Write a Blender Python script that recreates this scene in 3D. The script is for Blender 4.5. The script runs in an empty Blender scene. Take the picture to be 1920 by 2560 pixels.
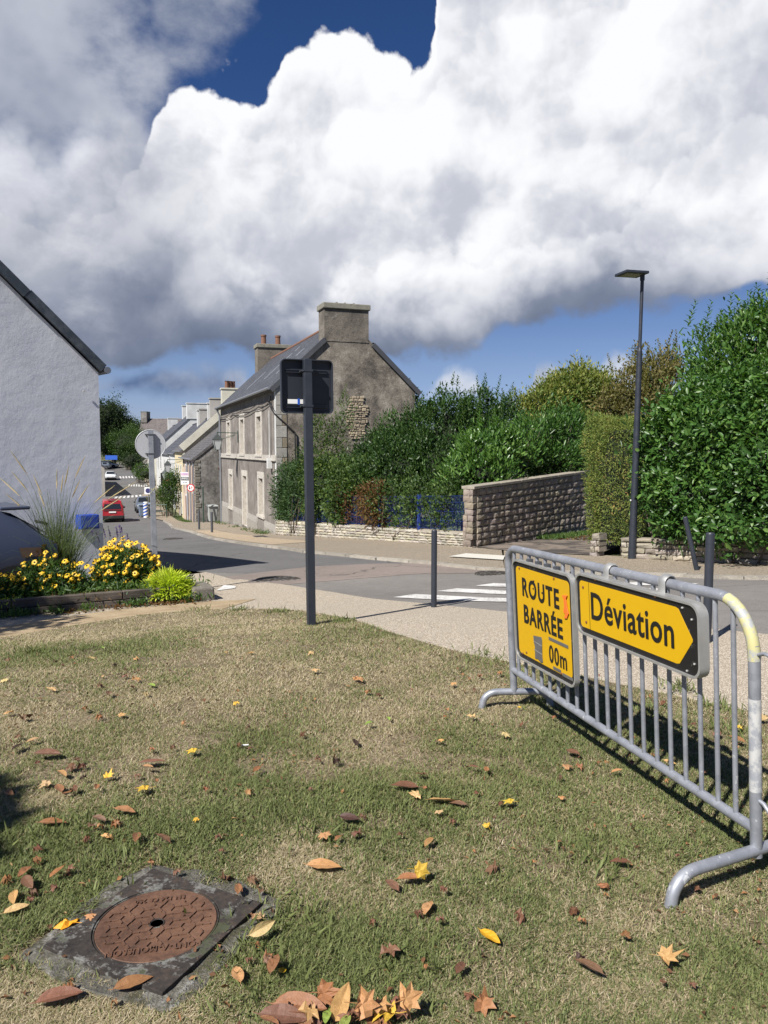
import bpy, bmesh, math, random
from mathutils import Vector, Matrix, noise as mnoise
import numpy as np

C = bpy.context.scene.collection
SC = bpy.context.scene
rad = math.radians

# ---------------------------------------------------------------- node helpers
class E:
    """A socket wrapped with arithmetic, so a node tree reads like a formula."""
    def __init__(s, nt, k): s.nt, s.k = nt, k
    def _m(s, op, *a, clamp=False):
        n = s.nt.nodes.new('ShaderNodeMath'); n.operation = op; n.use_clamp = clamp
        for i, v in enumerate((s,) + a):
            if isinstance(v, E): s.nt.links.new(v.k, n.inputs[i])
            else: n.inputs[i].default_value = v
        return E(s.nt, n.outputs[0])
    def __add__(s, o): return s._m('ADD', o)
    __radd__ = __add__
    def __sub__(s, o): return s._m('SUBTRACT', o)
    def __rsub__(s, o): return (s * -1) + o
    def __mul__(s, o): return s._m('MULTIPLY', o)
    __rmul__ = __mul__
    def __truediv__(s, o): return s._m('DIVIDE', o)
    def __pow__(s, o): return s._m('POWER', o)
    def mn(s, o): return s._m('MINIMUM', o)
    def mx(s, o): return s._m('MAXIMUM', o)
    def smn(s, o, k): return s._m('SMOOTH_MIN', o, k)
    def smx(s, o, k): return s._m('SMOOTH_MAX', o, k)
    def ab(s): return s._m('ABSOLUTE')
    def fr(s): return s._m('FRACT')
    def gt(s, o): return s._m('GREATER_THAN', o)
    def at2(s, o): return s._m('ARCTAN2', o)
    def asin(s): return s._m('ARCSINE')
    def cl(s): return s._m('ADD', 0.0, clamp=True)
    def ss(s, a, b, lo=0.0, hi=1.0):
        n = s.nt.nodes.new('ShaderNodeMapRange'); n.interpolation_type = 'SMOOTHSTEP'
        s.nt.links.new(s.k, n.inputs[0])
        for i, v in zip((1, 2, 3, 4), (a, b, lo, hi)): n.inputs[i].default_value = v
        return E(s.nt, n.outputs[0])
    def lin(s, a, b, lo=0.0, hi=1.0):
        n = s.nt.nodes.new('ShaderNodeMapRange'); n.clamp = True
        s.nt.links.new(s.k, n.inputs[0])
        for i, v in zip((1, 2, 3, 4), (a, b, lo, hi)): n.inputs[i].default_value = v
        return E(s.nt, n.outputs[0])
    def curve(s, pts):
        """1-D curve through pts (x and y both in 0..1)."""
        n = s.nt.nodes.new('ShaderNodeFloatCurve'); c = n.mapping.curves[0]
        n.mapping.use_clip = False
        c.points[0].location = pts[0]; c.points[1].location = pts[-1]
        for p in pts[1:-1]: c.points.new(*p)
        for p in c.points: p.handle_type = 'AUTO_CLAMPED'
        n.mapping.update(); s.nt.links.new(s.k, n.inputs['Value'])
        return E(s.nt, n.outputs[0])
    def ramp(s, stops, interp='LINEAR'):
        n = s.nt.nodes.new('ShaderNodeValToRGB'); r = n.color_ramp; r.interpolation = interp
        while len(r.elements) < len(stops): r.elements.new(0.5)
        for e, (p, c) in zip(r.elements, stops): e.position = p; e.color = (*c, 1) if len(c) == 3 else c
        s.nt.links.new(s.k, n.inputs[0])
        return E(s.nt, n.outputs[0])
    def xyz(s):
        n = s.nt.nodes.new('ShaderNodeSeparateXYZ'); s.nt.links.new(s.k, n.inputs[0])
        return [E(s.nt, o) for o in n.outputs]
    def map(s, loc=(0, 0, 0), rot=(0, 0, 0), sc=(1, 1, 1)):
        n = s.nt.nodes.new('ShaderNodeMapping'); s.nt.links.new(s.k, n.inputs[0])
        n.inputs[1].default_value = loc; n.inputs[2].default_value = rot; n.inputs[3].default_value = sc
        return E(s.nt, n.outputs[0])
    def vadd(s, o, k=1.0):
        n = s.nt.nodes.new('ShaderNodeVectorMath'); n.operation = 'MULTIPLY_ADD'
        s.nt.links.new(o.k, n.inputs[0]); n.inputs[1].default_value = (k, k, k); s.nt.links.new(s.k, n.inputs[2])
        return E(s.nt, n.outputs[0])
    def noise(s, scale, detail=4, rough=.5, dist=0.0, col=False, ntype=None):
        n = s.nt.nodes.new('ShaderNodeTexNoise'); s.nt.links.new(s.k, n.inputs['Vector'])
        n.inputs['Scale'].default_value = scale; n.inputs['Detail'].default_value = detail
        n.inputs['Roughness'].default_value = rough; n.inputs['Distortion'].default_value = dist
        return E(s.nt, n.outputs['Color' if col else 'Fac'])
    def voro(s, scale, feature='F1', detail=0, rough=.5, out='Distance', smooth=.5, rand=1.0, dims='3D'):
        n = s.nt.nodes.new('ShaderNodeTexVoronoi'); n.voronoi_dimensions = dims; n.feature = feature
        s.nt.links.new(s.k, n.inputs['Vector'])
        n.inputs['Scale'].default_value = scale
        if 'Detail' in n.inputs: n.inputs['Detail'].default_value = detail; n.inputs['Roughness'].default_value = rough
        if feature == 'SMOOTH_F1': n.inputs['Smoothness'].default_value = smooth
        n.inputs['Randomness'].default_value = rand
        return E(s.nt, n.outputs[out])
def mixc(f, a, b, mode='MIX'):
    nt = (f if isinstance(f, E) else a if isinstance(a, E) else b).nt
    n = nt.nodes.new('ShaderNodeMix'); n.data_type = 'RGBA'; n.blend_type = mode
    for i, v in ((0, f), (6, a), (7, b)):
        if isinstance(v, E): nt.links.new(v.k, n.inputs[i])
        else: n.inputs[i].default_value = v if i == 0 else (*v, 1)
    return E(nt, n.outputs[2])
def comb(nt, x, y, z):
    n = nt.nodes.new('ShaderNodeCombineXYZ')
    for i, v in enumerate((x, y, z)):
        if isinstance(v, E): nt.links.new(v.k, n.inputs[i])
        else: n.inputs[i].default_value = v
    return E(nt, n.outputs[0])
def coord(nt, which='Object'):
    if which == 'Position':
        n = nt.nodes.new('ShaderNodeNewGeometry'); return E(nt, n.outputs['Position'])
    n = nt.nodes.new('ShaderNodeTexCoord'); return E(nt, n.outputs[which])

# ---------------------------------------------------------------- camera (eye 1.65 m above the lawn, looking along +Y)
EYE = Vector((0, 0, 1.65)); FPX = 1900.0; PITCH = math.atan(157 / 1900)
cam = bpy.data.objects.new('camera', bpy.data.cameras.new('camera')); C.objects.link(cam)
cam.location = EYE; cam.rotation_euler = (rad(90) - PITCH, 0, 0)
cam.data.sensor_fit = 'VERTICAL'; cam.data.sensor_height = 36; cam.data.lens = 36 * FPX / 2560
cam.data.clip_start = 0.05; cam.data.clip_end = 6000
SC.camera = cam
SC.view_settings.view_transform = 'Standard'; SC.view_settings.look = 'None'
SC.view_settings.gamma = 1; SC.view_settings.use_curve_mapping = False
SC.view_settings.exposure = 0.72

# ---------------------------------------------------------------- sun: behind the camera's left shoulder
SUN_AZ, SUN_EL = rad(38), rad(46)          # the way the light travels, from +Y towards +X
sd = Vector((math.sin(SUN_AZ) * math.cos(SUN_EL), math.cos(SUN_AZ) * math.cos(SUN_EL), -math.sin(SUN_EL)))
sun = bpy.data.objects.new('sun', bpy.data.lights.new('sun', 'SUN')); C.objects.link(sun)
sun.data.energy = 4.9; sun.data.angle = rad(0.53); sun.data.color = (1, .955, .89)
sun.rotation_euler = sd.to_track_quat('-Z', 'Y').to_euler(); sun.location = (-30, -40, 60)
# ---------------------------------------------------------------- sky: Nishita air with cumulus written over it, by direction
def azel(px, py):
    """direction of a place in the sky as azimuth, elevation in degrees"""
    x = (px - 960) / FPX; y = -(py - 1280) / FPX; c, s = math.cos(PITCH), math.sin(PITCH)
    v = Vector((x, c + y * s, -s + y * c)).normalized()
    return math.degrees(math.atan2(v.x, v.y)), math.degrees(math.asin(v.z))

def build_world():
    w = bpy.data.worlds.new('World'); SC.world = w; w.use_nodes = True
    nt = w.node_tree; nt.nodes.clear()
    out = nt.nodes.new('ShaderNodeOutputWorld'); bg = nt.nodes.new('ShaderNodeBackground')
    nt.links.new(bg.outputs[0], out.inputs[0]); STR = 0.06; bg.inputs[1].default_value = STR
    sk = nt.nodes.new('ShaderNodeTexSky'); sk.sky_type = 'NISHITA'; sk.sun_disc = False
    sk.sun_elevation = SUN_EL; sk.sun_rotation = rad(180) + SUN_AZ
    sk.altitude = 300; sk.air_density = 0.8; sk.dust_density = 0.4; sk.ozone_density = 3.0
    d = coord(nt, 'Generated')
    X, Y, Z = d.xyz()
    az = X.at2(Y) * (180 / math.pi); el = Z.asin() * (180 / math.pi)
    blue = mixc(1.0, E(nt, sk.outputs[0]), el.lin(0, 40).ramp([(0, (.72, .70, .95)), (.15, (.74, .72, .85)), (.30, (.58, .63, .80)), (.6, (.34, .52, .80)), (1, (.30, .48, .74))]), 'MULTIPLY')
    # domain distortion
    nz = d.noise(7, 4, .55, col=True)
    nx, ny, _ = nz.xyz()
    nzf = d.noise(26, 3, .6, col=True); fx, fy, _ = nzf.xyz()
    dx = (nx - .5); dy = (ny - .5); ex = (fx - .5); ey = (fy - .5)
    p2 = comb(nt, az * .0175 + dx * .045 + ex * .011, el * .0175 + dy * .045 + ey * .011, 0.0)
    def dome(p, scale, det):                             # rounded cells with creases between: cauliflower heads
        v = p.voro(scale, 'F1', det, .5, dims='2D')
        return 1.0 - v * v
    o2 = (.31, .17, 0)
    lx, ly = -.020, .026                                 # towards the sun, across the cloud faces
    h1 = d.vadd(nz, .06).noise(5.5, 6, .52); h1l = d.vadd(nz, .06).map(loc=(-.034, 0, .046)).noise(5.5, 6, .52)
    pe = comb(nt, az * .0175 + dx * .030 + ex * .008, el * .0175 + dy * .030 + ey * .008, 0.0)
    e1 = dome(pe, 7, 0); e2 = dome(pe.map(loc=o2), 17, 0); e3 = dome(pe.map(loc=(.7, .4, 0)), 42, 0)
    e4 = dome(pe.map(loc=(.2, .9, 0)), 95, 0); ffn = d.noise(60, 4, .6)
    bill = (e1 - .72) * 3.4 + (e2 - .72) * 1.7 + (e3 - .72) * .75 + (e4 - .72) * .30 + (ffn - .5) * 1.0     # degrees of edge displacement
    e1l = dome(pe.map(loc=(lx, ly, 0)), 7, 0); e2l = dome(pe.map(loc=(o2[0] + lx * .45, o2[1] + ly * .45, 0)), 17, 0); e3l = dome(pe.map(loc=(.7 + lx * .2, .4 + ly * .2, 0)), 42, 0)
    relief = (h1 - h1l) * 1.9 + (e1 - e1l) * .22 + (e2 - e2l) * .17 + (e3 - e3l) * .09 + (ffn - .5) * .05
    soft = d.noise(5, 4, .6); wisp = d.map(sc=(1, 1, 1.6)).noise(9, 6, .62)
    def prof(pts, azv):
        """a contour through photographed sky points: elevation as a function of azimuth"""
        q = sorted(azel(*p) for p in pts)
        a0, a1 = q[0][0], q[-1][0]
        t = azv.lin(a0, a1)
        return t.curve([((a - a0) / (a1 - a0), e / 60) for a, e in q]) * 60
    azm = az + dx * 1.6 + ex * .3
    # main cumulus
    top = prof([(-900, 640), (-300, 560), (150, 540), (330, 470), (395, 330), (430, 262), (500, 215), (585, 175), (680, 165), (720, 105), (800, 108), (905, 112), (960, 165), (1045, 140), (1085, 60), (1110, -110), (1300, -330), (1920, -420), (2500, -250), (3200, 100)], azm)
    base = prof([(-900, 860), (-200, 900), (120, 930), (330, 915), (560, 885), (830, 905), (1080, 880), (1400, 805), (1650, 765), (1920, 735), (2500, 720), (3200, 700)], az + dx * 2)
    fA = (top + bill + ey * .5 - el).smn(((el - base) * .5 + dy * 1.6 + ex * .5 + (e2 - .72) * .5 + (wisp - .5) * 1.6), .5)
    inA = az.ss(-62, -40) * (1 - az.ss(50, 64))
    topT = prof([(-900, 700), (330, 800), (520, 740), (700, 745), (760, 770), (850, 690), (920, 655), (1080, 610), (1250, 590), (1420, 560), (1530, 500), (1600, 450), (1700, 400), (1920, 330), (2500, 300), (3200, 400)], azm)
    fT = topT + bill * 1.25 + ey * 1.0 - el
    topU = prof([(-900, 700), (420, 430), (520, 330), (640, 300), (780, 330), (860, 270), (1000, 330), (1110, 140), (1250, 40), (1400, 60), (1600, -60), (1920, -100), (3200, 0)], azm)
    fU = topU + bill * 1.25 + ey * 1.0 - el
    terr = fT.ss(0, .9) * (1 - fT.ss(.5, 6.5)) + fU.ss(0, .9) * (1 - fU.ss(.5, 6)) * .8
    aA = fA.ss(-.02, .50) * inA
    hgt = ((el - base) / 9).cl()
    # left bank: greyer, softer, in front of the main cumulus
    topB = prof([(-900, 250), (-200, 300), (0, 300), (60, 305), (140, 350), (230, 270), (330, 265), (400, 340), (440, 330), (500, 330), (600, 360), (760, 420)], azm)
    fB = (topB + bill * .7 + ey * 1.0 - el).smn((el - base) * 1.1 + dy * 2.5, .7)
    aB = fB.ss(-.3, 3.0) * az.ss(-62, -40) * (1 - (az + dx * 9 + ex * 2).ss(-19, -9)) * (.93 - wisp.ss(.45, .75) * .35)
    # high thin veil, upper left
    rx, ry = azel(60, 60)
    v1 = 1.0 - (((az - rx + dx * 12) / 9.5) ** 2 + ((el - ry + dy * 12) / 11) ** 2)
    sx, sy = azel(480, 20)
    v2 = .75 - (((az - sx + (el - sy) * -.15 + dx * 6) / 4.2) ** 2 + ((el - sy + dy * 5) / 4.6) ** 2)
    tx, ty = azel(350, 170)
    v3 = .55 - (((az - tx + dx * 6) / 4.) ** 2 + ((el - ty + dy * 5) / 3.5) ** 2)
    aC = ((v1.mx(v2).mx(v3)) * .9 + (wisp - .5) * 2.2 + (soft - .5) * .8).ss(-.25, .85) * .93
    # small far clouds low over the horizon
    topD = prof([(-400, 950), (200, 930), (260, 925), (330, 915), (420, 918), (520, 910), (600, 905), (660, 985), (700, 1010), (1030, 1010), (1080, 955), (1130, 918), (1190, 930), (1220, 1000), (1320, 1000), (1345, 912), (1390, 892), (1420, 930), (1445, 985), (1490, 985), (1505, 905), (1545, 880), (1600, 900), (1700, 960), (2300, 930)], azm)
    fD = (topD + bill * .35 + ey * 1.4 - .35 - el).mn((el - (3.4 + dy * 3)) * .8 + ex)
    aD = fD.ss(-.2, 1.1) * az.ss(-62, -40) * (1 - az.ss(50, 64)) * .95
    # elsewhere round the sky: sparser, dimmer cumulus, thinned to lower the ambient light
    outv = 1 - (az.ss(-62, -44) * (1 - az.ss(46, 62)))
    ofl = d.vadd(nz, .05).noise(3.2, 5, .55)
    aO = ofl.ss(.60, .70) * outv * el.ss(-2, 6)
    # colour of each layer (what the cloud gives off)
    lum = (relief * 2.9 + .52 + (d.noise(3.4, 6, .55) - .5) * 1.5).ss(-.55, 1.2)
    hgt = ((el - base + dy * 5 + (h1 - .5) * 6) / 9).cl()
    ldk = 1 - (1 - az.ss(-20, -3)) * (1 - ((el - base + dy * 6) / 9).ss(.15, 1.1)) * .50
    LA = (lum * .46 + .55 + terr * .13 + (1 - fA.ss(0, 2.6)) * .25) * (hgt.ss(-.05, .62) * .86 + .14) * ldk
    cA = LA.cl().ramp([(0, (.058, .078, .128)), (.30, (.145, .168, .225)), (.60, (.375, .388, .43)), (.88, (.545, .55, .575)), (1, (.595, .60, .61))])
    LB = (lum * .46 + .36 + (1 - fB.ss(.0, 4.5)) * .30) * (((el - base) / 15).cl().ss(-.12, 1.0) * .80 + .20) * ldk
    cB = LB.cl().ramp([(0, (.060, .080, .135)), (.3, (.185, .205, .26)), (.65, (.37, .38, .42)), (1, (.56, .565, .60))])
    LC = (soft.ss(.3, .7) * .6 + wisp * .35)
    cC = mixc(LC.cl(), (.12, .145, .205), (.40, .415, .46))
    cD = mixc((lum * .6 + az.ss(-14, 6) * .45).cl(), (.060, .095, .18), (.40, .43, .49))
    cO = mixc((lum * .6 + .3).cl(), (.09, .11, .16), (.42, .43, .46))
    k = 1 / STR
    def sc_(c): return mixc(1.0, c, (k, k, k), 'MULTIPLY')
    col = mixc(aD, blue, sc_(cD))
    col = mixc(aO, col, sc_(cO))
    col = mixc(aC, col, sc_(cC))
    col = mixc(aA, col, sc_(cA))
    col = mixc(aB, col, sc_(cB))
    nt.links.new(col.k, bg.inputs[0])
    w.cycles.sampling_method = 'MANUAL'; w.cycles.sample_map_resolution = 512
build_world()
# ---------------------------------------------------------------- terrain: a street that dips away to the north-west
US = (-.36, .93)
_SS = [-80, 0, 5.5, 7.4, 8.7, 11, 13.3, 17, 20, 31.4, 47.7, 62, 80, 100, 132, 166, 185, 210, 600, 3000]
_ZZ = [0, 0, -.02, -.17, -.36, -.58, -.74, -.9, -1.08, -2.0, -2.95, -4.06, -4.5, -4.3, -3.48, -2.15, -1.95, -1.9, 4, 30]
_s = np.arange(-80, 3000, .1); _z = np.interp(_s, _SS, _ZZ)
_w = np.exp(-np.linspace(-2, 2, 31) ** 2); _z = np.convolve(np.pad(_z, 15, 'edge'), _w / _w.sum(), 'valid')
def gz(x, y): return float(np.interp(US[0] * x + US[1] * y, _s, _z))
def gzs(x, y): return np.interp(US[0] * np.asarray(x) + US[1] * np.asarray(y), _s, _z)
_c, _sn = math.cos(PITCH), math.sin(PITCH)
def ray(px, py):
    x = (px - 960) / FPX; y = -(py - 1280) / FPX
    return Vector((x, _c + y * _sn, -_sn + y * _c))
def G(px, py):
    """the ground point surveyed at a place in the photograph"""
    r = ray(px, py); t = np.geomspace(.5, 900, 6000)
    h = EYE.z + r.z * t - gzs(r.x * t, r.y * t)
    i = int(np.argmax(h < 0)); a, b = t[max(i - 1, 0)], t[i]
    for _ in range(30):
        m = (a + b) / 2
        if EYE.z + r.z * m < gz(r.x * m, r.y * m): b = m
        else: a = m
    p = EYE + r * b; return Vector((p.x, p.y, gz(p.x, p.y)))
def AT(px, py, Y):
    r = ray(px, py); return EYE + r * (Y / r.y)

# ---------------------------------------------------------------- objects
def tag(o, label=None, cat=None, group=None, kind=None):
    if label: o['label'] = label
    if cat: o['category'] = cat
    if group: o['group'] = group
    if kind: o['kind'] = kind
    return o
def thing(name, label, cat, loc=(0, 0, 0), rz=0.0, group=None):
    o = bpy.data.objects.new(name, None); C.objects.link(o); o.empty_display_size = .2
    o.location = loc; o.rotation_euler = (0, 0, rz)
    return tag(o, label, cat, group)
def wmat(o):
    m = o.matrix_basis.copy()
    return wmat(o.parent) @ m if o.parent else m
def put(name, me, parent=None, loc=None, rot=None, scale=None, color=None):
    o = bpy.data.objects.new(name, me); C.objects.link(o)
    if parent: o.parent = parent
    if loc is not None: o.location = loc
    if rot is not None: o.rotation_euler = rot
    if scale is not None: o.scale = scale
    if color is not None: o.color = (*color, 1)
    return o
def copy_tree(o, parent=None):
    c = o.copy(); C.objects.link(c)
    if parent: c.parent = parent
    for ch in list(o.children): copy_tree(ch, c)
    return c
def frame(o, x, y=None):
    """Matrix with origin o, first axis x (horizontal), third axis up"""
    x = Vector(x).normalized(); z = Vector((0, 0, 1)); y = z.cross(x).normalized()
    m = Matrix((x, y, x.cross(y))).transposed().to_4x4(); m.translation = o; return m

class MB:
    """collects boxes, tubes and plates, then becomes ONE mesh object"""
    def __init__(s): s.v, s.f, s.mi, s.cur, s.M = [], [], [], 0, Matrix()
    def add(s, vs, fs):
        n = len(s.v); s.v += [s.M @ Vector(v) for v in vs]
        s.f += [tuple(i + n for i in f) for f in fs]; s.mi += [s.cur] * len(fs); return s
    def box(s, c, d, R=None, top=1.0):
        """box with centre c and size d; top scales the upper face"""
        vs = []
        for z in (-.5, .5):
            k = top if z > 0 else 1
            for x, y in ((-.5, -.5), (.5, -.5), (.5, .5), (-.5, .5)):
                q = Vector((x * d[0] * k, y * d[1] * k, z * d[2]))
                if R is not None: q = R @ q
                vs.append(Vector(c) + q)
        return s.add(vs, [(3, 2, 1, 0), (4, 5, 6, 7), (0, 1, 5, 4), (1, 2, 6, 5), (2, 3, 7, 6), (3, 0, 4, 7)])
    def rbox(s, c, d, r, seg=3):
        """box with rounded vertical edges (outline in x-z), for plates and lids"""
        return s.plate(rrect(d[0], d[2], r, seg), Matrix.Translation(c), d[1])
    def plate(s, pts, M, th):
        """outline (x, z) extruded by th along y, centred, in frame M"""
        n = len(pts)
        vs = [M @ Vector((x, -th / 2, z)) for x, z in pts] + [M @ Vector((x, th / 2, z)) for x, z in pts]
        fs = [tuple(range(n)), tuple(range(2 * n - 1, n - 1, -1))]
        fs += [(i, i + n, (i + 1) % n + n, (i + 1) % n) for i in range(n)]
        return s.add(vs, fs)
    def tube(s, path, r, seg=10, cap=True, sx=1.0):
        path = [Vector(p) for p in path]; rs = r if isinstance(r, (list, tuple)) else [r] * len(path)
        vs, fs = [], []; up = None
        for i, p in enumerate(path):
            t = (path[min(i + 1, len(path) - 1)] - path[max(i - 1, 0)]).normalized()
            if up is None: up = Vector((0, 0, 1)) if abs(t.z) < .9 else Vector((0, 1, 0))
            a = t.cross(up).normalized(); b = a.cross(t).normalized(); up = b
            for k in range(seg):
                q = 2 * math.pi * k / seg
                vs.append(p + a * math.cos(q) * rs[i] * sx + b * math.sin(q) * rs[i])
        for i in range(len(path) - 1):
            for k in range(seg):
                k2 = (k + 1) % seg
                fs.append((i * seg + k, i * seg + k2, (i + 1) * seg + k2, (i + 1) * seg + k))
        if cap:
            fs.append(tuple(range(seg - 1, -1, -1))); m = (len(path) - 1) * seg
            fs.append(tuple(range(m, m + seg)))
        return s.add(vs, fs)
    def cyl(s, p0, p1, r, seg=12): return s.tube([p0, p1], r, seg)
    def lathe(s, prof, c=(0, 0, 0), seg=16):
        c = Vector(c); vs, fs = [], []
        for r, z in prof:
            for k in range(seg):
                q = 2 * math.pi * k / seg; vs.append(c + Vector((r * math.cos(q), r * math.sin(q), z)))
        for i in range(len(prof) - 1):
            for k in range(seg):
                k2 = (k + 1) % seg; fs.append((i * seg + k, i * seg + k2, (i + 1) * seg + k2, (i + 1) * seg + k))
        fs.append(tuple(range(seg - 1, -1, -1))); m = (len(prof) - 1) * seg; fs.append(tuple(range(m, m + seg)))
        return s.add(vs, fs)
    def quad(s, a, b, c, d): return s.add([a, b, c, d], [(0, 1, 2, 3)])
    def loft(s, rings, cap=True):
        n = len(rings[0]); vs = [p for r in rings for p in r]; fs = []
        for i in range(len(rings) - 1):
            for k in range(n):
                k2 = (k + 1) % n; fs.append((i * n + k, i * n + k2, (i + 1) * n + k2, (i + 1) * n + k))
        if cap: fs.append(tuple(range(n - 1, -1, -1))); m = (len(rings) - 1) * n; fs.append(tuple(range(m, m + n)))
        return s.add(vs, fs)
    def mesh(s, name, mat, smooth=None):
        me = bpy.data.meshes.new(name); me.from_pydata([tuple(v) for v in s.v], [], s.f)
        for m in (mat if isinstance(mat, (list, tuple)) else [mat]): me.materials.append(m)
        if isinstance(mat, (list, tuple)): me.polygons.foreach_set('material_index', s.mi)
        bm = bmesh.new(); bm.from_mesh(me); bmesh.ops.recalc_face_normals(bm, faces=bm.faces); bm.to_mesh(me); bm.free()
        if smooth: me.shade_smooth(); me.set_sharp_from_angle(angle=rad(smooth))
        me.update(); return me
    def build(s, name, mat, parent=None, smooth=None, local=False, bevel=0):
        if parent and not local:
            inv = wmat(parent).inverted(); s.v = [inv @ Vector(v) for v in s.v]
        o = put(name, s.mesh(name, mat, smooth), parent)
        if bevel:
            b = o.modifiers.new('bevel', 'BEVEL'); b.width = bevel; b.segments = 2; b.limit_method = 'ANGLE'; b.angle_limit = rad(40)
        return o
def rrect(w, h, r, seg=4):
    pts = []
    for cx, cz, a in ((w / 2 - r, h / 2 - r, 0), (-w / 2 + r, h / 2 - r, 90), (-w / 2 + r, -h / 2 + r, 180), (w / 2 - r, -h / 2 + r, 270)):
        for k in range(seg + 1):
            q = rad(a + 90 * k / seg); pts.append((cx + r * math.cos(q), cz + r * math.sin(q)))
    return pts
def np_mesh(name, V, F, mat, tone=None, smooth=False):
    """big triangle mesh from arrays; tone is one value per face, kept as an attribute"""
    V = np.asarray(V, np.float32); F = np.asarray(F, np.int32)
    me = bpy.data.meshes.new(name); me.vertices.add(len(V)); me.vertices.foreach_set('co', V.ravel())
    me.loops.add(F.size); me.loops.foreach_set('vertex_index', F.ravel())
    me.polygons.add(len(F)); me.polygons.foreach_set('loop_start', np.arange(0, F.size, 3, dtype=np.int32))
    me.update(calc_edges=True)
    for m in (mat if isinstance(mat, (list, tuple)) else [mat]): me.materials.append(m)
    if tone is not None:
        a = me.attributes.new('tone', 'FLOAT', 'FACE'); a.data.foreach_set('value', np.asarray(tone, np.float32))
    if smooth: me.shade_smooth()
    return me
def text_mesh(s, size, mat, name='lettering', bold=0.0, sx=1.0, space=1.0, depth=.0015):
    cu = bpy.data.curves.new('t', 'FONT'); cu.body = s; cu.size = size; cu.align_x = 'CENTER'; cu.align_y = 'CENTER'
    cu.offset = bold; cu.extrude = depth; cu.space_character = space; cu.resolution_u = 4
    o = bpy.data.objects.new('t', cu); C.objects.link(o)
    dg = bpy.context.evaluated_depsgraph_get(); me = bpy.data.meshes.new_from_object(o.evaluated_get(dg))
    bpy.data.objects.remove(o); bpy.data.curves.remove(cu)
    for v in me.vertices: v.co.x *= sx
    me.name = name; me.materials.clear(); me.materials.append(mat); return me
def smooth_noise(x, y, seed=0):
    """value noise on arrays, 0..1"""
    x = np.asarray(x, float); y = np.asarray(y, float)
    xi = np.floor(x).astype(np.int64); yi = np.floor(y).astype(np.int64); fx = x - xi; fy = y - yi
    fx = fx * fx * (3 - 2 * fx); fy = fy * fy * (3 - 2 * fy)
    def h(a, b):
        n = (a * 374761393 + b * 668265263 + seed * 974711) & 0xffffffff
        n = ((n ^ (n >> 13)) * 1274126177) & 0xffffffff
        return ((n ^ (n >> 16)) & 0xffff) / 65535.0
    return (h(xi, yi) * (1 - fx) + h(xi + 1, yi) * fx) * (1 - fy) + (h(xi, yi + 1) * (1 - fx) + h(xi + 1, yi + 1) * fx) * fy
def fbm(x, y, seed=0, oct=4):
    r = 0; a = .5; t = 0
    for k in range(oct):
        r = r + a * smooth_noise(x * 2 ** k, y * 2 ** k, seed + k * 17); t += a; a *= .55
    return r / t

# ---------------------------------------------------------------- materials
def mat(name, fn, rough=.8, metal=0.0, spec=.5, coat=0.0, trans=None, coords='Object'):
    """fn(p, nt) gives the colour, or a dict: col, h (bump height), bs (strength), bd (distance), rough, metal"""
    m = bpy.data.materials.new(name); m.use_nodes = True; nt = m.node_tree; nt.nodes.clear()
    out = nt.nodes.new('ShaderNodeOutputMaterial'); b = nt.nodes.new('ShaderNodeBsdfPrincipled')
    r = fn(coord(nt, coords), nt) if callable(fn) else fn
    if not isinstance(r, dict): r = dict(col=r)
    def setv(k, v):
        if isinstance(v, E): nt.links.new(v.k, b.inputs[k])
        elif v is not None: b.inputs[k].default_value = (*v, 1) if isinstance(v, tuple) else v
    setv('Base Color', r['col']); setv('Roughness', r.get('rough', rough)); setv('Metallic', r.get('metal', metal))
    setv('Specular IOR Level', spec); setv('Coat Weight', coat)
    if coat: b.inputs['Coat Roughness'].default_value = .06
    if 'h' in r:
        bp = nt.nodes.new('ShaderNodeBump'); bp.inputs['Strength'].default_value = r.get('bs', .6); bp.inputs['Distance'].default_value = r.get('bd', .02)
        nt.links.new(r['h'].k, bp.inputs['Height']); nt.links.new(bp.outputs[0], b.inputs['Normal'])
    if trans:
        t = nt.nodes.new('ShaderNodeBsdfTranslucent'); mx = nt.nodes.new('ShaderNodeMixShader'); mx.inputs[0].default_value = trans
        c = r.get('tcol', r['col'])
        if isinstance(c, E): nt.links.new(c.k, t.inputs[0])
        else: t.inputs[0].default_value = (*c, 1)
        nt.links.new(b.outputs[0], mx.inputs[1]); nt.links.new(t.outputs[0], mx.inputs[2]); nt.links.new(mx.outputs[0], out.inputs[0])
    else: nt.links.new(b.outputs[0], out.inputs[0])
    return m
def attr(nt, name='tone'):
    n = nt.nodes.new('ShaderNodeAttribute'); n.attribute_name = name; return E(nt, n.outputs['Fac'])
def objinfo(nt, k):
    n = nt.nodes.new('ShaderNodeObjectInfo'); return E(nt, n.outputs[k])
def sc3(c, k): return tuple(x * k for x in c)

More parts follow.
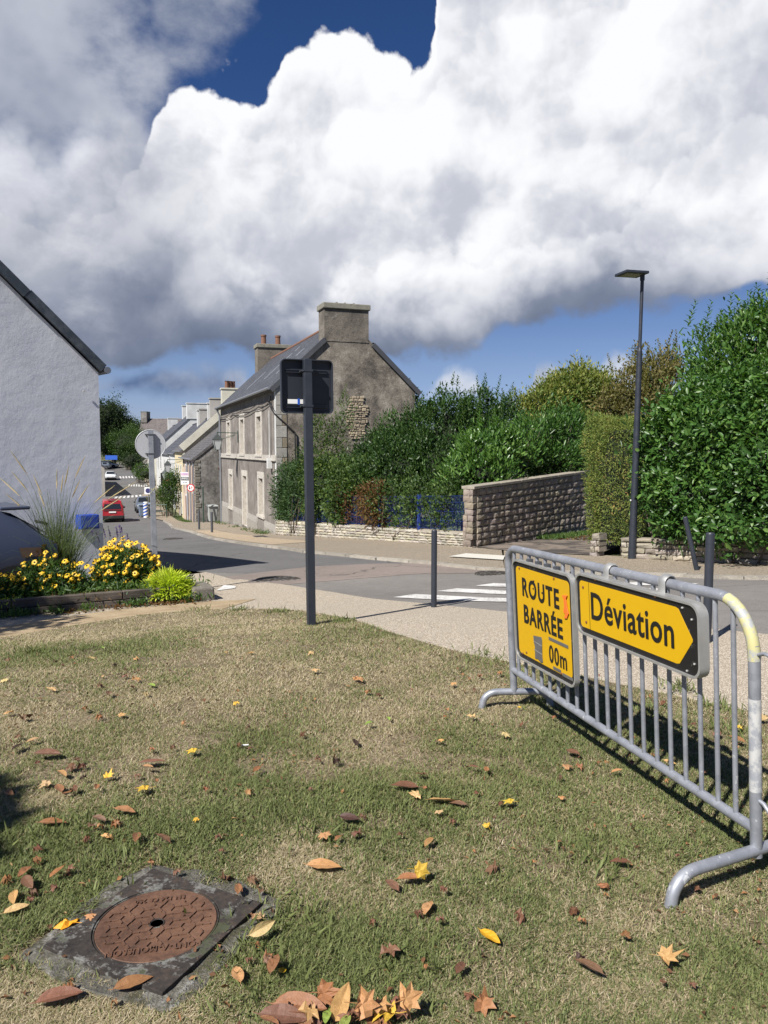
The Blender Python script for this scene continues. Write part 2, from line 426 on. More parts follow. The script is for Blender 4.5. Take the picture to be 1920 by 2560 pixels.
def _asphalt(base, spd=.35):
    def f(p, nt):
        g = p.voro(190, 'F1', out='Color').xyz()[0]; big = p.noise(.5, 4, .6); mid = p.noise(6, 5, .65)
        v = (g - .5) * spd + (big - .5) * .75 + (mid - .5) * .45 + 1
        pd = p.vadd(p.noise(1.3, 5, .6, col=True), .9); crack = (1 - pd.voro(.33, 'DISTANCE_TO_EDGE').ss(.002, .010)) * p.noise(.45, 3).ss(.46, .56)
        stain = p.noise(.9, 6, .7, 1.2).ss(.58, .70); v = v * (1 - crack * .55) * (1 - stain * .16)
        return dict(col=mixc(1.0, base, mixc(v.lin(.4, 1.6), (.4, .4, .4), (1.6, 1.6, 1.6)), 'MULTIPLY'), h=p.voro(150, 'F1') + mid * .4, bs=.35, bd=.006)
    return f
def _gravel(a, b, c, scale=70):
    def f(p, nt):
        vc = p.voro(scale, 'F1', out='Color').xyz()[0]; vd = p.voro(scale, 'F1'); big = p.noise(.7, 5, .6)
        col = vc.ramp([(0, a), (.45, b), (.8, c), (1, sc3(c, 1.15))])
        col = mixc((vd * 1.0).ss(.35, .75), col, sc3(a, .75))
        col = mixc(big.ss(.35, .7) * .4, col, sc3(b, .72))
        return dict(col=col, h=1 - vd, bs=.5, bd=.006)
    return f
M = {}
M['asphalt'] = mat('asphalt', _asphalt((.118, .114, .111)), .85, coords='Position')
M['asphalt_near'] = mat('worn_asphalt', _asphalt((.175, .162, .148), .5), .88, coords='Position')
M['patch'] = mat('brown_asphalt_patch', _asphalt((.205, .170, .148), .25), .85, coords='Position')
M['gravel'] = mat('exposed_aggregate', _gravel((.26, .215, .16), (.46, .395, .305), (.62, .55, .445), 105), .9, coords='Position')
M['sand'] = mat('beige_resin_gravel', _gravel((.33, .25, .16), (.43, .34, .235), (.50, .41, .30), 50), .9, coords='Position')
M['walk'] = mat('worn_walkway', _gravel((.20, .165, .12), (.30, .25, .185), (.38, .32, .245), 45), .92, coords='Position')
def _dirt(p, nt):
    n = p.noise(2.2, 6, .65); f = p.noise(40, 3, .6)
    return dict(col=mixc((n * .6 + f * .4).ss(.35, .65), (.24, .175, .10), (.40, .315, .20)), h=f, bs=.5, bd=.01)
M['dirt'] = mat('sandy_dirt', _dirt, .95, coords='Position')
def _drive(p, nt):
    n = p.noise(1.1, 6, .65, 1.0); f = p.noise(30, 3)
    return dict(col=mixc(n.ss(.42, .6), (.055, .047, .042), (.19, .155, .125)), h=f, bs=.4, bd=.01)
M['drive'] = mat('mossy_driveway', _drive, .85, coords='Position')
def _lawn(p, nt):
    n = p.noise(1.6, 5, .6); f = p.noise(60, 4, .7)
    c = mixc(n.ss(.42, .58), (.17, .145, .075), (.34, .275, .175))
    return dict(col=mixc(f.ss(.4, .7), sc3((.12, .09, .055), 1), c), h=f, bs=.7, bd=.015)
M['turf'] = mat('turf_soil', _lawn, .95, coords='Position')
def _field(p, nt): return mixc(p.noise(.03, 6, .6).ss(.4, .6), (.05, .075, .025), (.10, .10, .045))
M['field'] = mat('far_fields', _field, .95, coords='Position')
def _paint(p, nt):
    w = p.noise(28, 6, .7); b = p.noise(2.5, 4, .6)
    return mixc((w * .65 + b * .35).ss(.47, .62), (.62, .61, .585), (.22, .21, .195))
M['paint'] = mat('worn_road_paint', _paint, .75, coords='Position')
def _stone(tint=1.0, lich=.25):
    def f(p, nt):
        c = objinfo(nt, 'Color'); w = coord(nt, 'Position')
        n = w.noise(9, 6, .65); f2 = w.noise(70, 4, .6); l = w.noise(22, 4, .6)
        col = mixc(1.0, c, mixc((n * .6 + f2 * .4).lin(.25, .75), (.55, .54, .53), (1.35, 1.34, 1.3)), 'MULTIPLY')
        col = mixc(l.ss(.60, .68) * lich, col, (.55, .54, .47))
        col = mixc(n.ss(.60, .75) * .5, col, sc3((.09, .08, .065), 1))
        return dict(col=col, h=n * .7 + f2 * .5, bs=.7, bd=.012)
    return f
M['stone'] = mat('rubble_stone', _stone(), .9)
M['block'] = mat('rock_faced_block', _stone(lich=.12), .9)
M['mortar'] = mat('lime_mortar', lambda p, nt: dict(col=mixc(p.noise(12, 5, .6), (.24, .21, .165), (.40, .35, .28)), h=p.noise(60, 3), bs=.5, bd=.01), .95, coords='Position')
M['mortar_dark'] = mat('grey_mortar', lambda p, nt: dict(col=mixc(p.noise(12, 5, .6), (.10, .088, .075), (.17, .15, .125)), h=p.noise(60, 3), bs=.5, bd=.01), .95, coords='Position')
def _granite(p, nt):
    w = coord(nt, 'Position'); sp = w.voro(160, 'F1', out='Color').xyz()[0]; n = w.noise(5, 6, .65); c = objinfo(nt, 'Color')
    col = mixc(1.0, c, mixc((sp * .35 + n * .65).lin(.2, .8), (.55, .55, .55), (1.4, 1.4, 1.38)), 'MULTIPLY')
    return dict(col=mixc(w.noise(3, 5, .7).ss(.58, .7) * .6, col, (.07, .066, .06)), h=n + sp * .3, bs=.5, bd=.012)
M['granite'] = mat('granite', _granite, .88)
def _render_front(p, nt):
    """old grey cement render with rain streaks"""
    x, y, z = p.xyz()
    st = comb(nt, (x + y) * 1.6, z * .12, 0.0).noise(3.2, 6, .7); n = p.noise(1.4, 6, .65); f = p.noise(30, 4, .6)
    col = (n * .55 + f * .2 + st * .25).ramp([(.34, (.082, .072, .063)), (.47, (.155, .138, .122)), (.58, (.225, .205, .183)), (.72, (.34, .315, .285))])
    col = mixc(st.ss(.60, .72) * .55, col, (.085, .078, .07)); col = mixc((1 - st).ss(.64, .76) * .4, col, (.40, .38, .35))
    return dict(col=col, h=n * .5 + f * .6, bs=.5, bd=.015)
M['render_front'] = mat('streaked_cement_render', _render_front, .93, coords='Position')
def _render_gable(p, nt):
    n = p.noise(.9, 7, .68, .4); m = p.noise(3.5, 6, .7); f = p.noise(22, 5, .65); x, y, z = p.xyz()
    st = comb(nt, (x + y) * 1.5, z * .1, 0.0).noise(2.5, 5, .7)
    v = n * .45 + m * .3 + f * .25
    col = v.ramp([(.37, (.042, .037, .033)), (.45, (.105, .092, .076)), (.50, (.172, .150, .123)), (.56, (.25, .222, .182)), (.64, (.38, .35, .305))])
    col = mixc(z.ss(5.4, 7.0) * (m.ss(.35, .6)) * .55, col, (.085, .077, .066))
    col = mixc(m.ss(.62, .74) * .5, col, (.42, .40, .36)); col = mixc(st.ss(.6, .74) * .45, col, (.075, .067, .058))
    return dict(col=col, h=n * .4 + m * .8 + f * .8, bs=.75, bd=.03)
M['render_gable'] = mat('weathered_gable_render', _render_gable, .93, coords='Position')
def _white(p, nt):
    x, y, z = p.xyz(); n = p.noise(1.3, 5, .6); t = p.noise(4.5, 6, .6); s = p.noise(.6, 4, .6)
    col = mixc(n.ss(.35, .7) * .5, (.65, .67, .72), (.57, .59, .635)); col = mixc(p.noise(3.0, 6, .7).ss(.55, .75) * .35, col, (.46, .46, .49))
    col = mixc(((1 - (z + 1.0).lin(0, 1.1)) * p.noise(6, 5, .7)).ss(.35, .7) * .5, col, (.38, .38, .34))
    return dict(col=col, h=t * .5 + p.noise(40, 3) * .08 + s * 1.2, bs=.28, bd=.05)
M['white_render'] = mat('whitewashed_render', _white, .9, coords='Position')
def _wall(c, v=.25):
    def f(p, nt):
        n = p.noise(1.2, 6, .65); fz = p.noise(24, 3)
        return dict(col=mixc((n * .8 + fz * .2).lin(.3, .7), sc3(c, 1 - v), sc3(c, 1 + v * .4)), h=fz, bs=.3, bd=.01)
    return f
M['cream'] = mat('cream_render', _wall((.53, .51, .425)), .9, coords='Position')
M['offwhite'] = mat('off_white_render', _wall((.56, .565, .555)), .9, coords='Position')
M['yellowish'] = mat('yellow_render', _wall((.62, .53, .33)), .9, coords='Position')
M['pink'] = mat('pink_beige_render', _wall((.56, .44, .35)), .9, coords='Position')
M['greywall'] = mat('grey_render', _wall((.36, .34, .31)), .9, coords='Position')
def _ruin(p, nt):
    n = p.noise(.8, 7, .7, .6); m = p.noise(5, 6, .7); v = p.voro(4.2, 'DISTANCE_TO_EDGE')
    col = (n * .6 + m * .4).ramp([(.36, (.055, .05, .045)), (.48, (.14, .13, .118)), (.58, (.22, .21, .195)), (.68, (.42, .41, .385))])
    return dict(col=col, h=m + n, bs=.8, bd=.04)
M['ruin'] = mat('patched_lime_render', _ruin, .95, coords='Position')
def _slate(rowh, colw, tint, lich):
    def f(p, nt):
        uv = coord(nt, 'Generated'); n = p.noise(1.0, 5, .6); c = p.voro(7.5, 'F1', out='Color').xyz()[0]; l = p.noise(4, 6, .7)
        col = mixc(c, sc3(tint, .65), sc3(tint, 1.35)); col = mixc(n.ss(.45, .7) * .4, col, sc3(tint, 1.7))
        return dict(col=mixc(l.ss(.60, .70) * lich, col, (.20, .185, .13)), h=p.noise(18, 4), bs=.4, bd=.01, rough=.55)
    return f
M['slate'] = mat('roof_slate', _slate(.2, .3, (.058, .060, .070), .35), .55, coords='Position')
M['slate_old'] = mat('old_roof_slate', _slate(.2, .3, (.085, .080, .080), .7), .7, coords='Position')
M['slate_brown'] = mat('lichened_roof_slate', _slate(.2, .3, (.095, .082, .078), .6), .8, coords='Position')
M['zinc'] = mat('zinc', lambda p, nt: mixc(p.noise(5, 4), (.20, .215, .24), (.33, .34, .36)), .5, .55)
M['dark_trim'] = mat('dark_verge_board', lambda p, nt: mixc(p.noise(3, 4), (.042, .045, .052), (.075, .08, .09)), .6)
M['verge_metal'] = mat('weathered_verge_metal', lambda p, nt: mixc(p.noise(4, 5, .7).ss(.4, .65), (.055, .068, .080), (.115, .13, .145)), .5, .2)
M['terracotta'] = mat('terracotta', lambda p, nt: mixc(p.noise(8, 4), (.12, .055, .035), (.21, .105, .065)), .85, coords='Position')
def _galv(p, nt):
    n = p.voro(38, 'F1', out='Color').xyz()[0]; m = p.noise(9, 5, .6); s = p.noise(30, 3, .6)
    col = mixc((n * .35 + m * .65), (.20, .215, .245), (.36, .375, .41)); col = mixc(s.ss(.64, .70) * m.ss(.4, .6), col, (.55, .56, .57))
    col = mixc(p.noise(3, 5, .7).ss(.62, .75) * .35, col, (.20, .155, .11))
    return dict(col=col, rough=m.lin(.3, .7, .42, .62))
M['galv'] = mat('galvanised_steel', _galv, .5, .45, coords='Position')
M['anthracite'] = mat('anthracite_paint', lambda p, nt: dict(col=mixc(p.noise(6, 4, .6), (.018, .022, .032), (.030, .035, .046)), rough=p.noise(12, 4).lin(.3, .7, .36, .55)), .45)
M['anthracite_back'] = mat('anthracite_sign_back', lambda p, nt: mixc(p.noise(6, 4), (.012, .015, .022), (.02, .024, .032)), .5)
M['alu'] = mat('sign_alloy', lambda p, nt: dict(col=mixc(p.noise(14, 4), (.36, .36, .35), (.50, .50, .48)), rough=p.noise(20, 4).lin(.3, .7, .38, .6)), .45, .6)
M['signgrey'] = mat('grey_sign_back', lambda p, nt: mixc(p.noise(5, 5, .6), (.36, .37, .39), (.46, .47, .49)), .5, .1)
def _yellow(p, nt):
    n = p.noise(7, 6, .7, .8); d = p.map(sc=(9, 9, 2)).noise(4, 6, .75); x, y, z = p.xyz()
    col = mixc(n.ss(.35, .75) * .5, (.57, .335, .004), (.50, .285, .005))
    return dict(col=mixc(d.ss(.64, .76) * .55, col, (.22, .12, .02)), rough=n.lin(.3, .7, .35, .6))
M['yellow'] = mat('sign_yellow', _yellow, .45)
M['yellow_clean'] = mat('sign_yellow_clean', lambda p, nt: mixc(p.noise(6, 5, .7).ss(.4, .8) * .45, (.58, .345, .004), (.52, .295, .006)), .4)
M['black'] = mat('sign_black', lambda p, nt: mixc(p.noise(30, 5, .7).ss(.62, .68), (.011, .011, .012), (.10, .10, .095)), .42)
M['ink'] = mat('black_lettering', (.009, .009, .009), .45)
M['greytape'] = mat('grey_tape', lambda p, nt: mixc(p.noise(14, 4), (.075, .075, .08), (.14, .14, .14)), .4)
M['orangetape'] = mat('orange_tape', (.80, .16, .025), .5)
M['yellowtape'] = mat('worn_yellow_paint', lambda p, nt: mixc(p.noise(24, 5, .7).ss(.42, .6), (.47, .44, .215), (.33, .345, .35)), .55)
M['palepaint'] = mat('worn_pale_paint', lambda p, nt: mixc(p.noise(14, 6, .7).ss(.45, .6), (.46, .46, .45), (.27, .285, .31)), .5)
M['rust'] = mat('rusty_bolt', (.16, .06, .025), .8)
def _castiron(p, nt):
    n = p.noise(9, 6, .65); f = p.noise(60, 4, .65)
    return dict(col=(n * .6 + f * .4).ramp([(.34, (.050, .027, .018)), (.5, (.118, .060, .036)), (.62, (.160, .085, .052)), (.78, (.21, .125, .085))]), h=f, bs=.4, bd=.004)
M['lid'] = mat('rusty_cast_iron', _castiron, .75, .15)
def _frameiron(p, nt):
    n = p.noise(5, 6, .7); f = p.noise(45, 4, .65); l = p.noise(14, 6, .75)
    col = (n * .6 + f * .4).ramp([(.36, (.012, .010, .009)), (.5, (.032, .026, .022)), (.62, (.062, .043, .032)), (.76, (.105, .075, .058))])
    col = mixc(l.ss(.51, .60) * .75, col, mixc(f, (.10, .10, .09), (.30, .30, .28))); col = mixc(p.noise(7, 6, .75).ss(.56, .62) * .85, col, (.04, .046, .016))
    return dict(col=col, h=f + n, bs=.6, bd=.006)
M['mh_frame'] = mat('corroded_iron_frame', _frameiron, .85, .1)
def _conc(p, nt):
    n = p.noise(7, 6, .7); f = p.noise(40, 5, .7)
    col = (n * .5 + f * .5).ramp([(.34, (.06, .058, .05)), (.52, (.13, .122, .10)), (.62, (.30, .295, .27)), (.74, (.48, .48, .45))])
    col = mixc(p.noise(6, 6, .75).ss(.50, .58) * .85, col, (.055, .052, .026))
    return dict(col=col, h=f + n, bs=1.0, bd=.02)
M['conc'] = mat('lichened_concrete', _conc, .95)
def _sleeper(p, nt):
    x, y, z = p.xyz(); g = p.map(sc=(1.2, 14, 22)).noise(3, 6, .7); n = p.noise(3, 5, .7)
    return dict(col=mixc((g * .6 + n * .4).ss(.35, .65), (.045, .037, .030), (.125, .105, .083)), h=g, bs=.6, bd=.01)
M['sleeper'] = mat('weathered_sleeper', _sleeper, .9)
M['soil'] = mat('bed_soil', lambda p, nt: dict(col=mixc(p.noise(14, 6, .7), (.035, .024, .016), (.12, .085, .058)), h=p.noise(20, 5), bs=1, bd=.03), .95, coords='Position')
M['bark'] = mat('bark', lambda p, nt: dict(col=mixc(p.noise(14, 5, .7), (.05, .04, .03), (.14, .115, .085)), h=p.noise(25, 5), bs=.7, bd=.02), .9, coords='Position')
M['bluefence'] = mat('blue_fence_paint', lambda p, nt: mixc(p.noise(9, 4), (.015, .035, .19), (.03, .065, .30)), .5)
M['bluebox'] = mat('blue_box_paint', lambda p, nt: mixc(p.noise(5, 4), (.006, .035, .30), (.012, .055, .38)), .4)
M['bluepaint'] = mat('blue_paint', (.02, .09, .42), .5)
M['wood'] = mat('brown_wood', lambda p, nt: mixc(p.map(sc=(8, 8, .8)).noise(4, 5, .7), (.07, .03, .016), (.17, .08, .045)), .8, coords='Position')
M['whitepaint'] = mat('white_paint', (.74, .74, .72), .55)
M['redpaint'] = mat('red_paint', (.50, .02, .025), .45)
M['green_metal'] = mat('dark_green_metal', (.015, .05, .032), .5)
M['glass'] = mat('window_glass', (.018, .022, .026), .08, spec=.6)
M['lampglass'] = mat('lamp_glass', (.50, .53, .54), .2)
M['lampgrey'] = mat('lantern_metal', (.055, .065, .062), .5, .3)
M['binplastic'] = mat('grey_bin_plastic', lambda p, nt: mixc(p.noise(4, 4), (.30, .315, .30), (.37, .38, .36)), .6)
M['bingrey'] = mat('blue_grey_plastic', (.16, .20, .26), .6)
M['rubber'] = mat('rubber', (.016, .016, .017), .8)
M['chrome'] = mat('chrome', (.55, .55, .55), .25, .9)
M['carred'] = mat('red_car_paint', (.36, .012, .022), .35, coat=.8)
M['carsilver'] = mat('silver_blue_car_paint', (.040, .050, .082), .24, .0, spec=.35)
M['cargrey'] = mat('grey_car_paint', (.16, .185, .22), .35, .4, coat=.8)
M['carwhite'] = mat('white_car_paint', (.62, .64, .66), .35, coat=.8)
M['tail'] = mat('tail_light', (.16, .014, .012), .15, coat=1)
M['tail_dark'] = mat('smoked_tail_light', (.055, .020, .012), .12, coat=1)
M['headlamp'] = mat('headlamp', (.55, .57, .6), .15)
M['led'] = mat('led_lens', lambda p, nt: mixc(p.voro(40, 'F1').ss(.2, .4), (.55, .52, .40), (.16, .15, .12)), .3)
M['cable'] = mat('black_cable', (.018, .018, .02), .6)
M['tactile'] = mat('tactile_paving', lambda p, nt: dict(col=mixc(p.voro(17, 'F1', rand=0.0).ss(.2, .32), (.66, .64, .58), (.54, .52, .46)), h=1 - p.voro(17, 'F1', rand=0.0).ss(.15, .3), bs=.5, bd=.01), .8, coords='Position')

def foliage(name, stops, trans=.28, rough=.5, spec=.4, brown=None):
    def f(p, nt):
        t = attr(nt); w = coord(nt, 'Position')
        k = (t * .75 + w.noise(.9, 3, .6) * .5 - .12)
        return dict(col=k.ramp(stops), tcol=mixc(1.0, k.ramp(stops), (1.5, 1.7, .7), 'MULTIPLY'))
    return mat(name, f, rough, spec=spec, trans=trans)
M['laurel'] = foliage('laurel_leaf', [(0.1, (0.022, 0.058, 0.012)), (0.45, (0.048, 0.115, 0.022)), (0.75, (0.088, 0.175, 0.034)), (1, (0.16, 0.235, 0.06))], .22, .40, .4)
M['laurel_pale'] = foliage('pale_laurel_leaf', [(0.1, (0.03, 0.077, 0.016)), (0.5, (0.077, 0.164, 0.03)), (1, (0.164, 0.267, 0.066))], .25, .33, .5)
M['privet'] = foliage('privet_leaf', [(0.1, (0.017, 0.042, 0.011)), (0.5, (0.038, 0.084, 0.019)), (0.85, (0.074, 0.132, 0.032)), (1, (0.126, 0.168, 0.048))], .25, .42, .4)
M['creeper'] = foliage('creeper_leaf', [(0.05, (0.025, 0.053, 0.015)), (0.5, (0.062, 0.11, 0.027)), (0.85, (0.125, 0.175, 0.044)), (1, (0.213, 0.213, 0.062))], .3, .55, .3)
M['rusty_creeper'] = foliage('rusty_creeper_leaf', [(.05, (.06, .028, .014)), (.5, (.12, .06, .026)), (1, (.14, .13, .04))], .25, .7, .2)
M['conifer'] = foliage('conifer_spray', [(0.05, (0.06, 0.094, 0.023)), (0.45, (0.144, 0.195, 0.044)), (0.75, (0.246, 0.27, 0.072)), (1, (0.406, 0.237, 0.094))], .2, .65, .2)
M['greenconifer'] = foliage('green_conifer_spray', [(0.05, (0.018, 0.045, 0.015)), (0.5, (0.04, 0.083, 0.025)), (1, (0.088, 0.125, 0.037))], .2, .6, .25)
M['tree_yellow'] = foliage('yellow_green_leaf', [(0.05, (0.046, 0.078, 0.017)), (0.4, (0.111, 0.156, 0.033)), (0.7, (0.221, 0.234, 0.058)), (1, (0.39, 0.351, 0.111))], .3, .55, .3)
M['tree_brown'] = foliage('brown_green_leaf', [(0.05, (0.053, 0.053, 0.024)), (0.5, (0.135, 0.128, 0.045)), (1, (0.284, 0.224, 0.098))], .3, .6, .25)
M['tree_dark'] = foliage('dark_tree_leaf', [(.05, (.012, .026, .010)), (.5, (.030, .055, .018)), (1, (.07, .10, .03))], .25, .6, .3)
M['bushgreen'] = foliage('bush_leaf', [(0.05, (0.022, 0.049, 0.013)), (0.5, (0.049, 0.097, 0.022)), (1, (0.108, 0.162, 0.038))], .28, .5, .3)
M['lime'] = foliage('lime_blade', [(.05, (.26, .34, .03)), (.5, (.50, .58, .06)), (1, (.68, .66, .14))], .3, .5, .3)
M['reed'] = foliage('reed_blade', [(.05, (.05, .075, .03)), (.5, (.10, .14, .055)), (1, (.22, .23, .11))], .25, .5, .3)
M['grass'] = None
M['petal'] = mat('yellow_petal', lambda p, nt: mixc(p.noise(30, 2), (.80, .46, .01), (.86, .60, .03)), .5, trans=.25)
M['cone'] = mat('flower_cone', (.03, .014, .008), .8)
M['purple'] = mat('purple_spike', lambda p, nt: mixc(p.noise(60, 3), (.05, .028, .10), (.13, .07, .22)), .8)
M['plume'] = mat('straw_plume', lambda p, nt: mixc(p.noise(40, 3), (.34, .26, .13), (.56, .45, .26)), .85, trans=.2)
M['stem'] = mat('green_stem', (.07, .10, .035), .7)
M['core'] = mat('shade_core', lambda p, nt: mixc(p.noise(9, 5, .7), (.006, .011, .004), (.016, .022, .009)), 1.0, coords='Position')  # near-black solid core; shade between the leaves is put into its colour
def _dry(p, nt):
    c = objinfo(nt, 'Color'); n = p.noise(38, 5, .65); k = objinfo(nt, 'Random')
    n2 = p.vadd(comb(nt, k, k, k), 9.0).noise(14, 4, .7)
    col = mixc(1.0, c, mixc((n * .5 + n2 * .5).lin(.3, .7), (.62, .56, .5), (1.25, 1.25, 1.2)), 'MULTIPLY')
    return dict(col=mixc(n2.ss(.60, .72) * .55, col, mixc(1.0, c, (.38, .30, .26), 'MULTIPLY')), h=n, bs=.4, bd=.003)
M['dryleaf'] = mat('dry_leaf', _dry, .55, spec=.4, trans=.15)
# ---------------------------------------------------------------- the ground and what is laid on it
def sheet(name, pts, dz, mt, step=1.0, kind='structure', parent=None, far=False, thick=0.0):
    """a surface of outline pts laid over the terrain, dz above it"""
    bm = bmesh.new(); vs = [bm.verts.new((p[0], p[1], 0)) for p in pts]; bm.faces.new(vs)
    n = Vector((US[0], US[1], 0)).normalized(); L = math.hypot(*US)
    ss = [US[0] * p[0] + US[1] * p[1] for p in pts]; lo, hi = min(ss), max(ss)
    cuts = [k * step for k in range(int(-80 / step), int(60 / step) + 1)] + [60 + 2 * k for k in range(1, 91)] + [240 + 20 * k for k in range(1, 19)]
    for s in cuts:
        if not lo < s < hi: continue
        bmesh.ops.bisect_plane(bm, geom=bm.verts[:] + bm.edges[:] + bm.faces[:], plane_co=n * (s / L), plane_no=n)
    bmesh.ops.triangulate(bm, faces=bm.faces[:])
    for v in bm.verts: v.co.z = gz(v.co.x, v.co.y) + dz
    if thick:
        r = bmesh.ops.extrude_face_region(bm, geom=bm.faces[:])
        for v in [g for g in r['geom'] if isinstance(g, bmesh.types.BMVert)]: v.co.z += thick
    bmesh.ops.recalc_face_normals(bm, faces=bm.faces)
    if not thick:
        for f in bm.faces:
            if f.normal.z < 0: f.normal_flip()
    me = bpy.data.meshes.new(name); bm.to_mesh(me); bm.free(); me.materials.append(mt)
    o = put(name, me, parent)
    if kind and not parent: o['kind'] = kind
    return o
def g2(*q): return [tuple(G(*p)[:2]) for p in q]

sheet('ground', [(-900, -60), (500, -60), (900, 1500), (-1500, 1500)], -.07, M['field'], 1.0, far=True)
# kerb line of the far pavement, from the plaza round the bend to the right of the picture
KERB = [(-50, 160), (-43.4, 134), (-35.6, 115), (-28.6, 88), (-21.6, 67), (-17.6, 60.5), (-11.5, 41.2), (-9.3, 36.4), (-7.8, 32.6), (-6.3, 28.8), (-5.0, 25.7), (-3.5, 22.4), (-2.06, 19.5), (-.35, 17.35), (.9, 16.1), (2.3, 14.35), (3.7, 13.4), (4.8, 12.6), (5.6, 11.6), (7.6, 9.4), (12, 4.4)]
NEAR = [(-3.6, 15.2), (-3.0, 14.3), (-1.68, 13.0), (-.78, 11.75), (-.15, 10.7), (.61, 9.8), (1.3, 8.5), (2.1, 7.6), (3.45, 6.75), (6, 5.0), (11, .5)]
road = [(-63, 160), (-46.5, 125), (-33, 88), (-24.8, 62), (-15.5, 38), (-9.5, 24), (-6.3, 17.6)] + NEAR + [(12, 4.4)][:0] + KERB[::-1]
sheet('road', road, 0.0, M['asphalt'], .8, far=True)
sheet('square', [(-36, 114), (-50, 118), (-80, 145), (-110, 204), (-15, 204), (-34, 140)], -.02, M['asphalt_near'], 1.0, far=True)
sheet('left_pavement', [(-5.2, 13.9), (-5.2, 15.6), (-6.8, 18.0), (-10, 24.3), (-16, 38.2), (-25, 62), (-33.2, 88), (-46.7, 125), (-50, 124), (-37, 88), (-29, 62), (-19, 38), (-13, 24), (-9, 14)], .012, M['walk'], 1.5, far=True)
# the junction itself is paler and more worn
sheet('road_junction', [(-3.6, 15.2), (-3.0, 14.3), (-1.68, 13.0), (-.78, 11.75), (-.15, 10.7), (.61, 9.8), (1.3, 8.5), (2.1, 7.6), (3.45, 6.75), (6, 5.0), (11, .5), (12, 4.4), (7.6, 9.4), (5.6, 11.6), (4.8, 12.6), (3.7, 13.4), (2.3, 14.35), (2.1, 14.7), (.9, 15.2), (-.6, 15.3), (-1.6, 14.4)], .005, M['asphalt_near'], .8)
o = sheet('asphalt_patch', g2((560, 1444), (640, 1433), (782, 1417), (930, 1410), (1068, 1409), (1252, 1428), (1255, 1433), (1040, 1436), (880, 1449), (720, 1462), (640, 1463)), .010, M['patch'], .6)
# near pavement: exposed aggregate round the lawn, sandy strip before the flower bed
near_walk = [(-12, 8.6), (-9, 10.6), (-4.9, 13.2), (-3.6, 15.2)] + NEAR[1:] + [(11, -6), (5.5, -1.0), (2.9, 3.9), (2.38, 4.55), (1.42, 5.4), (1.0, 5.75), (.65, 6.1), (0, 7.2), (-.4, 8.3), (-.96, 9.3), (-2.1, 9.9), (-3.1, 9.55), (-4.1, 7.85), (-9, 4.2)]
sheet('near_pavement', near_walk, .010, M['gravel'], .7)
sheet('sandy_path', g2((0, 1618), (180, 1572), (350, 1543), (470, 1530), (560, 1524), (640, 1500), (520, 1506), (300, 1526), (140, 1548), (0, 1572)), .016, M['dirt'], .5)
LAWN = [(-9, 4.3), (-4.07, 7.95), (-3.6, 8.9), (-3.15, 9.6), (-2.6, 9.95), (-2.14, 9.98), (-1.5, 9.8), (-.96, 9.4), (-.4, 8.35), (0, 7.25), (.33, 6.6), (.65, 6.1), (1.02, 5.76), (1.42, 5.43), (1.9, 5.0), (2.38, 4.58), (2.9, 3.95), (5.5, -1.0), (6, -4), (-9, -4)]
sheet('lawn', LAWN, .022, M['turf'], .6)
# far pavement
house_line = [(-45, 160), (-40, 134), (-33.5, 112), (-29, 100), (-22.8, 80), (-18.4, 65.6), (-13.0, 50.9), (-10.3, 47.6), (-4.5, 31.9), (2.2, 19.5)]
walk = [KERB[i] for i in range(0, 15)] + [(2.3, 14.35)] + [(2.9, 18.6), (2.2, 19.5)] + house_line[::-1][1:]
sheet('far_pavement', walk, .05, M['walk'], .8, far=True)
sheet('far_pavement_resin', [(-7.6, 32.8), (-6.1, 29.0), (-4.85, 26.0), (-3.4, 22.8), (-2.2, 23.9), (-4.3, 28.2), (-5.4, 31.2), (-6.6, 33.2), (-8.3, 36.9), (-9.2, 36.6)], .058, M['sand'], .8)
sheet('right_pavement', [(2.3, 14.35), (3.7, 13.4), (4.8, 12.6), (5.6, 11.6), (7.6, 9.4), (12, 4.4), (17, 8), (9, 13.2), (7.25, 14.3), (5.0, 16.9), (4.5, 18.8), (2.95, 18.6)], .046, M['walk'], .8)
sheet('driveway', [(2.6, 18.9), (2.3, 19.6), (6.4, 25.3), (10, 30), (14, 30), (9.5, 24.5), (5.0, 17.4), (4.6, 16.9), (3.2, 18.0)], .062, M['drive'], .8)
sheet('garden_soil', [(-4.6, 32), (2.2, 19.7), (6.4, 25.4), (14, 36), (14, 60), (0, 60)], .0, M['field'], 2)
# kerb stones round the far pavement
kerb = thing('kerb', 'low grey kerb stones edging the far pavement round the bend', 'kerb', (0, 0, 0)); del kerb['category']; del kerb['label']; kerb['kind'] = 'structure'
def along(pts, step):
    out = []; carry = 0
    for a, b in zip(pts, pts[1:]):
        a, b = Vector(a), Vector(b); L = (b - a).length; t = carry
        while t < L: out.append((a.lerp(b, t / L), (b - a).normalized())); t += step
        carry = t - L
    return out
kb = MB().box((0, 0, 0), (.985, .16, .16)); km = kb.mesh('kerb_stone', M['granite'])
rk = random.Random(3)
for p, d in along(KERB[5:], 1.0):
    put('kerb_stone', km, kerb, (p.x + d.x * .5, p.y + d.y * .5, gz(p.x + d.x * .5, p.y + d.y * .5) - .018 + rk.uniform(-.004, .004)), (0, math.atan2(gz(p.x, p.y) - gz(p.x + d.x, p.y + d.y), 1), math.atan2(d.y, d.x)), color=sc3((.30, .275, .235), rk.uniform(.8, 1.15)))

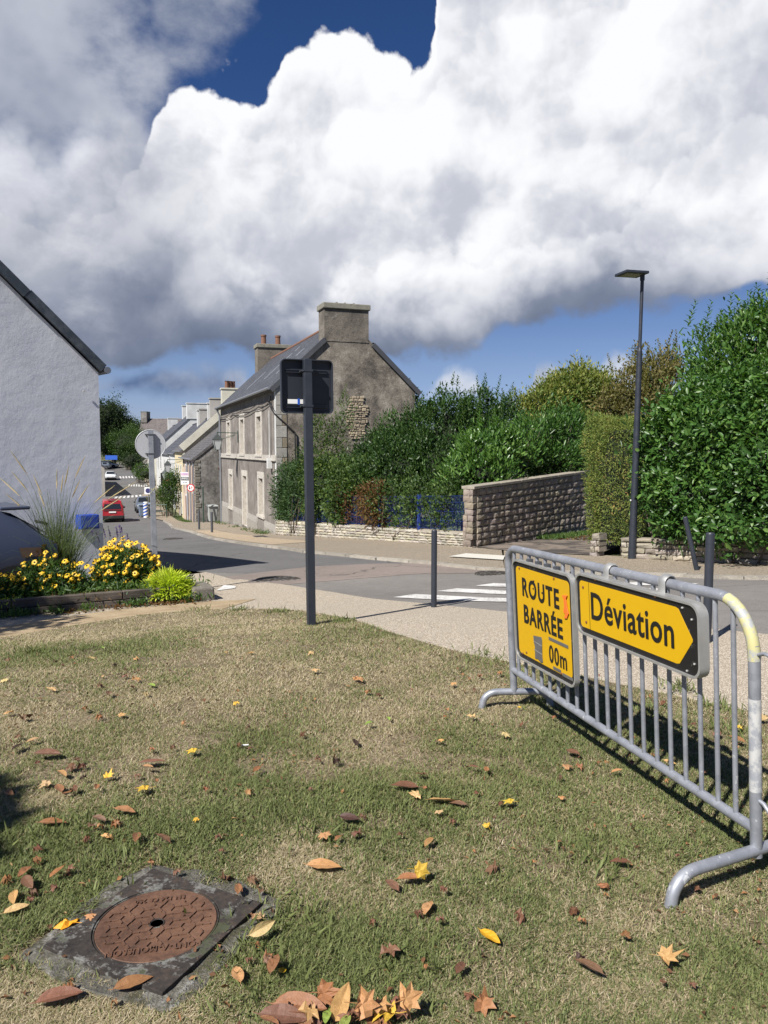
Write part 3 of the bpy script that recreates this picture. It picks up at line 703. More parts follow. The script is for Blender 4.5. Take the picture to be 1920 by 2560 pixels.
# painted crossing in front of the barrier
cx = thing('pedestrian_crossing', 'worn white pedestrian crossing stripes on the road behind the barrier', 'crossing'); del cx['category']; del cx['label']; cx['kind'] = 'structure'
a0, a1 = Vector((.13, 10.78)), Vector((3.2, 13.75)); cd = (a1 - a0).normalized(); sdv = Vector((.762, -.648))
for k in range(4):
    q = a0 + cd * (k * .93); w = .47
    pts = [q, q + cd * w, q + cd * w + sdv * 2.9, q + sdv * 2.9]
    sheet('stripe', [tuple(p) for p in pts], .0145, M['paint'], .5, parent=cx)
sheet('tactile_strip', g2((1122, 1399), (1165, 1391), (1262, 1397), (1258, 1408)), .075, M['tactile'], .5)
sheet('tactile_strip', g2((541, 1479), (560, 1465), (590, 1468), (588, 1473)), .02, M['paint'], .5)
# crossings down the street
for k, (q, w) in enumerate((([(290, 1242), (366, 1236), (370, 1241), (284, 1247)], 8), ([(322, 1211), (370, 1212), (372, 1217), (320, 1216)], 8), ([(298, 1191), (342, 1190), (344, 1195), (300, 1196)], 6), ([(310, 1168), (372, 1166), (373, 1170), (310, 1171)], 6))):
    A, B, Cc, D = [G(*p) for p in q]; cr = thing('street_crossing', 'x', 'x'); del cr['category']; del cr['label']; cr['kind'] = 'structure'
    for j in range(w):
        t0, t1 = j / w, (j + .55) / w
        sheet('stripe', [tuple(A.lerp(B, t0)[:2]), tuple(A.lerp(B, t1)[:2]), tuple(D.lerp(Cc, t1)[:2]), tuple(D.lerp(Cc, t0)[:2])], .014, M['paint'], 4, parent=cr)
# round covers and grilles set in the road and pavement
def cover(px, py, r, label):
    p = G(px, py); t = thing('manhole_cover', label, 'manhole cover', (p.x, p.y, p.z + .012))
    MB().lathe([(r, -.03), (r, .004), (r * .93, .006), (r * .93, .002)], seg=28).build('rim', M['mh_frame'], t, local=True)
    m = MB().lathe([(r * .92, -.03), (r * .92, .003)], seg=28)
    for i in range(-3, 4):
        for j in range(-3, 4):
            if math.hypot(i, j) < 3.4: m.box((i * r * .24, j * r * .24, .005), (r * .12, r * .12, .006))
    m.build('lid', M['mh_frame'], t, local=True)
cover(695, 1451, .42, 'round iron manhole cover in the brown asphalt patch left of the square post')
cover(1235, 1436, .36, 'round iron manhole cover beside the crossing stripes near the barrier')
cover(433, 1348, .40, 'round iron manhole cover in the road near the far pavement bend')
p = G(655, 1346); t = thing('drain_cover', 'small flat rectangular cover in the beige pavement by the stone house', 'drain cover', (p.x, p.y, p.z + .062), rad(-60))
m = MB().box((0, 0, 0), (.9, .45, .012))
m.build('plate', M['mh_frame'], t, local=True)
# ---------------------------------------------------------------- the old stone house
rng = random.Random(7)
def old_house():
    O = Vector((-4.5, 31.93, -2.2)); F = frame(O, (-.338, .941, 0))       # x along the street front, y towards the street, z up
    # in this frame: front wall y = 0, gable runs to y = -6.25
    L, D, EZ, RZ = 16.9, 6.25, 4.34 + 2.2, 7.25 + 2.2
    H = thing('stone_house', 'two storey grey rendered stone house with blocked windows and big gable chimney', 'house', tuple(O))
    def Mb(): m = MB(); m.M = F.copy(); return m
    # openings: along-street centre, half width, bottom, top (in frame z)
    ops = [(3.95, .52, 1.42 + 2.2, 3.17 + 2.2, 'w'), (8.75, .52, 1.42 + 2.2, 3.2 + 2.2, 'w'), (13.6, .52, 1.42 + 2.2, 3.2 + 2.2, 'w'),
           (3.6, .52, -1.42 + 2.2, .30 + 2.2, 'w'), (8.15, .58, -2.35 + 2.2, .26 + 2.2, 'd'), (13.0, .52, -1.72 + 2.2, .2 + 2.2, 'w')]
    # front wall cut round the openings
    xs = sorted({0, L} | {o[0] - o[1] for o in ops} | {o[0] + o[1] for o in ops})
    zs = sorted({0 - .8, EZ} | {o[2] for o in ops} | {o[3] for o in ops})
    m = Mb()
    for i in range(len(xs) - 1):
        for j in range(len(zs) - 1):
            cxm, czm = (xs[i] + xs[i + 1]) / 2, (zs[j] + zs[j + 1]) / 2
            if any(abs(cxm - o[0]) < o[1] and o[2] < czm < o[3] for o in ops): continue
            m.quad((xs[i], 0, zs[j]), (xs[i + 1], 0, zs[j]), (xs[i + 1], 0, zs[j + 1]), (xs[i], 0, zs[j + 1]))
    m.quad((L, 0, -.8), (L, -D, -.8), (L, -D, EZ), (L, 0, EZ)); m.add([(L, 0, EZ), (L, -D, EZ), (L, -D / 2, RZ)], [(0, 1, 2)])
    m.quad((0, -D, -.8), (0, -D, EZ), (L, -D, EZ), (L, -D, -.8))
    m.build('front_wall', M['render_front'], H)
    m = Mb(); m.add([(0, 0, -.8), (0, -D, -.8), (0, -D, EZ), (0, -D / 2, RZ), (0, 0, EZ)], [(0, 1, 2, 3, 4)])
    m.build('gable_wall', M['render_gable'], H)
    # window and door surrounds, each with its blocking
    for o in ops:
        a, b, z0, z1 = o[0] - o[1], o[0] + o[1], o[2], o[3]; f = .30
        m = Mb()
        m.box(((a + b) / 2, .008, z1 + .15), (2 * o[1] + 2 * f, .046, .30))
        m.box((a - f / 2, .008, (z0 + z1) / 2), (f - .004, .04, z1 - z0)); m.box((b + f / 2, .008, (z0 + z1) / 2), (f - .004, .04, z1 - z0))
        d = -.30                                                         # stone reveals
        m.quad((a, .0, z0), (a, d, z0), (a, d, z1), (a, .0, z1)); m.quad((b, .0, z0), (b, .0, z1), (b, d, z1), (b, d, z0))
        m.quad((a, .0, z1), (a, d, z1), (b, d, z1), (b, .0, z1)); m.quad((a, .0, z0), (b, .0, z0), (b, d, z0), (a, d, z0))
        if o[4] == 'w': m.box(((a + b) / 2, .03, z0 - .06), (2 * o[1] + 2 * f + .1, .10, .12))
        w = m.build('window' if o[4] == 'w' else 'door', M['granite'], H); w.color = (.46, .43, .385, 1)
        z = z0; k = 0
        while z < z1 - .12:
            h = min(rng.uniform(.27, .36), z1 - .10 - z)
            b_ = Mb(); b_.box(((a + b) / 2, -.25 + rng.uniform(-.004, .004), z + h / 2), (2 * o[1] - .02, .16, h - .015))
            q = b_.build('blocking_stone', M['granite'], w); q.color = (*sc3((.42, .38, .325), rng.uniform(.8, 1.12)), 1); z += h
        b_ = Mb(); b_.box(((a + b) / 2, -.35, (z0 + z1) / 2), (2 * o[1], .03, z1 - z0)); b_.build('backing', M['mortar_dark'], w)
    # string course, plinth and painted corner
    m = Mb()
    xa = [-.01]
    for o in sorted((o for o in ops if o[2] > 3), key=lambda q: q[0]): pass
    m.box((L / 2, .012, 1.29 + 2.2), (L + .02, .07, .22)); m.box((L / 2, .03, 1.165 + 2.2), (L + .02, .12, .035))
    s = m.build('string_course', M['granite'], H); s.color = (.40, .375, .335, 1)
    m = Mb()
    gaps = [(0, 3.6 - .82), (3.6 + .82, 8.15 - .88), (8.15 + .88, 13.0 - .82), (13.0 + .82, L)]
    for a, b in gaps:
        m = Mb(); m.box(((a + b) / 2, .012, .48), (b - a, .06, .26)); s = m.build('plinth_band', M['granite'], H); s.color = (.33, .31, .28, 1)
        m = Mb(); m.box(((a + b) / 2, .02, -.22), (b - a, .075, 1.14)); s = m.build('plinth', M['granite'], H); s.color = (.27, .25, .22, 1)
    m = Mb(); m.box((.13, .006, EZ / 2 - .2), (.26, .03, EZ + .4)); m.build('painted_corner', M['offwhite'], H)
    z = -.3; k = 0                                                       # quoins on the gable edge
    while z < EZ - .15:
        h = rng.uniform(.38, .52); w = .46 if k % 2 else .26; c = sc3((.30, .29, .265), rng.uniform(.88, 1.1))
        m = Mb(); m.box((-.010, -w / 2 + .02, z + h / 2), (.045, w, h - .018)); q = m.build('quoin', M['granite'], H, bevel=.01); q.color = (*c, 1)
        if k % 2 == 0:
            m = Mb(); m.box((-.008, -.355, z + h / 2), (.04, .19, h - .03)); q = m.build('quoin', M['granite'], H, bevel=.01); q.color = (*sc3((.255, .215, .155), rng.uniform(.85, 1.1)), 1)
        z += h; k += 1
    # bare rubble where the render has fallen from the gable
    patch = MB(); 
    zc, yc = 3.05 + 2.2, -3.55
    def pm(z): return Matrix()
    rub = []; z = zc - .98
    bk = Mb(); bk.box((-.006, yc, zc - .08), (.02, .66, 1.66)); pb = bk.build('rubble_patch', M['mortar'], H)
    while z < zc + .85:
        h = rng.uniform(.07, .15); half = (.30 + .20 * math.sin(max(0, (z - zc + 1.0)) * 1.55)) * (1 if z < zc + .45 else .8); y = yc - half * rng.uniform(.75, 1.15); ye = yc + half * rng.uniform(.75, 1.15)
        while y < ye - .06:
            w = min(rng.uniform(.09, .30), ye - y); hh = h * rng.uniform(.7, 1.15)
            b_ = Mb(); b_.box((-.03 + rng.uniform(-.012, .012), y + w / 2, z + h / 2 + rng.uniform(-.015, .015)), (.06, w - .015, hh - .012), Matrix.Rotation(rng.uniform(-.13, .13), 3, 'X'), top=.88)
            q = b_.build('stone', M['stone'], pb, bevel=.022); q.color = (*sc3((.33, .275, .20), rng.uniform(.65, 1.2)), 1); y += w
        z += h
    # roof: slate courses stepped one over another
    def slope(side, name):
        m = Mb(); y0, y1 = (.22, -D / 2) if side > 0 else (-D - .22, -D / 2); z0 = EZ - .16; z1 = RZ + .05
        n = 26; 
        for k in range(n):
            t0, t1 = k / n, (k + 1.15) / n; t1 = min(t1, 1)
            ya, yb = y0 + (y1 - y0) * t0, y0 + (y1 - y0) * t1; za, zb = z0 + (z1 - z0) * t0 + .022, z0 + (z1 - z0) * t1 + .002
            xs_ = -.08 if k / n < (.68 if side > 0 else .64) else .86
            m.add([(xs_, ya, za), (L + .06, ya, za), (L + .06, yb, zb), (xs_, yb, zb), (xs_, ya, za - .02), (L + .06, ya, za - .02)], [(0, 1, 2, 3), (0, 4, 5, 1)])
        r = m.build(name, M['slate'], H)
        # verge boards at the near gable
        fr = .70 if side > 0 else .66; yv, zv = y0 + (y1 - y0) * fr, z0 + (z1 - z0) * fr
        m = Mb(); c = Vector((-.06, (y0 + yv) / 2, (z0 + zv) / 2 - .09)); ln = math.hypot(yv - y0, zv - z0); an = math.atan2(z1 - z0, y1 - y0)
        m.box(c, (.09, ln, .20), Matrix.Rotation(an, 3, 'X')); m.build('verge_board', M['dark_trim'], r)
        return r
    rf = slope(1, 'roof'); slope(-1, 'roof')
    for x, t0, t1 in ((3.1, .56, .67), (3.4, .30, .40), (6.3, .30, .72), (9.9, .22, .52), (6.0, .75, .82)):       # pale replaced strips and rooflights
        m = Mb(); y0, y1, z0, z1 = .22, -D / 2, EZ - .16, RZ + .05
        ya, yb, za, zb = y0 + (y1 - y0) * t0, y0 + (y1 - y0) * t1, z0 + (z1 - z0) * t0 + .04, z0 + (z1 - z0) * t1 + .04
        m.add([(x, ya, za), (x + .34, ya, za), (x + .34, yb, zb), (x, yb, zb), (x, ya, za - .05), (x + .34, ya, za - .05), (x, yb, zb - .05)], [(0, 1, 2, 3), (0, 4, 5, 1), (0, 3, 6, 4)])
        m.build('rooflight_strip', M['zinc'], rf)
    tl = MB(); 
    for k in range(9):
        pass
    x = 1.0; tm = None
    while x < L - 1.2:
        m = Mb(); m.tube([(x, -D / 2, RZ + .02), (x + .40, -D / 2, RZ + .03)], .11, 8); q = m.build('ridge_tile', M['terracotta'], rf); x += .385
    # gutter and downpipe
    m = Mb(); m.tube([(-.08, .30, EZ - .16), (L + .05, .30, EZ - .16)], .065, 8); m.build('gutter', M['zinc'], H)
    m = Mb(); m.box((L / 2, .14, EZ - .19), (L, .16, .10)); m.build('eaves_board', M['dark_trim'], H)
    m = Mb(); m.tube([(L - .2, .28, EZ - .2), (L - .2, .10, EZ - .6), (L - .2, .09, -.7)], .055, 8); m.build('downpipe', M['zinc'], H)
    # chimneys
    def chimney(x0, x1, ya, yb, ztop, mt, pots, zb=5.6):
        m = Mb(); m.box(((x0 + x1) / 2, (ya + yb) / 2, (ztop + zb) / 2), (x1 - x0, abs(yb - ya), ztop - zb))
        c = m.build('chimney', mt, H)
        m = Mb(); m.box(((x0 + x1) / 2, (ya + yb) / 2, ztop + .10), (x1 - x0 + .16, abs(yb - ya) + .14, .24)); q = m.build('chimney_cap', M['granite'], c, bevel=.03); q.color = (.21, .20, .165, 1)
        for dy in (-.35, .05, .42) if not pots else ():
            m = Mb(); m.tube([((x0 + x1) / 2 - .4, (ya + yb) / 2 + dy, ztop + .21), ((x0 + x1) / 2 + .4, (ya + yb) / 2 + dy, ztop + .21)], .07, 6); q = m.build('cap_stone', M['granite'], c); q.color = (.2, .19, .16, 1)
        for dy in pots:
            m = Mb(); p = F @ Vector(((x0 + x1) / 2, (ya + yb) / 2 + dy, ztop + .2)); m.M = Matrix.Translation(p)
            m.lathe([(.17, 0), (.15, .5), (.18, .52), (.18, .62), (.12, .62)], seg=12); m.build('chimney_pot', M['terracotta'], c)
        return c
    chimney(-.022, .9, -2.10, -4.07, 7.60 + 2.2, M['render_gable'], (), 8.42)
    c2 = chimney(L - .95, L - .0, -2.2, -4.25, 7.95 + 2.2, M['render_gable'], (.55, -.35))
    # cables looped under the eaves and down the corner
    def cab(pts, r=.018):
        m = Mb(); q = []
        for a, b in zip(pts, pts[1:]):
            a, b = Vector(a), Vector(b)
            for k in range(6):
                t = k / 6; q.append(a.lerp(b, t) + Vector((0, 0, -.10 * 4 * t * (1 - t) * (b - a).length / 4)))
        q.append(Vector(pts[-1])); m.tube(q, r, 5); return m.build('cable', M['cable'], H)
    cab([(L, .09, 3.65 + 2.2), (12, .09, 3.70 + 2.2), (8, .09, 3.66 + 2.2), (4, .09, 3.72 + 2.2), (1.0, .09, 3.75 + 2.2), (-.06, .12, 3.3 + 2.2)])
    cab([(L, .08, 3.52 + 2.2), (11, .08, 3.55 + 2.2), (5, .08, 3.5 + 2.2), (1.4, .08, 3.6 + 2.2), (.6, .1, 3.9 + 2.2)])
    cab([(.6, .1, 3.9 + 2.2), (.9, .1, 3.6 + 2.2), (.5, .1, 3.35 + 2.2), (-.06, .05, 3.1 + 2.2), (-.06, -.35, 2.75 + 2.2), (-.08, -.78, 2.35 + 2.2)], .03)
    cab([(-.08, -.78, 2.35 + 2.2), (-.08, -.80, 1.2 + 2.2), (-.08, -.86, .2 + 2.2), (-.07, -.86, -1.5 + 2.2)], .035)
    m = Mb(); m.tube([(1.0, .1, 3.3 + 2.2), (1.0, .1, 1.3 + 2.2)], .02, 5); m.box((.95, .12, 1.05 + 2.2), (.22, .2, .45)); m.build('junction_box', M['offwhite'], H)
    # flat iron anchor, vent
    m = Mb(); m.box((-.03, -4.45, 1.85 + 2.2), (.05, .5, .03)); m.build('iron_tie', M['rust'], H)
    # tufts in the crevices of the ridge
    return H, F
HOUSE, HF = old_house()

def lantern(origin, along, out, label, arm=.85, s=1.0, parent=None, bracket=True):
    """four-sided glazed street lantern on a scrolled bracket; origin is the wall fixing"""
    F = frame(origin, along); t = thing('wall_lantern', label, 'street lantern', tuple(origin))
    def Mb(): m = MB(); m.M = F @ Matrix.Scale(s, 4); return m
    o = out * arm
    if bracket:
        m = Mb(); m.tube([(0, 0, -.45), (0, 0, .12)], .022, 6); m.tube([(0, 0, 0), (0, o * 1.02, .02)], .02, 6)
        q = [(0, o * (.12 + .33 * (1 - math.cos(a))) , -.05 - .22 * abs(math.sin(a * .5)) * (1 if a < 4.5 else .6)) for a in [k * .35 for k in range(18)]]
        m.tube(q, .010, 5); m.tube([(0, o, .02), (0, o, -.10)], .018, 6)
        m.build('bracket', M['green_metal'], t)
    m = Mb(); c = (0, o, -.10)
    m.add([(x * .23, o + y * .23, -.30) for x, y in ((-1, -1), (1, -1), (1, 1), (-1, 1))] + [(x * .12, o + y * .12, -.17) for x, y in ((-1, -1), (1, -1), (1, 1), (-1, 1))] + [(x * .05, o + y * .05, -.08) for x, y in ((-1, -1), (1, -1), (1, 1), (-1, 1))],
          [(0, 1, 5, 4), (1, 2, 6, 5), (2, 3, 7, 6), (3, 0, 4, 7), (4, 5, 9, 8), (5, 6, 10, 9), (6, 7, 11, 10), (7, 4, 8, 11), (8, 9, 10, 11), (3, 2, 1, 0)])
    m.build('lantern_hood', M['lampgrey'], t)
    m = Mb(); k = [(x * .20, o + y * .20, -.305) for x, y in ((-1, -1), (1, -1), (1, 1), (-1, 1))] + [(x * .09, o + y * .09, -.78) for x, y in ((-1, -1), (1, -1), (1, 1), (-1, 1))]
    m.add(k, [(0, 1, 5, 4), (1, 2, 6, 5), (2, 3, 7, 6), (3, 0, 4, 7), (4, 5, 6, 7), (0, 3, 2, 1)]); m.build('lantern_glass', M['lampglass'], t)
    m = Mb()
    for a, b in ((0, 4), (1, 5), (2, 6), (3, 7), (0, 1), (1, 2), (2, 3), (3, 0), (4, 5), (5, 6), (6, 7), (7, 4)): m.tube([k[a], k[b]], .012, 4)
    m.tube([(0, o, -.78), (0, o, -.86)], .03, 6); m.build('lantern_frame', M['lampgrey'], t)
    return t
lantern(HF @ Vector((9.9, .05, 2.52 + 2.2)), (-.338, .941, 0), 1, 'glazed four-sided lantern on a scrolled bracket on the stone house front', .95, 1.15)
# ---------------------------------------------------------------- houses down the street and round the square
def house(name, label, near, along, L, D, zb, ez, pitch, wallm, roofm, ops=(), chims=(), group=None, over=.15, near_gable=None, roofn=14, front=1):
    """gabled house: near = ground corner, along = direction of its street front; front is at y = 0, the house lies to y < 0 (front=1) or y > 0"""
    O = Vector((near[0], near[1], zb)); F = frame(O, (*along, 0)); k = -front
    H = thing(name, label, 'house', tuple(O), 0, group)
    def Mb(): m = MB(); m.M = F.copy(); return m
    e = ez - zb; r = e + D / 2 * math.tan(rad(pitch))
    m = Mb(); m.add([(0, 0, -1), (L, 0, -1), (L, 0, e), (0, 0, e), (0, k * D, -1), (L, k * D, -1), (L, k * D, e), (0, k * D, e)],
                    [(0, 1, 2, 3), (4, 7, 6, 5), (1, 5, 6, 2)]); m.add([(L, 0, e), (L, k * D, e), (L, k * D / 2, r)], [(0, 1, 2)])
    m.build('wall', wallm, H)
    m = Mb(); m.add([(0, 0, -1), (0, k * D, -1), (0, k * D, e), (0, k * D / 2, r), (0, 0, e)], [(0, 1, 2, 3, 4)]); m.build('gable_wall', near_gable or wallm, H)
    m = Mb(); n = roofn
    for sd in (0, 1):
        ya, yb = (-k * over, k * D / 2) if sd == 0 else (k * (D + over), k * D / 2)
        za, zb_ = e - over * math.tan(rad(pitch)), r
        for q in range(n):
            t0, t1 = q / n, min(1, (q + 1.1) / n); h0, h1 = .05, .02
            y0, y1 = ya + (yb - ya) * t0, ya + (yb - ya) * t1; z0, z1 = za + (zb_ - za) * t0 + h0, za + (zb_ - za) * t1 + h1
            m.add([(-.06, y0, z0), (L + .06, y0, z0), (L + .06, y1, z1), (-.06, y1, z1), (-.06, y0, z0 - .04), (L + .06, y0, z0 - .04)], [(0, 1, 2, 3), (0, 4, 5, 1)])
        m.box((-.03, (ya + yb) / 2, (za + zb_) / 2 - .05), (.07, math.hypot(yb - ya, zb_ - za), .16), Matrix.Rotation(math.atan2(zb_ - za, yb - ya), 3, 'X'))
    m.tube([(-.05, k * D / 2, r + .04), (L + .05, k * D / 2, r + .04)], .11, 6)
    rf = m.build('roof', roofm, H)
    m = Mb(); m.tube([(-.06, -k * (over + .06), e - .14), (L + .06, -k * (over + .06), e - .14)], .06, 6); m.build('gutter', M['zinc'], H)
    for x, w, z0, z1, kind in ops:
        f = Mb(); z0, z1 = z0, z1
        f.box((x, front * .03, (z0 + z1) / 2), (w + .24, .07, z1 - z0 + .24)); o = f.build('door' if kind == 'door' else 'window', M['offwhite'] if kind != 'wood' else M['granite'], H); o.color = (.42, .38, .33, 1)
        g = Mb(); g.box((x, front * .055, (z0 + z1) / 2), (w, .04, z1 - z0)); g.build('door_leaf' if kind == 'door' else 'shutter' if kind == 'wood' else 'pane', M['wood'] if kind in ('wood', 'door') else M['glass'], o)
        if kind == 'pane':
            g = Mb(); g.box((x, front * .075, (z0 + z1) / 2), (.06, .03, z1 - z0)); g.box((x, front * .075, z0 + (z1 - z0) * .62), (w, .03, .05)); g.build('glazing_bar', M['whitepaint'], o)
        if kind == 'shut':
            for s in (-1, 1):
                g = Mb(); g.box((x + s * w * .78, front * .06, (z0 + z1) / 2), (w * .5, .05, z1 - z0)); g.build('shutter', M['whitepaint'], o)
    for x, y, w, d, h, mt, pots in chims:
        c = Mb(); c.box((x, k * y, (r - 1 + r + h) / 2), (w, d, h + 1)); c.box((x, k * y, r + h + .06), (w + .14, d + .14, .12)); o = c.build('chimney', mt, rf)
    return H, F
ST = (-.312, .950)
# derelict house just past the stone house
RU, RF = house('derelict_house', 'derelict stone house with patched lime gable, old slate roof and boarded brown windows', (-12.55, 50.6), ST, 13.5, 8.0, -3.5, 1.1, 39, M['pink'], M['slate_old'],
      ops=[(1.6, .95, 2.3, 4.0, 'wood'), (4.6, .95, 2.3, 4.0, 'wood'), (1.7, 1.0, .1, 2.1, 'wood'), (4.4, 1.0, .0, 2.2, 'wood'), (8.6, .95, 2.2, 3.9, 'pane'), (9.2, 1.0, -.6, 1.5, 'door')],
      chims=[(13.2, 4.0, .8, 1.4, .9, M['ruin'], 0)], near_gable=M['ruin'], over=.25, roofn=20)
def on(F, x, y, z): return F @ Vector((x, y, z))
# exposed corner stones of the derelict house
z = -.3; k = 0; rr = random.Random(5)
while z < 4.4:
    h = rr.uniform(.14, .24); w = rr.uniform(.16, .38)
    for s in (0, 1):
        m = MB(); m.M = RF.copy()
        if s: m.box((w / 2, .02, z + h / 2), (w, .06, h - .03))
        else: m.box((-.015, -w / 2 + .03, z + h / 2), (.05, w, h - .03))
        q = m.build('corner_stone', M['stone'], RU, bevel=.02); q.color = (*sc3((.20, .185, .16), rr.uniform(.65, 1.2)), 1)
    z += h
for q in [(3.0, 2.1), (3.6, 1.4), (-.0, 0)][:2]:
    pass
m = MB(); m.M = RF.copy(); m.tube([(-.05, -1.5, 3.9), (-.12, -2.1, 3.5), (-.05, -2.9, 3.1)], .07, 5); m.build('timber_stub', M['wood'], RU)
m = MB(); m.M = RF.copy(); m.box((-.02, -2.7, 1.0), (.05, .7, 1.9)); m.build('dark_opening', M['mortar_dark'], RU)
for x, w in ((.1, .05), (3.1, .06), (6.3, .06)):
    m = MB(); m.M = RF.copy(); m.tube([(x, .12, 4.3), (x, .12, -.3)], w, 6); m.build('downpipe', M['zinc'], RU)
for x in (5.8,):
    m = MB(); m.M = RF.copy(); m.box((x + 1.7, .05, 1.0), (.9, .05, 1.7)); m.build('blue_board', M['bluepaint'], RU)
lantern(on(RF, 11.5, .05, 4.3), ST + (0,), 1, 'glazed wall lantern on the pink end of the derelict house', 1.0, 1.25)
# estate agent's board
p = on(RF, 2.1, .55, 3.15); t = thing('sale_board', 'white estate agent board fixed to the derelict house front', 'sign', tuple(p), math.atan2(-.25, 1)); t.scale = (.62, .62, .62)
MB().box((0, 0, 0), (.95, .04, 1.35)).build('panel', M['whitepaint'], t, local=True)
MB().box((0, -.028, -.03), (.9, .012, .42)).build('dark_band', M['dark_trim'], t, local=True)
MB().box((0, -.028, .46), (.9, .012, .34)).build('pink_band', mat('pale_pink', (.62, .42, .47), .5), t, local=True)
for s, z, h, mt, w in (('A VENDRE', .46, .24, 'bluepaint', .8), ('IMMO', -.03, .34, 'whitepaint', 1), ('02 98', -.46, .24, 'ink', 1)):
    put('lettering', text_mesh(s, h, M[mt], sx=w * .85), t, (0, -.037, z), (rad(90), 0, 0))
MB().box((0, .5, 0), (.05, .96, .05)).build('arm', M['zinc'], t, local=True)
# terrace beyond
H2, F2 = house('terrace_house', 'cream terrace house with tall pale chimney behind the derelict house', (-16.9, 63.9), ST, 12.5, 8.5, -4.6, 1.6, 42, M['yellowish'], M['slate_old'],
      ops=[(2, .9, 3.3, 4.8, 'pane'), (5.5, .9, 3.3, 4.8, 'pane'), (9, .9, 3.3, 4.8, 'pane'), (2, .9, .8, 2.4, 'pane'), (5.5, 1, .0, 2.3, 'door'), (9, .9, .8, 2.4, 'pane')],
      chims=[(.5, 4.2, .9, 1.7, 1.3, M['cream'], 0), (12, 4.2, .8, 1.5, 1.2, M['greywall'], 0)], near_gable=M['cream'], roofn=12)
m = MB(); m.M = F2.copy()
e = 6.2; r = e + 4.25 * math.tan(rad(42))
for s in (0, 1):
    y0, y1 = (0.1, -4.25) if s == 0 else (-8.6, -4.25)
    ln = math.hypot(y1 - y0, r - e); m.box((-.10, (y0 + y1) / 2, (e + r) / 2 + .12), (.34, ln, .55), Matrix.Rotation(math.atan2(r - e, y1 - y0), 3, 'X'))
m.build('gable_coping', M['cream'], H2)
for dx, nm in ((.2, 0), (.8, 0), (.5, 1)):
    m = MB(); m.M = F2.copy(); m.lathe([(.17, 0), (.15, .55), (.2, .6)], (.25 + dx * .6, -3.6 - dx, r + 1.42), 8); m.build('chimney_pot', M['terracotta'], H2)
house('terrace_house', 'white terrace house with grey slate roof halfway down the street', (-20.9, 76.2), ST, 11, 8, -4.5, 1.3, 43, M['offwhite'], M['slate'],
      ops=[(2, .9, 3.2, 4.7, 'pane'), (5, .9, 3.2, 4.7, 'pane'), (8, .9, 3.2, 4.7, 'pane'), (2, .9, .8, 2.3, 'pane'), (5, 1, 0, 2.2, 'door')], chims=[(.4, 4, .8, 1.4, 1.2, M['offwhite'], 0), (10.5, 4, .8, 1.4, 1.1, M['greywall'], 0)], roofn=10)
house('terrace_house', 'bluish white terrace house below the white gable wall', (-24.7, 87.5), (-.34, .94), 12, 8, -4.4, 1.2, 42, M['offwhite'], M['slate'],
      ops=[(3, .9, 3.2, 4.7, 'pane'), (7, .9, 3.2, 4.7, 'pane'), (3, .9, .8, 2.3, 'pane')], chims=[(.4, 4, .8, 1.4, 1.3, M['offwhite'], 0)], roofn=10)
house('gable_house', 'tall white gabled house standing furthest along the terrace', (-29.0, 100), (-.36, .93), 11, 9, -4.3, 2.6, 42, M['offwhite'], M['slate'],
      ops=[(3, .9, 3.4, 5, 'pane'), (7, .9, 3.4, 5, 'pane')], chims=[(.4, 4.5, 1.0, 2.6, 1.0, M['offwhite'], 0), (10.4, 4.5, .8, 1.5, 1.2, M['offwhite'], 0)], roofn=8)
house('far_terrace_house', 'small pale terrace house near the square with dark roof', (-33.4, 111.5), (-.38, .925), 13, 8, -4.2, 1.8, 42, M['cream'], M['slate'], ops=[(3, .9, 3.2, 4.7, 'pane'), (8, .9, 3.2, 4.7, 'pane')], chims=[(12.4, 4, .8, 1.5, 1.2, M['offwhite'], 0)], roofn=8)
# long roofed building across the far square
BA = Vector((-66.5, 205)); 
LB, LF = house('long_building', 'long stone building with brownish slate roof across the far square', (-66.5, 205), (1, -.02), 29, 11, -2.0, 4.6, 44, M['greywall'], M['slate_brown'],
      ops=[(4, 1.2, 0, 2.6, 'door'), (9, 1.1, 1, 2.8, 'pane'), (14, 1.1, 1, 2.8, 'pane'), (19, 1.1, 1, 2.8, 'pane')], chims=[(.8, 5.5, 1.6, 3.0, 1.9, M['ruin'], 0)], front=-1, roofn=8)
WB, WF = house('slate_roof_building', 'dark slate roofed building with white dormer beyond the terrace', (-42.5, 192), (1, -.03), 26, 11, -2.0, 4.9, 44, M['offwhite'], M['slate'],
      ops=[(4, 1.1, 1, 2.8, 'pane'), (9, 1.1, 1, 2.8, 'pane')], chims=[(.4, 5.5, 1.8, 1.4, 2.4, M['offwhite'], 0), (13, 5.5, 3.2, 1.6, 1.0, M['greywall'], 0), (18, 5.5, 3.4, 1.4, .9, M['offwhite'], 0)], front=-1, roofn=8)
m = MB(); m.M = WF.copy(); m.box((13, 2.2, 8.0), (2.6, 3.0, 2.0)); m.add([(11.5, .6, 9.0), (14.5, .6, 9.0), (13, .6, 10.6), (11.5, 4.5, 9.0), (14.5, 4.5, 9.0), (13, 4.5, 10.6)], [(0, 1, 2), (0, 2, 5, 3), (1, 4, 5, 2)]); dm = m.build('dormer', M['offwhite'], WB)
m = MB(); m.M = WF.copy(); m.box((13, .68, 8.0), (1.0, .06, 1.2)); m.build('pane', M['glass'], dm)
m = MB(); m.M = WF.copy(); m.tube([(16.3, 4, 9), (16.3, 4, 15.2)], .06, 4)
for z, w in ((15, 3.2), (14.4, 1.2)): m.tube([(16.3 - w * .3, 4, z), (16.3 + w, 4, z)], .05, 4)
m.build('aerial', M['zinc'], WB)
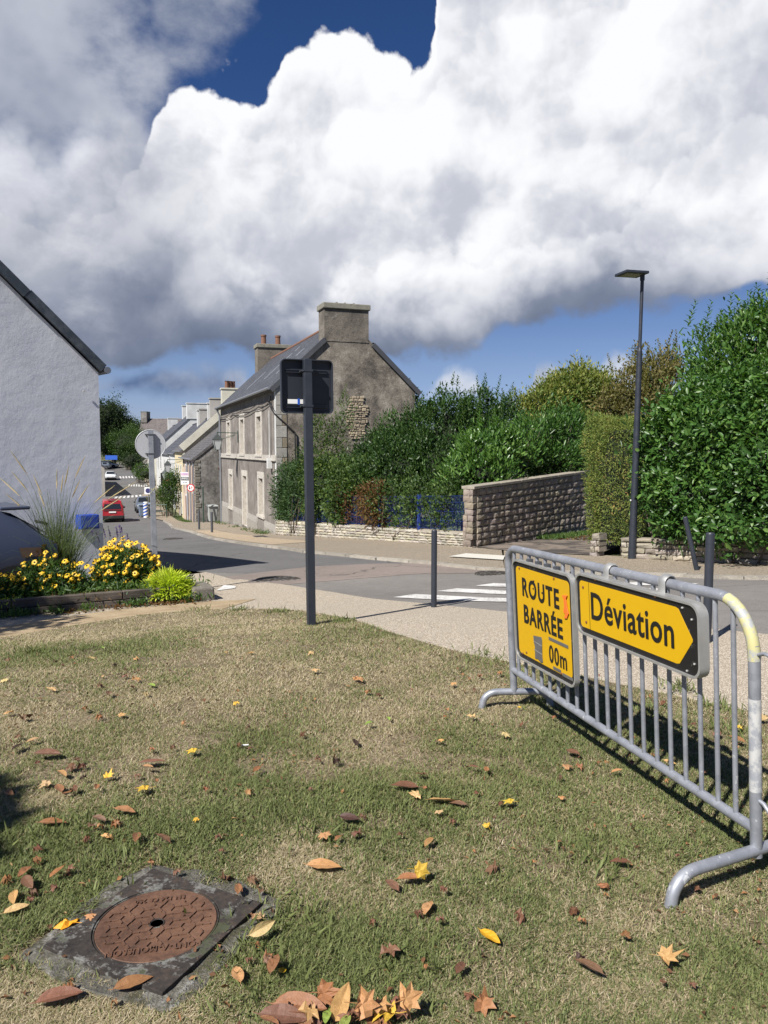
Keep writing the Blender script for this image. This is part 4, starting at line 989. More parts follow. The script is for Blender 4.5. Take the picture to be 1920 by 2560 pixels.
# dark barn and white shop on the left side of the street
house('dark_barn', 'dark roofed stone barn half hidden behind the white gable wall', (-57.5, 150), (-.93, -.36), 16, 12, -2.4, 3.2, 47, M['ruin'], M['slate_old'], front=1, roofn=8)
LS, LSF = house('left_street_house', 'pale house on the shaded left side of the street beyond the white gable', (-34.9, 95), (-.38, .925), 26, 8, -4.6, -.5, 35, M['greywall'], M['slate'], ops=[(4, 1.0, 1, 2.4, 'pane'), (10, 1.0, 1, 2.4, 'pane')], front=-1, roofn=6)
p = on(LSF, 1.0, -.9, 5.2); t = thing('blue_shop_sign', 'small bright blue projecting sign on the pale left street house', 'sign', tuple(p))
MB().box((0, 0, 0), (1.5, .1, .55)).build('panel', M['bluepaint'], t, local=True)
MB().box((.6, .4, .2), (.05, .9, .05)).build('arm', M['zinc'], t, local=True)

# ---------------------------------------------------------------- trees far off
def np_leaves(P, Dv, Nv, Ln, Wd, tone, shape='diamond', fold=.18):
    """leaves as little folded blades: P bases, Dv axes, Nv face normals"""
    P, Dv, Nv = [np.asarray(a, float) for a in (P, Dv, Nv)]; n = len(P); Ln = np.broadcast_to(Ln, n)[:, None]; Wd = np.broadcast_to(Wd, n)[:, None]
    Dv /= np.linalg.norm(Dv, axis=1, keepdims=True) + 1e-9
    S = np.cross(Dv, Nv); S /= np.linalg.norm(S, axis=1, keepdims=True) + 1e-9; Nn = np.cross(S, Dv)
    if shape == 'diamond':
        V = np.stack([P, P + Dv * Ln * .45 + S * Wd * .5 + Nn * Wd * fold, P + Dv * Ln, P + Dv * Ln * .45 - S * Wd * .5 + Nn * Wd * fold], 1)
        F = np.array([[0, 1, 2], [0, 2, 3]]); k = 4
    else:                                                              # 'ovate': bent along its length
        b = -.10
        V = np.stack([P, P + Dv * Ln * .28 + S * Wd * .42 + Nn * Wd * fold, P + Dv * Ln * .28 - S * Wd * .42 + Nn * Wd * fold,
                      P + Dv * Ln * .66 + S * Wd * .45 + Nn * (Wd * fold + Ln * b * .5), P + Dv * Ln * .66 - S * Wd * .45 + Nn * (Wd * fold + Ln * b * .5),
                      P + Dv * Ln * .5 + Nn * Ln * b * .25, P + Dv * Ln * .97 + Nn * Ln * b], 1)
        F = np.array([[0, 1, 5], [0, 5, 2], [1, 3, 5], [2, 5, 4], [3, 6, 5], [5, 6, 4]]); k = 7
    F = (F[None] + (np.arange(n) * k)[:, None, None]).reshape(-1, 3)
    return V.reshape(-1, 3), F, np.repeat(tone, len(F) // n)
def vol_points(ells, n, rg, depth=.35, rough=.22, seed=0, up=0.0, low_cut=None, clump=0.0):
    """points near the surface of a union of ellipsoids, with outward normals; uneven and clumped"""
    E_ = np.array(ells, float); a = np.array([(e[3] * e[4] + e[3] * e[5] + e[4] * e[5]) for e in E_]); idx = rg.choice(len(E_), n * 3, p=a / a.sum())
    d = rg.normal(size=(n * 3, 3)); d /= np.linalg.norm(d, axis=1, keepdims=True)
    c, r = E_[idx, :3], E_[idx, 3:]
    rad_ = 1 - depth * rg.random(n * 3) ** 1.8
    q = d * 2.6 + idx[:, None] * 3.1 + seed
    bump = (fbm(q[:, 0] + q[:, 2] * .7, q[:, 1] - q[:, 2] * .6, seed + 5, 3) - .5) * 2
    gap = fbm(q[:, 0] * 1.7 - q[:, 2], q[:, 1] * 1.7 + q[:, 2], seed + 9, 3)
    p = c + d * r * (rad_ + bump * rough)[:, None]; nrm = d / r; nrm /= np.linalg.norm(nrm, axis=1, keepdims=True)
    if clump:                                                          # most leaves sit in branch-end clumps with gaps between them
        nc = max(30, int(a.sum() * .9 / clump ** 2)); ci = rg.choice(len(E_), nc, p=a / a.sum()); cd = rg.normal(size=(nc, 3)); cd /= np.linalg.norm(cd, axis=1, keepdims=True)
        cp = E_[ci, :3] + cd * E_[ci, 3:] * (1 - .32 * rg.random((nc, 1)) ** 1.4 + rg.normal(size=(nc, 1)) * rough * .5)
        k = rg.integers(nc, size=len(d)); m1 = rg.random(len(d)) < .70; o_ = rg.normal(size=(len(d), 3)) * clump * rg.uniform(.5, 1.0, nc)[k][:, None]
        nn0 = cd / E_[ci, 3:]; nn0 /= np.linalg.norm(nn0, axis=1, keepdims=True); tn = rg.normal(size=nc)
        p = np.where(m1[:, None], cp[k] + o_, p); idx = np.where(m1, ci[k], idx); nrm = np.where(m1[:, None], nn0[k] * .8 + o_ / clump * .5, nrm); nrm /= np.linalg.norm(nrm, axis=1, keepdims=True)
        bump = np.where(m1, tn[k] * .9, bump - .6); gap = np.where(m1, .5 + .05 * tn[k].clip(-2, 2), gap)
    keep = gap > .385
    for j, e in enumerate(E_):
        inside = (((p - e[:3]) / e[3:]) ** 2).sum(1) < .50
        keep &= ~(inside & (idx != j))
    if low_cut is not None: keep &= p[:, 2] > low_cut
    p, nrm, gap, bump = p[keep][:n], nrm[keep][:n], gap[keep][:n], bump[keep][:n]
    return p, nrm, gap, bump
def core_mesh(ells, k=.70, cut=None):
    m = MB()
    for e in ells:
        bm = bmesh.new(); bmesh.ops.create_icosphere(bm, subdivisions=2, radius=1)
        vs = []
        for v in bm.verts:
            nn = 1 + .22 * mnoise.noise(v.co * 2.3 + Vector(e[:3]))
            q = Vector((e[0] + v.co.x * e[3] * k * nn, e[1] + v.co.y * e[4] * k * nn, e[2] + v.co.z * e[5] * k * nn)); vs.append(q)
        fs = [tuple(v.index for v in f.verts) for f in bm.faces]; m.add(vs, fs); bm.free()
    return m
def plant(name, label, cat, ells, n, Ln, Wd, mt, seed, shape='diamond', base=None, trunk=None, group=None, depth=.4, rough=.22, droop=.0, upward=.4, rnd=.8, core=.68, part='foliage', shoots=None, grp2=None, lowcut=None, tone0=0.0, pts=None, clump=0.0):
    """a shrub, hedge or tree: leaf-sized blades through its crown, a solid core coloured as inner shade, trunk where one shows"""
    rg = np.random.default_rng(seed); E_ = np.array(ells, float)
    b = base or (float(E_[0, 0]), float(E_[0, 1]), gz(E_[0, 0], E_[0, 1])); t = thing(name, label, cat, b, 0, group); off = np.array(b)
    p, nrm, gap, bump = pts or vol_points(ells, n, rg, depth, rough, seed, low_cut=lowcut, clump=clump); m_ = len(p)
    dv = nrm * .7 + rg.normal(size=(m_, 3)) * rnd * .6 + np.array([0, 0, upward]) - np.array([0, 0, droop])
    nv = nrm * .8 + np.array([0, 0, .5]) + rg.normal(size=(m_, 3)) * rnd * .55
    tone = np.clip(.40 + rg.normal(size=m_) * .19 + (gap - .5) * .7 + bump * .12 + tone0, 0, 1)
    tone = np.where(rg.random(m_) < .04, .97, tone)                      # a few yellowing leaves
    V, F, tn = np_leaves(p - off, dv, nv, Ln * rg.uniform(.45, 1.3, m_), Wd * rg.uniform(.5, 1.25, m_), tone, shape)
    Vs, Fs, Ts = [V], [F], [tn]
    if shoots:                                                          # upright leading shoots with alternate leaves
        cnt, hl, area = shoots; pick = rg.choice(np.nonzero(nrm[:, 2] > area)[0], cnt)
        st = MB(); nb = len(V)
        for i in pick:
            o = p[i] - off; h = hl * rg.uniform(.3, 1.1); ln = np.array([rg.normal() * .22, rg.normal() * .22, 1.0]); k = int(h / .032) + 3
            tt = np.linspace(0, 1, k); an = np.arange(k) * 2.4 + rg.random() * 6
            pp = o + ln * (tt * h)[:, None]; side = np.stack([np.cos(an), np.sin(an), np.full(k, .75)], 1)
            v2, f2, t2 = np_leaves(pp, side, np.stack([-np.cos(an) * .5, -np.sin(an) * .5, np.full(k, .7)], 1), Ln * 1.05 * (1.1 - tt * .5), Wd * 1.15 * (1.1 - tt * .5), np.clip(.6 + rg.normal(size=k) * .12 + tone0, 0, 1), shape)
            Fs.append(f2 + nb); Vs.append(v2); Ts.append(t2); nb += len(v2)
            st.tube([o, o + ln * h * .97], [.009, .004], 3, False)
        st.build('shoot_stems', M['stem'], t, local=True)['kind'] = 'stuff'
    o = put(part, np_mesh(part, np.concatenate(Vs), np.concatenate(Fs), mt, np.concatenate(Ts)), t); o['kind'] = 'stuff'
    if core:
        core_mesh(ells, core).build('shade_core', M['core'], t)['kind'] = 'stuff'  # solid bodies coloured as the shade deep in the crown
        m = MB(); foot = Vector(b)
        for i in rg.choice(m_, min(m_, 34), replace=False):               # bare stems seen through the gaps
            e = Vector(p[i] - nrm[i] * .06); f0 = Vector((foot.x * .45 + e.x * .55, foot.y * .45 + e.y * .55, max(foot.z - .2, e.z - 2.6))); m.tube([f0, f0.lerp(e, .55) + Vector(rg.normal(size=3) * .12), e], [.03, .018, .006], 4, False)
        m.build('branches', M['bark'], t)['kind'] = 'stuff'
    if trunk:
        m = MB()
        for q, r in trunk: m.tube(q, r, 7)
        m.build('trunk', M['bark'], t)
    return t
def el(px, py, Y, rx, ry, rz):
    c = AT(px, py, Y); return (c.x, c.y, c.z, rx, ry, rz)
def far_tree(label, parts, Y, n, mt, seed, trunkpx, size=.5):
    ells = [el(px, py, Y + dy, rx, rx * .9, rz) for px, py, dy, rx, rz in parts]
    c = AT(trunkpx, 1160, Y); z = gz(c.x, c.y)
    plant('broadleaf_tree', label, 'tree', ells, n, size, size * .6, M[mt], seed, base=(c.x, c.y, z), trunk=[([(c.x, c.y, z - .3), (c.x + .2, c.y, z + 3), (ells[0][0], ells[0][1], ells[0][2])], [.5, .38, .15])], group='trees round the far square', depth=.5, rough=.3, part='crown', clump=.8)
far_tree('tall dark tree rising behind the barn at the far end of the street', [(268, 1075, 0, 5, 5), (285, 1060, 2, 4, 4.5), (258, 1045, -2, 4, 4), (300, 1090, 1, 3.4, 4)], 172, 20000, 'tree_dark', 1, 285, .36)
far_tree('round green tree standing in the far square beside parked white cars', [(318, 1115, 0, 4.4, 3.2), (295, 1122, 2, 3.6, 2.6), (340, 1120, -1, 3.6, 2.8), (318, 1098, 1, 2.8, 2.2)], 158, 20000, 'bushgreen', 2, 322, .28)
far_tree('dark pine wood edge showing between the far tree and the long roof', [(322, 1085, 0, 5, 3.4), (345, 1083, 3, 5, 3.2), (305, 1088, -3, 5, 3)], 230, 9000, 'tree_dark', 3, 330, .5)
far_tree('dark shrub below the round tree in the far square', [(325, 1152, 0, 1.8, 1.3), (340, 1156, 1, 1.6, 1.1)], 150, 2500, 'tree_dark', 4, 325, .25)
# wooded skyline
hill = MB()
pts = []
for k in range(60):
    x = -420 + k * 22; pts.append((x, 520 + 40 * math.sin(k * .7), 10 + 6 * math.sin(k * .5) + 2.5 * math.sin(k * 2.1)))
for a, b in zip(pts, pts[1:]):
    hill.quad((a[0], a[1] - 150, -5), (b[0], b[1] - 150, -5), b, a); hill.quad(a, b, (b[0], b[1] + 260, 0), (a[0], a[1] + 260, 0))
hill.build('hills', M['field'])['kind'] = 'structure'

# ---------------------------------------------------------------- vehicles
def car(name, label, cat, loc, yaw, L, W, Hh, prof, paint, kind='hatch', group=None, plate=True):
    """prof: list of (x along the car from the rear, z sill, z belt, z roof, half width at belt, half width at roof); the rear faces -x"""
    t = thing(name, label, cat, loc, yaw, group)
    rings = []
    for x, zs, zb, zr, hb, hr in prof:
        r = []
        for s in (1, -1):
            seq = [(hb * .93, zs), (hb, zs + (zb - zs) * .35), (hb, zs + (zb - zs) * .75), (hb * .965, zb), ((hb * .96 + hr) / 2 + .02, (zb + zr) / 2), (hr, zr - .05), (hr * .82, zr)]
            r += [(s * y, z) for y, z in (seq if s == 1 else seq[::-1])]
        rings.append([Vector((x, y, z)) for y, z in r])
    MB().loft(rings).build('body', paint, t, smooth=38, local=True)
    xs = [p[0] for p in prof]
    def at(x):
        for a, b in zip(prof, prof[1:]):
            if a[0] <= x <= b[0]:
                k = (x - a[0]) / (b[0] - a[0] + 1e-9); return [a[i] + (b[i] - a[i]) * k for i in range(6)]
        return list(prof[-1])
    def side_glass(x0, x1, s, x0t=None, x1t=None):
        m = MB(); a, b = at(x0), at(x1); c, d = at(x0t if x0t is not None else x0), at(x1t if x1t is not None else x1)
        def pt(q, x, f):
            zb, zr, hb, hr = q[2], q[3] - .05, q[4] * .965, q[5]; mid = (hb + hr) / 2 + .02
            y = hb + (mid - hb) * min(f, .5) * 2 if f <= .5 else mid + (hr - mid) * (f - .5) * 2
            return (x, s * (y + .016), zb + (zr - zb) * f)
        xa, xb = (x0 if x0t is None else x0t), (x1 if x1t is None else x1t); am, bm_ = at((x0 + xa) / 2), at((x1 + xb) / 2)
        m.add([pt(a, x0, .06), pt(b, x1, .06), pt(bm_, (x1 + xb) / 2, .5), pt(am, (x0 + xa) / 2, .5), pt(d, xb, .90), pt(c, xa, .90)], [(0, 1, 2, 3), (3, 2, 4, 5)]); m.build('side_window', M['glass'], t, local=True)
    cfg = dict(wheel=.31)
    wx = (L * .17, L * .80)
    for x in wx:
        for s in (1, -1):
            m = MB(); y = s * (W / 2 - .10); m.M = Matrix.Translation((x, y, .31)) @ Matrix.Rotation(rad(90), 4, 'X')
            m.lathe([(.20, -.09), (.29, -.10), (.315, -.06), (.315, .06), (.29, .10), (.20, .09)], seg=18); w = m.build('wheel', M['rubber'], t, local=True)
            m = MB(); m.M = Matrix.Translation((x, y, .31)) @ Matrix.Rotation(rad(90), 4, 'X'); m.lathe([(.20, -.085), (.19, -.03), (.19, .03), (.20, .085)], seg=14); m.build('rim', M['chrome'], w, local=True)
            m = MB(); m.M = Matrix.Translation((x, s * (W / 2 - .055), .33)) @ Matrix.Rotation(rad(90), 4, 'X'); m.lathe([(.375, -.06), (.375, .06)], seg=20); m.build('wheel_arch', M['rubber'], t, local=True)
    MB().box((L / 2, 0, .26), (L * .9, W * .86, .2)).build('underbody', M['rubber'], t, local=True)
    return t, at, side_glass
def rear_dress(t, W, zg0, zg1, x0, x1, hw0, hw1, lights, plate_z, bump=True, tail='tail'):
    m = MB(); m.add([(x0 - .015, -hw0, zg0), (x0 - .015, hw0, zg0), (x1 - .015, hw1, zg1), (x1 - .015, -hw1, zg1)], [(0, 3, 2, 1)]); m.build('rear_window', M['glass'], t, local=True)
    for s in (1, -1):
        for y, z, w, h, x in lights: MB().box((x, s * y, z), (.09, w, h)).build('tail_light', M[tail], t, local=True, bevel=.02)
        MB().box((2.3, s * (W / 2 + .06), 1.02), (.16, .17, .13)).build('wing_mirror', M['rubber'], t, local=True, bevel=.03)
    MB().box((-.05, 0, .42), (.10, W * .92, .24)).build('bumper', M['rubber'], t, local=True, bevel=.03)
    MB().box((-.035, 0, plate_z), (.03, .52, .11)).build('number_plate', M['whitepaint'], t, local=True)
# red van-like car driving away
pR = G(262, 1307); 
van_prof = [(0, .42, .88, .95, .80, .74), (.06, .34, 1.02, 1.52, .845, .66), (.20, .32, 1.04, 1.72, .86, .66), (.6, .30, 1.05, 1.76, .87, .68), (2.2, .30, 1.04, 1.76, .87, .69), (2.75, .30, 1.03, 1.60, .87, .66), (3.25, .30, 1.02, 1.10, .86, .70), (3.9, .32, .92, .98, .84, .68), (4.15, .38, .75, .80, .74, .6)]
hd = math.atan2(.93, -.36)
c = (pR.x + .55, pR.y + .2, pR.z)
vt, vat, vsg = car('red_car', 'red boxy family car driving away down the street', 'car', c, hd, 4.15, 1.78, 1.78, van_prof, M['carred'])
vsg(.45, 1.35, 1); vsg(.45, 1.35, -1); vsg(1.45, 2.55, 1, 1.45, 2.35); vsg(1.45, 2.55, -1, 1.45, 2.35)
rear_dress(vt, 1.78, 1.06, 1.56, .0, .085, .66, .56, [(.775, 1.04, .11, .60, .03)], .82)
MB().box((.15, 0, 1.77), (.16, .7, .04)).build('roof_spoiler', M['carred'], vt, local=True)
MB().box((-.02, 0, .96), (.03, 1.3, .05)).build('tailgate_trim', M['rubber'], vt, local=True)
# silver car parked by the flower bed, its tail to the right
sp = Vector((-5.42, 12.0, gz(-5.4, 12.0)))
sil = [(0, .46, .72, .80, .74, .66), (.05, .36, .92, 1.0, .83, .70), (.22, .33, 1.0, 1.12, .87, .66), (.50, .30, 1.01, 1.36, .885, .60), (.75, .30, 1.01, 1.47, .89, .58), (1.2, .30, 1.0, 1.53, .89, .60), (2.2, .30, .99, 1.54, .89, .61), (2.9, .30, .98, 1.36, .89, .60), (3.4, .30, .97, 1.05, .88, .66), (4.0, .34, .88, .93, .84, .6), (4.2, .4, .7, .76, .7, .5)]
sy = math.atan2(-.669, -.743)
stt, sat, ssg = car('silver_car', 'silver blue hatchback parked by the white gable behind the flower bed', 'car', tuple(sp), sy, 4.2, 1.78, 1.54, sil, M['carsilver'])
for s in (1, -1): ssg(.95, 1.35, s, 1.08, 1.35); ssg(1.45, 2.2, s); ssg(2.28, 3.15, s, 2.28, 2.8)
rear_dress(stt, 1.78, 1.10, 1.43, .13, .63, .62, .52, [], .62, tail='tail_dark')
MB().box((.55, 0, 1.50), (.42, 1.14, .05)).build('roof_spoiler', M['carsilver'], stt, local=True, bevel=.02)
for s in (1, -1):
    m = MB(); m.add([(.30, s * .87, .93), (.62, s * .895, .95), (.58, s * .895, .80), (.28, s * .875, .80)], [(0, 1, 2, 3)]); m.add([(.02, s * .75, .98), (.30, s * .885, .97), (.30, s * .885, .80), (.02, s * .76, .80)], [(0, 1, 2, 3)]); m.build('tail_light', M['tail_dark'], stt, local=True)
MB().box((.02, 0, 1.22), (.05, .5, .03), Matrix.Rotation(rad(-30), 3, 'Y')).build('rear_wiper', M['rubber'], stt, local=True)
# parked cars down the street, noses towards us
def small_car(label, paint, loc, yaw, group=None):
    pr = [(0, .45, .8, .86, .74, .62), (.1, .34, .95, 1.1, .83, .62), (.45, .3, .98, 1.42, .86, .58), (1.4, .3, .97, 1.47, .87, .6), (2.2, .3, .95, 1.40, .87, .58), (2.95, .3, .93, .99, .86, .66), (3.7, .34, .84, .88, .83, .6), (3.95, .42, .66, .7, .72, .5)]
    t, a, sg = car('parked_car', label, 'car', loc, yaw, 3.95, 1.74, 1.47, pr, paint, group=group)
    for s in (1, -1):
        sg(.6, 1.4, s); sg(1.5, 2.6, s, 1.5, 2.25); MB().box((3.78, s * .62, .70), (.16, .30, .15)).build('headlight', M['headlamp'], t, local=True, bevel=.03)
        MB().box((2.5, s * .96, .98), (.14, .16, .12)).build('wing_mirror', M['rubber'], t, local=True)
    m = MB(); m.add([(2.90, -.66, 1.0), (2.90, .66, 1.0), (2.26, .55, 1.38), (2.26, -.55, 1.38)], [(0, 1, 2, 3)]); m.M = Matrix(); o = m.build('windscreen', M['glass'], t, local=True); o.location = (.03, 0, .02)
    MB().box((3.97, 0, .42), (.05, 1.3, .18)).build('grille', M['rubber'], t, local=True); MB().box((4.0, 0, .56), (.03, .5, .1)).build('number_plate', M['whitepaint'], t, local=True)
    return t
def nose_to_us(px, py, paint, label, yaw=math.atan2(-.93, .36), dz=0, group=None):
    p = G(px, py); d = Vector((math.cos(yaw), math.sin(yaw))); return small_car(label, paint, (p.x - d.x * 3.9, p.y - d.y * 3.9, p.z + dz), yaw, group)
nose_to_us(366, 1283, M['cargrey'], 'grey blue car parked nose first behind the recycling bins')
nose_to_us(277, 1201, M['carwhite'], 'white car coming up the street near the far crossing')
p = G(282, 1170); small_car('white car parked in the far square left of the round tree', M['carwhite'], (p.x - 3, p.y, p.z), rad(10))
p = G(262, 1172); small_car('dark red car parked at the left edge of the far square', M['carred'], (p.x - 2, p.y - 2, p.z), rad(70))
p = G(292, 1172); small_car('pale grey car parked nearest the far round tree', M['cargrey'], (p.x - .5, p.y - 2, p.z), rad(190))

# ---------------------------------------------------------------- street furniture down the hill
def bin_thing(px, py, label, mt, s=1.0, name='wheelie_bin', yaw=0.4):
    p = G(px, py); t = thing(name, label, 'bin', tuple(p + Vector((0, 0, .05))), yaw)
    m = MB(); m.loft([[Vector((x * w, y * d, z)) for x, y in ((-1, -1), (1, -1), (1, 1), (-1, 1))] for w, d, z in ((.21 * s, .23 * s, .06), (.28 * s, .33 * s, .95 * s))]); m.build('tub', mt, t, local=True, bevel=.03)
    m = MB(); m.loft([[Vector((x * w, y * d - .02, z)) for x, y in ((-1, -1), (1, -1), (1, 1), (-1, 1))] for w, d, z in ((.31 * s, .37 * s, .95 * s), (.31 * s, .37 * s, 1.0 * s), (.24 * s, .30 * s, 1.06 * s))]); m.build('lid', mt, t, local=True, bevel=.02)
    for sx in (-1, 1):
        m = MB(); m.cyl((sx * .20 * s, .24 * s, .10), (sx * .26 * s, .24 * s, .10), .10, 12); m.build('wheel', M['rubber'], t, local=True)
    m = MB(); m.tube([(-.2 * s, .38 * s, .93 * s), (.2 * s, .38 * s, .93 * s)], .02, 6); m.build('handle', mt, t, local=True)
    return t
q = on(RF, -1.3, -1.0, 0); b = bin_thing(524, 1308, 'pale grey wheeled bin standing against the derelict gable', M['binplastic'], 1.06); b.location = (-11.0, 48.55, gz(-11.0, 48.55) + .05)
bin_thing(356, 1293, 'blue grey recycling bin left of the striped bollard', M['bingrey'], 1.05, 'recycling_bin'); bin_thing(374, 1292, 'blue grey recycling bin partly behind the galvanised sign pole', M['bingrey'], 1.1, 'recycling_bin')
def striped(px, py):
    p = G(px, py); t = thing('striped_bollard', 'thick bollard with slanting blue and white stripes at the road narrowing', 'bollard', tuple(p), rad(-20))
    h = 1.30; MB().lathe([(.20, 0), (.20, h), (.17, h + .05)], seg=16).build('post', M['whitepaint'], t, local=True)
    for k in range(5):
        m = MB(); n = 12; z = k * .27
        vs = []
        for i in range(n + 1):
            a = math.pi * i / n + math.pi; vs += [(.204 * math.cos(a), .204 * math.sin(a), min(max(z + .014 + .26 * i / n * 1.0, 0), h)), (.204 * math.cos(a), .204 * math.sin(a), min(z + .15 + .26 * i / n, h))]
        m.add(vs, [(2 * i, 2 * i + 1, 2 * i + 3, 2 * i + 2) for i in range(n)]); m.build('stripe', M['bluepaint'], t, local=True)
striped(365, 1294)
def bollard(loc, label, h, r, lean=(0, 0), group=None, mt='anthracite'):
    t = thing('bollard', label, 'bollard', loc, 0, group); t.rotation_euler = (lean[0], lean[1], 0)
    MB().lathe([(r, -.15), (r, h - .02), (r * .97, h - .008), (r * .86, h)], seg=20).build('post', M[mt], t, smooth=40, local=True)
    MB().lathe([(r * 1.02, h * .90), (r * 1.02, h * .905)], seg=20).build('ring', M[mt], t, local=True)
    return t
pa, pb = G(530, 1334), G(498, 1326)
bollard(tuple(pa + Vector((0, 0, .05))), 'black bollard on the far pavement in front of the wheeled bin', .95, .055, mt='dark_trim', group='black bollards on the far pavement')
bollard(tuple(pb + Vector((0, 0, .05))), 'black bollard on the far pavement beside the green signpost', .97, .055, mt='dark_trim', group='black bollards on the far pavement')
# priority sign on its green gibbet post
pb_ = AT(506, 1300, 47.5); px_ = Vector((-11.35, 47.6, gz(-11.35, 47.6))); t = thing('priority_sign', 'round red rimmed sign with a black and a red arrow on a dark green bracket', 'traffic sign', tuple(px_))
zt = AT(500, 1219, 47.6).z; c = AT(477.5, 1219.5, 47.6); sgn = c - px_
m = MB(); m.tube([(0, 0, -.3), (0, 0, zt - px_.z + .02), (sgn.x + .25, 0, zt - px_.z + .02)], .035, 6); m.build('post', M['green_metal'], t, local=True)
def disc(r, y, name, mt, par, cx=0, cz=0, th=.01, seg=28):
    m = MB(); m.plate([(cx + r * math.cos(2 * math.pi * k / seg), cz + r * math.sin(2 * math.pi * k / seg)) for k in range(seg)], Matrix.Translation((0, y, 0)), th); return m.build(name, mt, par, local=True)
dz = sgn.z
disc(.245, -.05, 'sign_disc', M['redpaint'], t, sgn.x, dz, .03); disc(.185, -.07, 'white_face', M['whitepaint'], t, sgn.x, dz, .012)
m = MB(); m.plate([(sgn.x - .09, dz + .11), (sgn.x - .045, dz + .11), (sgn.x - .045, dz - .0), (sgn.x - .005, dz - .0), (sgn.x - .067, dz - .12), (sgn.x - .13, dz - .0), (sgn.x - .09, dz - .0)], Matrix.Translation((0, -.08, 0)), .008); m.build('black_arrow', M['ink'], t, local=True)
m = MB(); m.plate([(sgn.x + .055, dz - .10), (sgn.x + .055, dz + .03), (sgn.x + .02, dz + .03), (sgn.x + .07, dz + .11), (sgn.x + .12, dz + .03), (sgn.x + .085, dz + .03), (sgn.x + .085, dz - .10)], Matrix.Translation((0, -.08, 0)), .008); m.build('red_arrow', M['redpaint'], t, local=True)
# no-parking plate half behind the galvanised post
p = G(372, 1290); t = thing('no_parking_sign', 'small white square plate with a dark blue disc behind the galvanised post', 'traffic sign', tuple(p))
MB().cyl((0, 0, 0), (0, 0, 2.6), .03, 6).build('post', M['zinc'], t, local=True); MB().box((0, -.05, 2.25), (.62, .03, .62)).build('plate', M['whitepaint'], t, local=True)
disc(.22, -.07, 'disc', mat('dark_blue', (.03, .03, .12), .5), t, 0, 2.25)
# railing at the pavement edge
p = G(395, 1296); t = thing('pavement_railing', 'low dark metal railing at the pavement edge right of the bins', 'railing', tuple(p))
m = MB()
for x in (-.35, .75): m.tube([(x, 0, 0), (x, 0, 1.15)], .035, 6)
m.tube([(-.35, 0, 1.15), (.75, 0, 1.15)], .035, 6); m.tube([(-.35, 0, .6), (.75, 0, .6)], .025, 6); m.build('frame', M['green_metal'], t, local=True)
# shop sign with its red emblem, and plants on the pavement
p = AT(420, 1198, 78); t = thing('shop_sign', 'black projecting shop sign with a red looping emblem behind the green shrub', 'sign', tuple(p), .2)
MB().box((0, 0, 0), (1.45, .10, 1.30)).build('panel', M['ink'], t, local=True); MB().tube([(.7, .03, .5), (1.5, .03, .5)], .04, 5).build('arm', M['zinc'], t, local=True)
m = MB()
for cx_, cz_, r in ((-.25, -.22, .16), (.28, -.12, .16), (.05, -.42, .13)): m.tube([(cx_ + r * math.cos(a * .5), -.07, cz_ + r * math.sin(a * .5)) for a in range(14)], .04, 5)
m.tube([(-.1, -.07, -.12), (.45, -.07, .12)], .04, 5); m.build('emblem', M['redpaint'], t, local=True)
plant('street_shrub', 'leafy green shrub spilling over the terrace wall by the shop sign', 'shrub', [el(423, 1238, 66, .95, .9, 1.1), el(432, 1205, 66.4, .8, .8, 1.0), el(412, 1232, 66.2, .6, .6, .7)], 5200, .15, .08, M['bushgreen'], 31, rough=.3, clump=.2, core=.5)
plant('dry_planting', 'dry straw coloured planting along the pavement edge beyond the bins', 'plant', [el(398, 1252, 70, 1.1, .7, .7), el(403, 1240, 72, .8, .6, .5)], 700, .4, .05, M['tree_brown'], 33, upward=1.2, core=0)
plant('square_planting', 'green planting bed at the tip of the pavement by the far crossing', 'plant', [el(356, 1178, 120, 1.6, 1.5, 1.3), el(362, 1186, 112, 1.2, 1.2, .8)], 1200, .3, .15, M['bushgreen'], 34)
lantern(AT(414, 1172, 74), (1, .1, 0), -1, 'second glazed lantern on the yellow terrace house down the street', .3, 1.3)
for k, (px, py) in enumerate(((497, 1308), (600, 1321), (623, 1329), (637, 1330))):
    p = G(px, py)
# weeds along the foot of the houses
rw = np.random.default_rng(12); PP = []
for a, b, n in (((-10.3, 47.3), (-4.7, 31.9), 22), ((-17.6, 65.5), (-12.8, 50.4), 30)):
    for k in range(n):
        t_ = rw.random() ** .8; w = rw.random(); c0 = (a[0] + (b[0] - a[0]) * t_ - .25 * .94 + rw.normal() * .05, a[1] + (b[1] - a[1]) * t_ - .25 * .34)
        if float(fbm(c0[0] * .9, c0[1] * .9, 3)) < .47: continue
        for j in range(26): PP.append((c0[0] + rw.normal() * .14, c0[1] + rw.normal() * .14, gz(*c0) + .05, .08 + .17 * rw.random() ** 2))
PP = np.array(PP); nn = len(PP); dv = rw.normal(size=(nn, 3)) * .5 + [0, 0, 1]
V, F, tn = np_leaves(PP[:, :3], dv, rw.normal(size=(nn, 3)), PP[:, 3], .028, rw.random(nn))
put('pavement_weeds', np_mesh('pavement_weeds', V, F, M['creeper'], tn))['kind'] = 'stuff'
